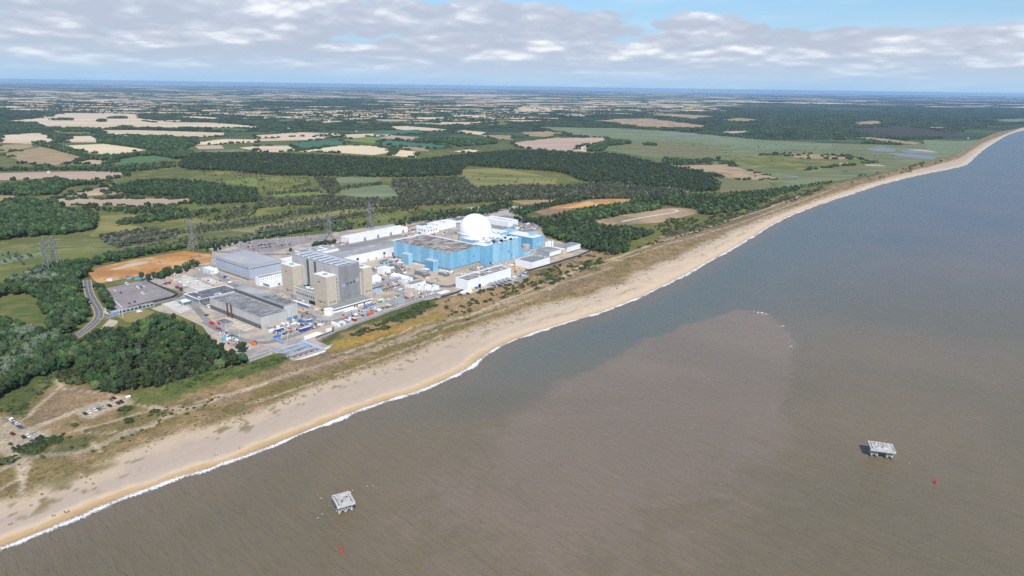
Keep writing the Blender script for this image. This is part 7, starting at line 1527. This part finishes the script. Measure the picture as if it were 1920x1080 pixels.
def wayside():
    V, F = crown('bush', 77, 1); me = newmesh('foliage', V, F, M['gorse']); st = trunk_mb('bush', 9).me('stem', M['bark'])
    for px, py, s_, lab in ((235, 772, 2.0, 'large dark bramble clump beside the lay-by'), (240, 795, 1.7, 'low dark bush on the dune below the lay-by'), (290, 776, 1.4, 'round green bush right of the lay-by path'), (13, 873, 2.2, 'dark bush on the bare sand at the far left'), (140, 804, 1.2, 'small bush beside the sandy track near the lay-by'), (878, 601, 1.1, 'small bush alone on the heath below the pump house'), (452, 712, 1.0, 'small bush on the green bank below the wood')):
        p = at(px, py); z = float(dune_h(np.array([p[:2]]))[0]) - .2; t = thing('bush', lab, 'bush', (p[0], p[1], z), random.uniform(0, 6)); inst('foliage', me, t, (0, 0, 0), 0, (s_, s_, s_ * .7)); inst('stem', st, t)
wayside()

# ------------------------------------------------------------------ offshore
def rig(px, py, rz, lu, lv, legs, label, h=6.0):
    p = at(px, py, SEA_Z); t = thing('offshore_platform', label, 'platform', (p[0], p[1], SEA_Z), rz, 'offshore intake platforms')
    d = MB().box(-lu / 2, lu / 2, -lv / 2, lv / 2, h, h + .9).build('deck', M['deckpale'], t); e = MB(); e.box(-lu / 2 - .3, lu / 2 + .3, -lv / 2 - .3, -lv / 2, h - .5, h + 1.15); e.box(-lu / 2 - .3, lu / 2 + .3, lv / 2, lv / 2 + .3, h - .5, h + 1.15); e.box(-lu / 2 - .3, -lu / 2, -lv / 2, lv / 2, h - .5, h + 1.15); e.box(lu / 2, lu / 2 + .3, -lv / 2, lv / 2, h - .5, h + 1.15); e.build('edge_beam', M['legs'], t)
    rr = random.Random(int(px)); mh = MB().box(-.45, .45, -.3, .3, 0, .06).me('hatch', M['black']); mk = MB().box(-.6, .6, -.45, .45, 0, .5).me('kerb_block', M['deckpale'])
    for k in range(6): x = -lu / 2 + (k + .5) * lu / 6; inst('hatch', mh, t, (x, lv / 2 - 1.0, h + .9)); inst('kerb_block', mk, t, (x + .9, lv / 2 - 1.6, h + .9))
    for k in range(5):
        y = -lv / 2 + 1.5 + k * (lv - 3) / 5; inst('hatch', mh, t, (-lu / 2 + 1.1, y, h + .9), math.pi / 2); inst('hatch', mh, t, (lu / 2 - 1.1, y, h + .9), math.pi / 2)
    for k in range(14): inst('hatch', mh, t, (rr.uniform(-lu * .28, lu * .28), rr.uniform(-lv * .25, lv * .25), h + .9), rr.choice([0, math.pi / 2])); 
    for k in range(8): inst('kerb_block', mk, t, (rr.uniform(-lu * .3, lu * .3), rr.uniform(-lv * .3, lv * .3), h + .9), rr.choice([0, math.pi / 2]))
    for (x, y) in legs: m_ = MB(); m_.bar((x, y, -6), (x, y, h - .05), .55); m_.build('leg', M['legs'], t)
    m_ = MB()
    for i, (x, y) in enumerate(legs):
        for x2, y2 in legs[i + 1:]:
            if math.hypot(x - x2, y - y2) < 4.6: m_.bar((x, y, .6), (x2, y2, h - .6), .22); m_.bar((x2, y2, .6), (x, y, h - .6), .22); m_.bar((x, y, h * .5), (x2, y2, h * .5), .22)
    m_.build('bracing', M['legs'], t)
    for (x, y) in legs[::2]: m_ = MB(); m_.lathe([(.75, -.3), (.75, 1.0)], 10, x, y); m_.build('growth_collar', M['bark'], t, True)
a1 = px_dir(640, 940, 29, -8); rig(645, 956, a1, 9.6, 11.6, [(x, y) for x in (-3.6, 0, 3.6) for y in (-3.6, .3)], 'square pale concrete platform on braced legs, nearer one in the sea', 6.2)
a2 = px_dir(1650, 840, 40, 5.5); rig(1650, 853.5, a2, 14.5, 10.5, [(x, y) for x in (-6.2, -2.8, 3.0, 6.4) for y in (-3.4, .6)], 'oblong pale platform on paired legs, farther out to the right', 5.6)
def buoys():
    for px, py, lab, s_ in ((640, 1035, 'small red can buoy below the nearer platform', 1.0), (1754, 906, 'small red cone buoy right of the farther platform', 1.0)):
        t = thing('buoy', lab, 'buoy', at(px, py, SEA_Z), .4, 'red buoys'); m_ = MB(); m_.lathe([(.65, -.4), (.78, 0), (.78, .8), (.55, 1.2)], 14); m_.build('float', M['buoy'], t, True)
        m_ = MB(); m_.lathe([(.55, 1.2), (.28, 2.4)], 10) if px > 1000 else m_.lathe([(.5, 1.2), (.5, 2.0)], 10); m_.build('superstructure', M['buoy'], t); m_ = MB(); m_.bar((0, 0, 2.0), (0, 0, 3.2), .12); m_.build('mast', M['buoy'], t); m_ = MB(); m_.lathe([(.05, 3.1), (.3, 3.3), (.05, 3.6)], 8); m_.build('topmark', M['buoy'], t)
    b = MB(); b.add([(0, .28, 0), (.1, 0, .05), (0, -.3, 0), (-.1, 0, .05), (.55, .05, .18), (-.55, .05, .18), (1.0, -.1, .1), (-1.0, -.1, .1), (0, 0, -.08)], [(0, 3, 2, 1), (0, 1, 4), (1, 2, 4), (0, 5, 3), (3, 5, 2), (4, 6, 2), (5, 2, 7), (0, 8, 2, 1), (0, 3, 2, 8)]); bm_ = b.me('gull', M['birdwhite'])
    for px, py in ((596, 928), (602, 934), (617, 942), (617, 947.5), (604.5, 964), (596, 971), (661, 919), (688, 911.5), (699.5, 911), (1662, 825.5), (1706, 848.5), (1677, 850), (1705, 869), (1594, 835)):
        p = at(px, py, 1.5); o = inst('gull', bm_, None, tuple(p), random.uniform(0, 6)); o.scale = (.6, .6, .6); tag(o, 'white gull flying low over the sea near the nearer platform' if px < 1000 else 'white gull flying low over the sea near the farther platform', 'gull', 'gulls near the nearer platform' if px < 1000 else 'gulls near the farther platform')
buoys()

# ------------------------------------------------------------------ people on the beach
def people():
    def fig(pose):
        J = {'sit': [((0, 0, .22), .15), ((0, -.05, .45), .15), ((0, -.08, .68), .17), ((0, -.07, .82), .06), ((0, -.05, .98), .11), ((.1, .4, .42), .085), ((.1, .75, .08), .05), ((-.1, .4, .42), .085), ((-.1, .75, .08), .05), ((.24, .0, .5), .05), ((.2, .22, .34), .04), ((-.24, .0, .5), .05), ((-.2, .22, .34), .04), ((.1, .86, .06), .045), ((-.1, .86, .06), .045)],
             'stand': [((0, 0, .92), .14), ((0, 0, 1.15), .14), ((0, .02, 1.40), .17), ((0, .02, 1.53), .06), ((0, .04, 1.68), .11), ((.11, .05, .5), .08), ((.12, -.02, .09), .05), ((-.11, -.08, .5), .08), ((-.12, -.16, .09), .05), ((.26, .03, 1.12), .05), ((.27, .1, .86), .04), ((-.26, -.03, 1.12), .05), ((-.27, .02, .86), .04), ((.12, .1, .05), .045), ((-.12, -.04, .05), .045)]}[pose]
        E = [(0, 1), (1, 2), (2, 3), (3, 4), (0, 5), (5, 6), (0, 7), (7, 8), (2, 9), (9, 10), (2, 11), (11, 12), (6, 13), (8, 14)]
        me = bpy.data.meshes.new('person'); me.from_pydata([j[0] for j in J], E, []); o = bpy.data.objects.new('person', me); COL.objects.link(o)
        md = o.modifiers.new('s', 'SKIN'); 
        if not me.skin_vertices: 
            bm = bmesh.new(); bm.from_mesh(me); bm.verts.layers.skin.verify(); bm.to_mesh(me); bm.free()
        for v, j in zip(me.skin_vertices[0].data, J): v.radius = (j[1], j[1])
        me.skin_vertices[0].data[0].use_root = True; o.modifiers.new('b', 'SUBSURF').levels = 1
        dg = bpy.context.evaluated_depsgraph_get(); ev = o.evaluated_get(dg); r_ = bpy.data.meshes.new_from_object(ev); bpy.data.objects.remove(o); r_.name = 'body'; r_.materials.clear(); r_.materials.append(M['skin']); return r_, J
    shirts = [CONT[c] for c in ('red', 'white', 'navy', 'grey', 'steelblue')]; poses = {p: fig(p) for p in ('sit', 'stand')}
    for i, (px, py, po, c, lab) in enumerate(((17.5, 985.5, 'sit', 0, 'person in red sitting on the shingle at the far left'), (22, 983.5, 'sit', 2, 'person in dark top sitting beside the one in red'), (57, 950.5, 'sit', 2, 'person in navy sitting alone at the beach top'), (60, 950, 'sit', 3, 'person in grey sitting beside the one in navy'), (98, 967, 'stand', 3, 'person in grey walking near the wet sand'), (102, 966.5, 'stand', 1, 'person in white walking near the wet sand'),
                                              (120.5, 960, 'stand', 2, 'person in navy, leftmost of three at the water edge'), (123.5, 960.5, 'stand', 3, 'person in grey, middle of three at the water edge'), (128, 958.5, 'stand', 0, 'person in red, rightmost of three at the water edge'), (402.5, 853.5, 'stand', 3, 'person in grey walking on the middle of the beach'), (406.5, 852.5, 'stand', 1, 'person in white walking on the middle of the beach'), (449, 841, 'stand', 2, 'person in dark clothes by the water further along'))):
        p = at(px, py); z = float(dune_h(np.array([p[:2]]))[0]); me, J = poses[po]; t = thing('person', lab, 'person', (p[0], p[1], z), random.uniform(0, 6), 'people on the beach'); inst('body', me, t)
        a, b_ = Vector(J[0][0]), Vector(J[2][0]); g = MB(); g.bar(a - (b_ - a) * .05, a + (b_ - a) * 1.05, .24, .30); g.build('top', shirts[c], t)
        g = MB(); [g.bar(J[0][0], J[k][0], .17, .13) for k in (5, 7)]; g.build('trousers', CONT['navy' if c != 2 else 'grey'], t); g = MB(); h = J[4][0]; g.box(h[0] - .12, h[0] + .12, h[1] - .13, h[1] + .09, h[2] + .03, h[2] + .15); g.build('hair', M['bark'], t)
people()
# far houses
def houses():
    wl_ = mat('house render', (.58, .55, .50), (.5, .47, .43), 1.0, .8); rf = mat('red tile roof', (.25, .11, .075), (.2, .09, .06), 1.0, .8)
    for i, (px, py, s_, lab, ro) in enumerate(((92, 325, 1.0, 'white house alone at the top of the brown field', 'greyroof'), (212, 258, 1.3, 'long white farmhouse among trees, left part', 'greyroof'), (224, 257, 1.3, 'white gabled farmhouse among trees, middle part', 'greyroof'), (236, 256, 1.2, 'white gabled farmhouse among trees, right part', 'greyroof'), (541, 243, 1.6, 'white tower like house in the far trees', 'greyroof'), (227, 366, 1.0, 'small white cottage by the tan paddock', 'red'), (340, 270, 1.2, 'pale house in the hedge left of the straw fields', 'red'), (1364, 244, 1.2, 'white cottage at the edge of the far marsh wood', 'red'),
                                               (668, 247, 1.2, 'red roofed farmhouse beside the green crop', 'red'), (890, 241, 1.2, 'red roofed farmhouse right of the stubble', 'red'), (1003, 233, 1.0, 'red roofed cottage above the pale reedbed', 'red'), (1815, 260, 1.4, 'white coastguard cottages row near the far beach', 'greyroof'), (85, 221, 1.8, 'pale barns at the edge of the great stubble field', 'greyroof'), (5, 262, 1.4, 'red roofed farm at the far left edge', 'red'), (240.5, 748, .24, 'small white hut at the top end of the lay-by', 'white'))):
        p = at(px, py); z = .3 if py < 300 else (float(dune_h(np.array([p[:2]]))[0]) if py > 700 else .2); t = thing('house' if s_ > .5 else 'hut', lab, 'house' if s_ > .5 else 'hut', (p[0], p[1], z), .2 + .3 * (i % 3)); s_ *= .62 if s_ > .5 else 1; L, W, H_ = 12 * s_, 7.5 * s_, 6 * s_
        MB().box(-L / 2, L / 2, -W / 2, W / 2, -.3, H_).build('wall', wl_, t); MB().add([(-L / 2 - .3, -W / 2 - .3, H_), (L / 2 + .3, -W / 2 - .3, H_), (L / 2 + .3, W / 2 + .3, H_), (-L / 2 - .3, W / 2 + .3, H_), (-L / 2, 0, H_ + 3.4 * s_), (L / 2, 0, H_ + 3.4 * s_)], [(0, 1, 5, 4), (2, 3, 4, 5), (1, 2, 5), (3, 0, 4)]).build('roof', rf if ro == 'red' else (M['whiteroof'] if ro == 'white' else M['greyroof']), t)
        MB().box(-L * .3, -L * .22, -.4, .4, H_ + 2 * s_, H_ + 5 * s_).build('chimney', rf, t) if s_ > .3 else None
        for k in range(4): MB().box(-L * .38 + k * L * .22, -L * .28 + k * L * .22, -W / 2 - .08, -W / 2, H_ * .55, H_ * .8).build('window', M['glass'], t)
houses()
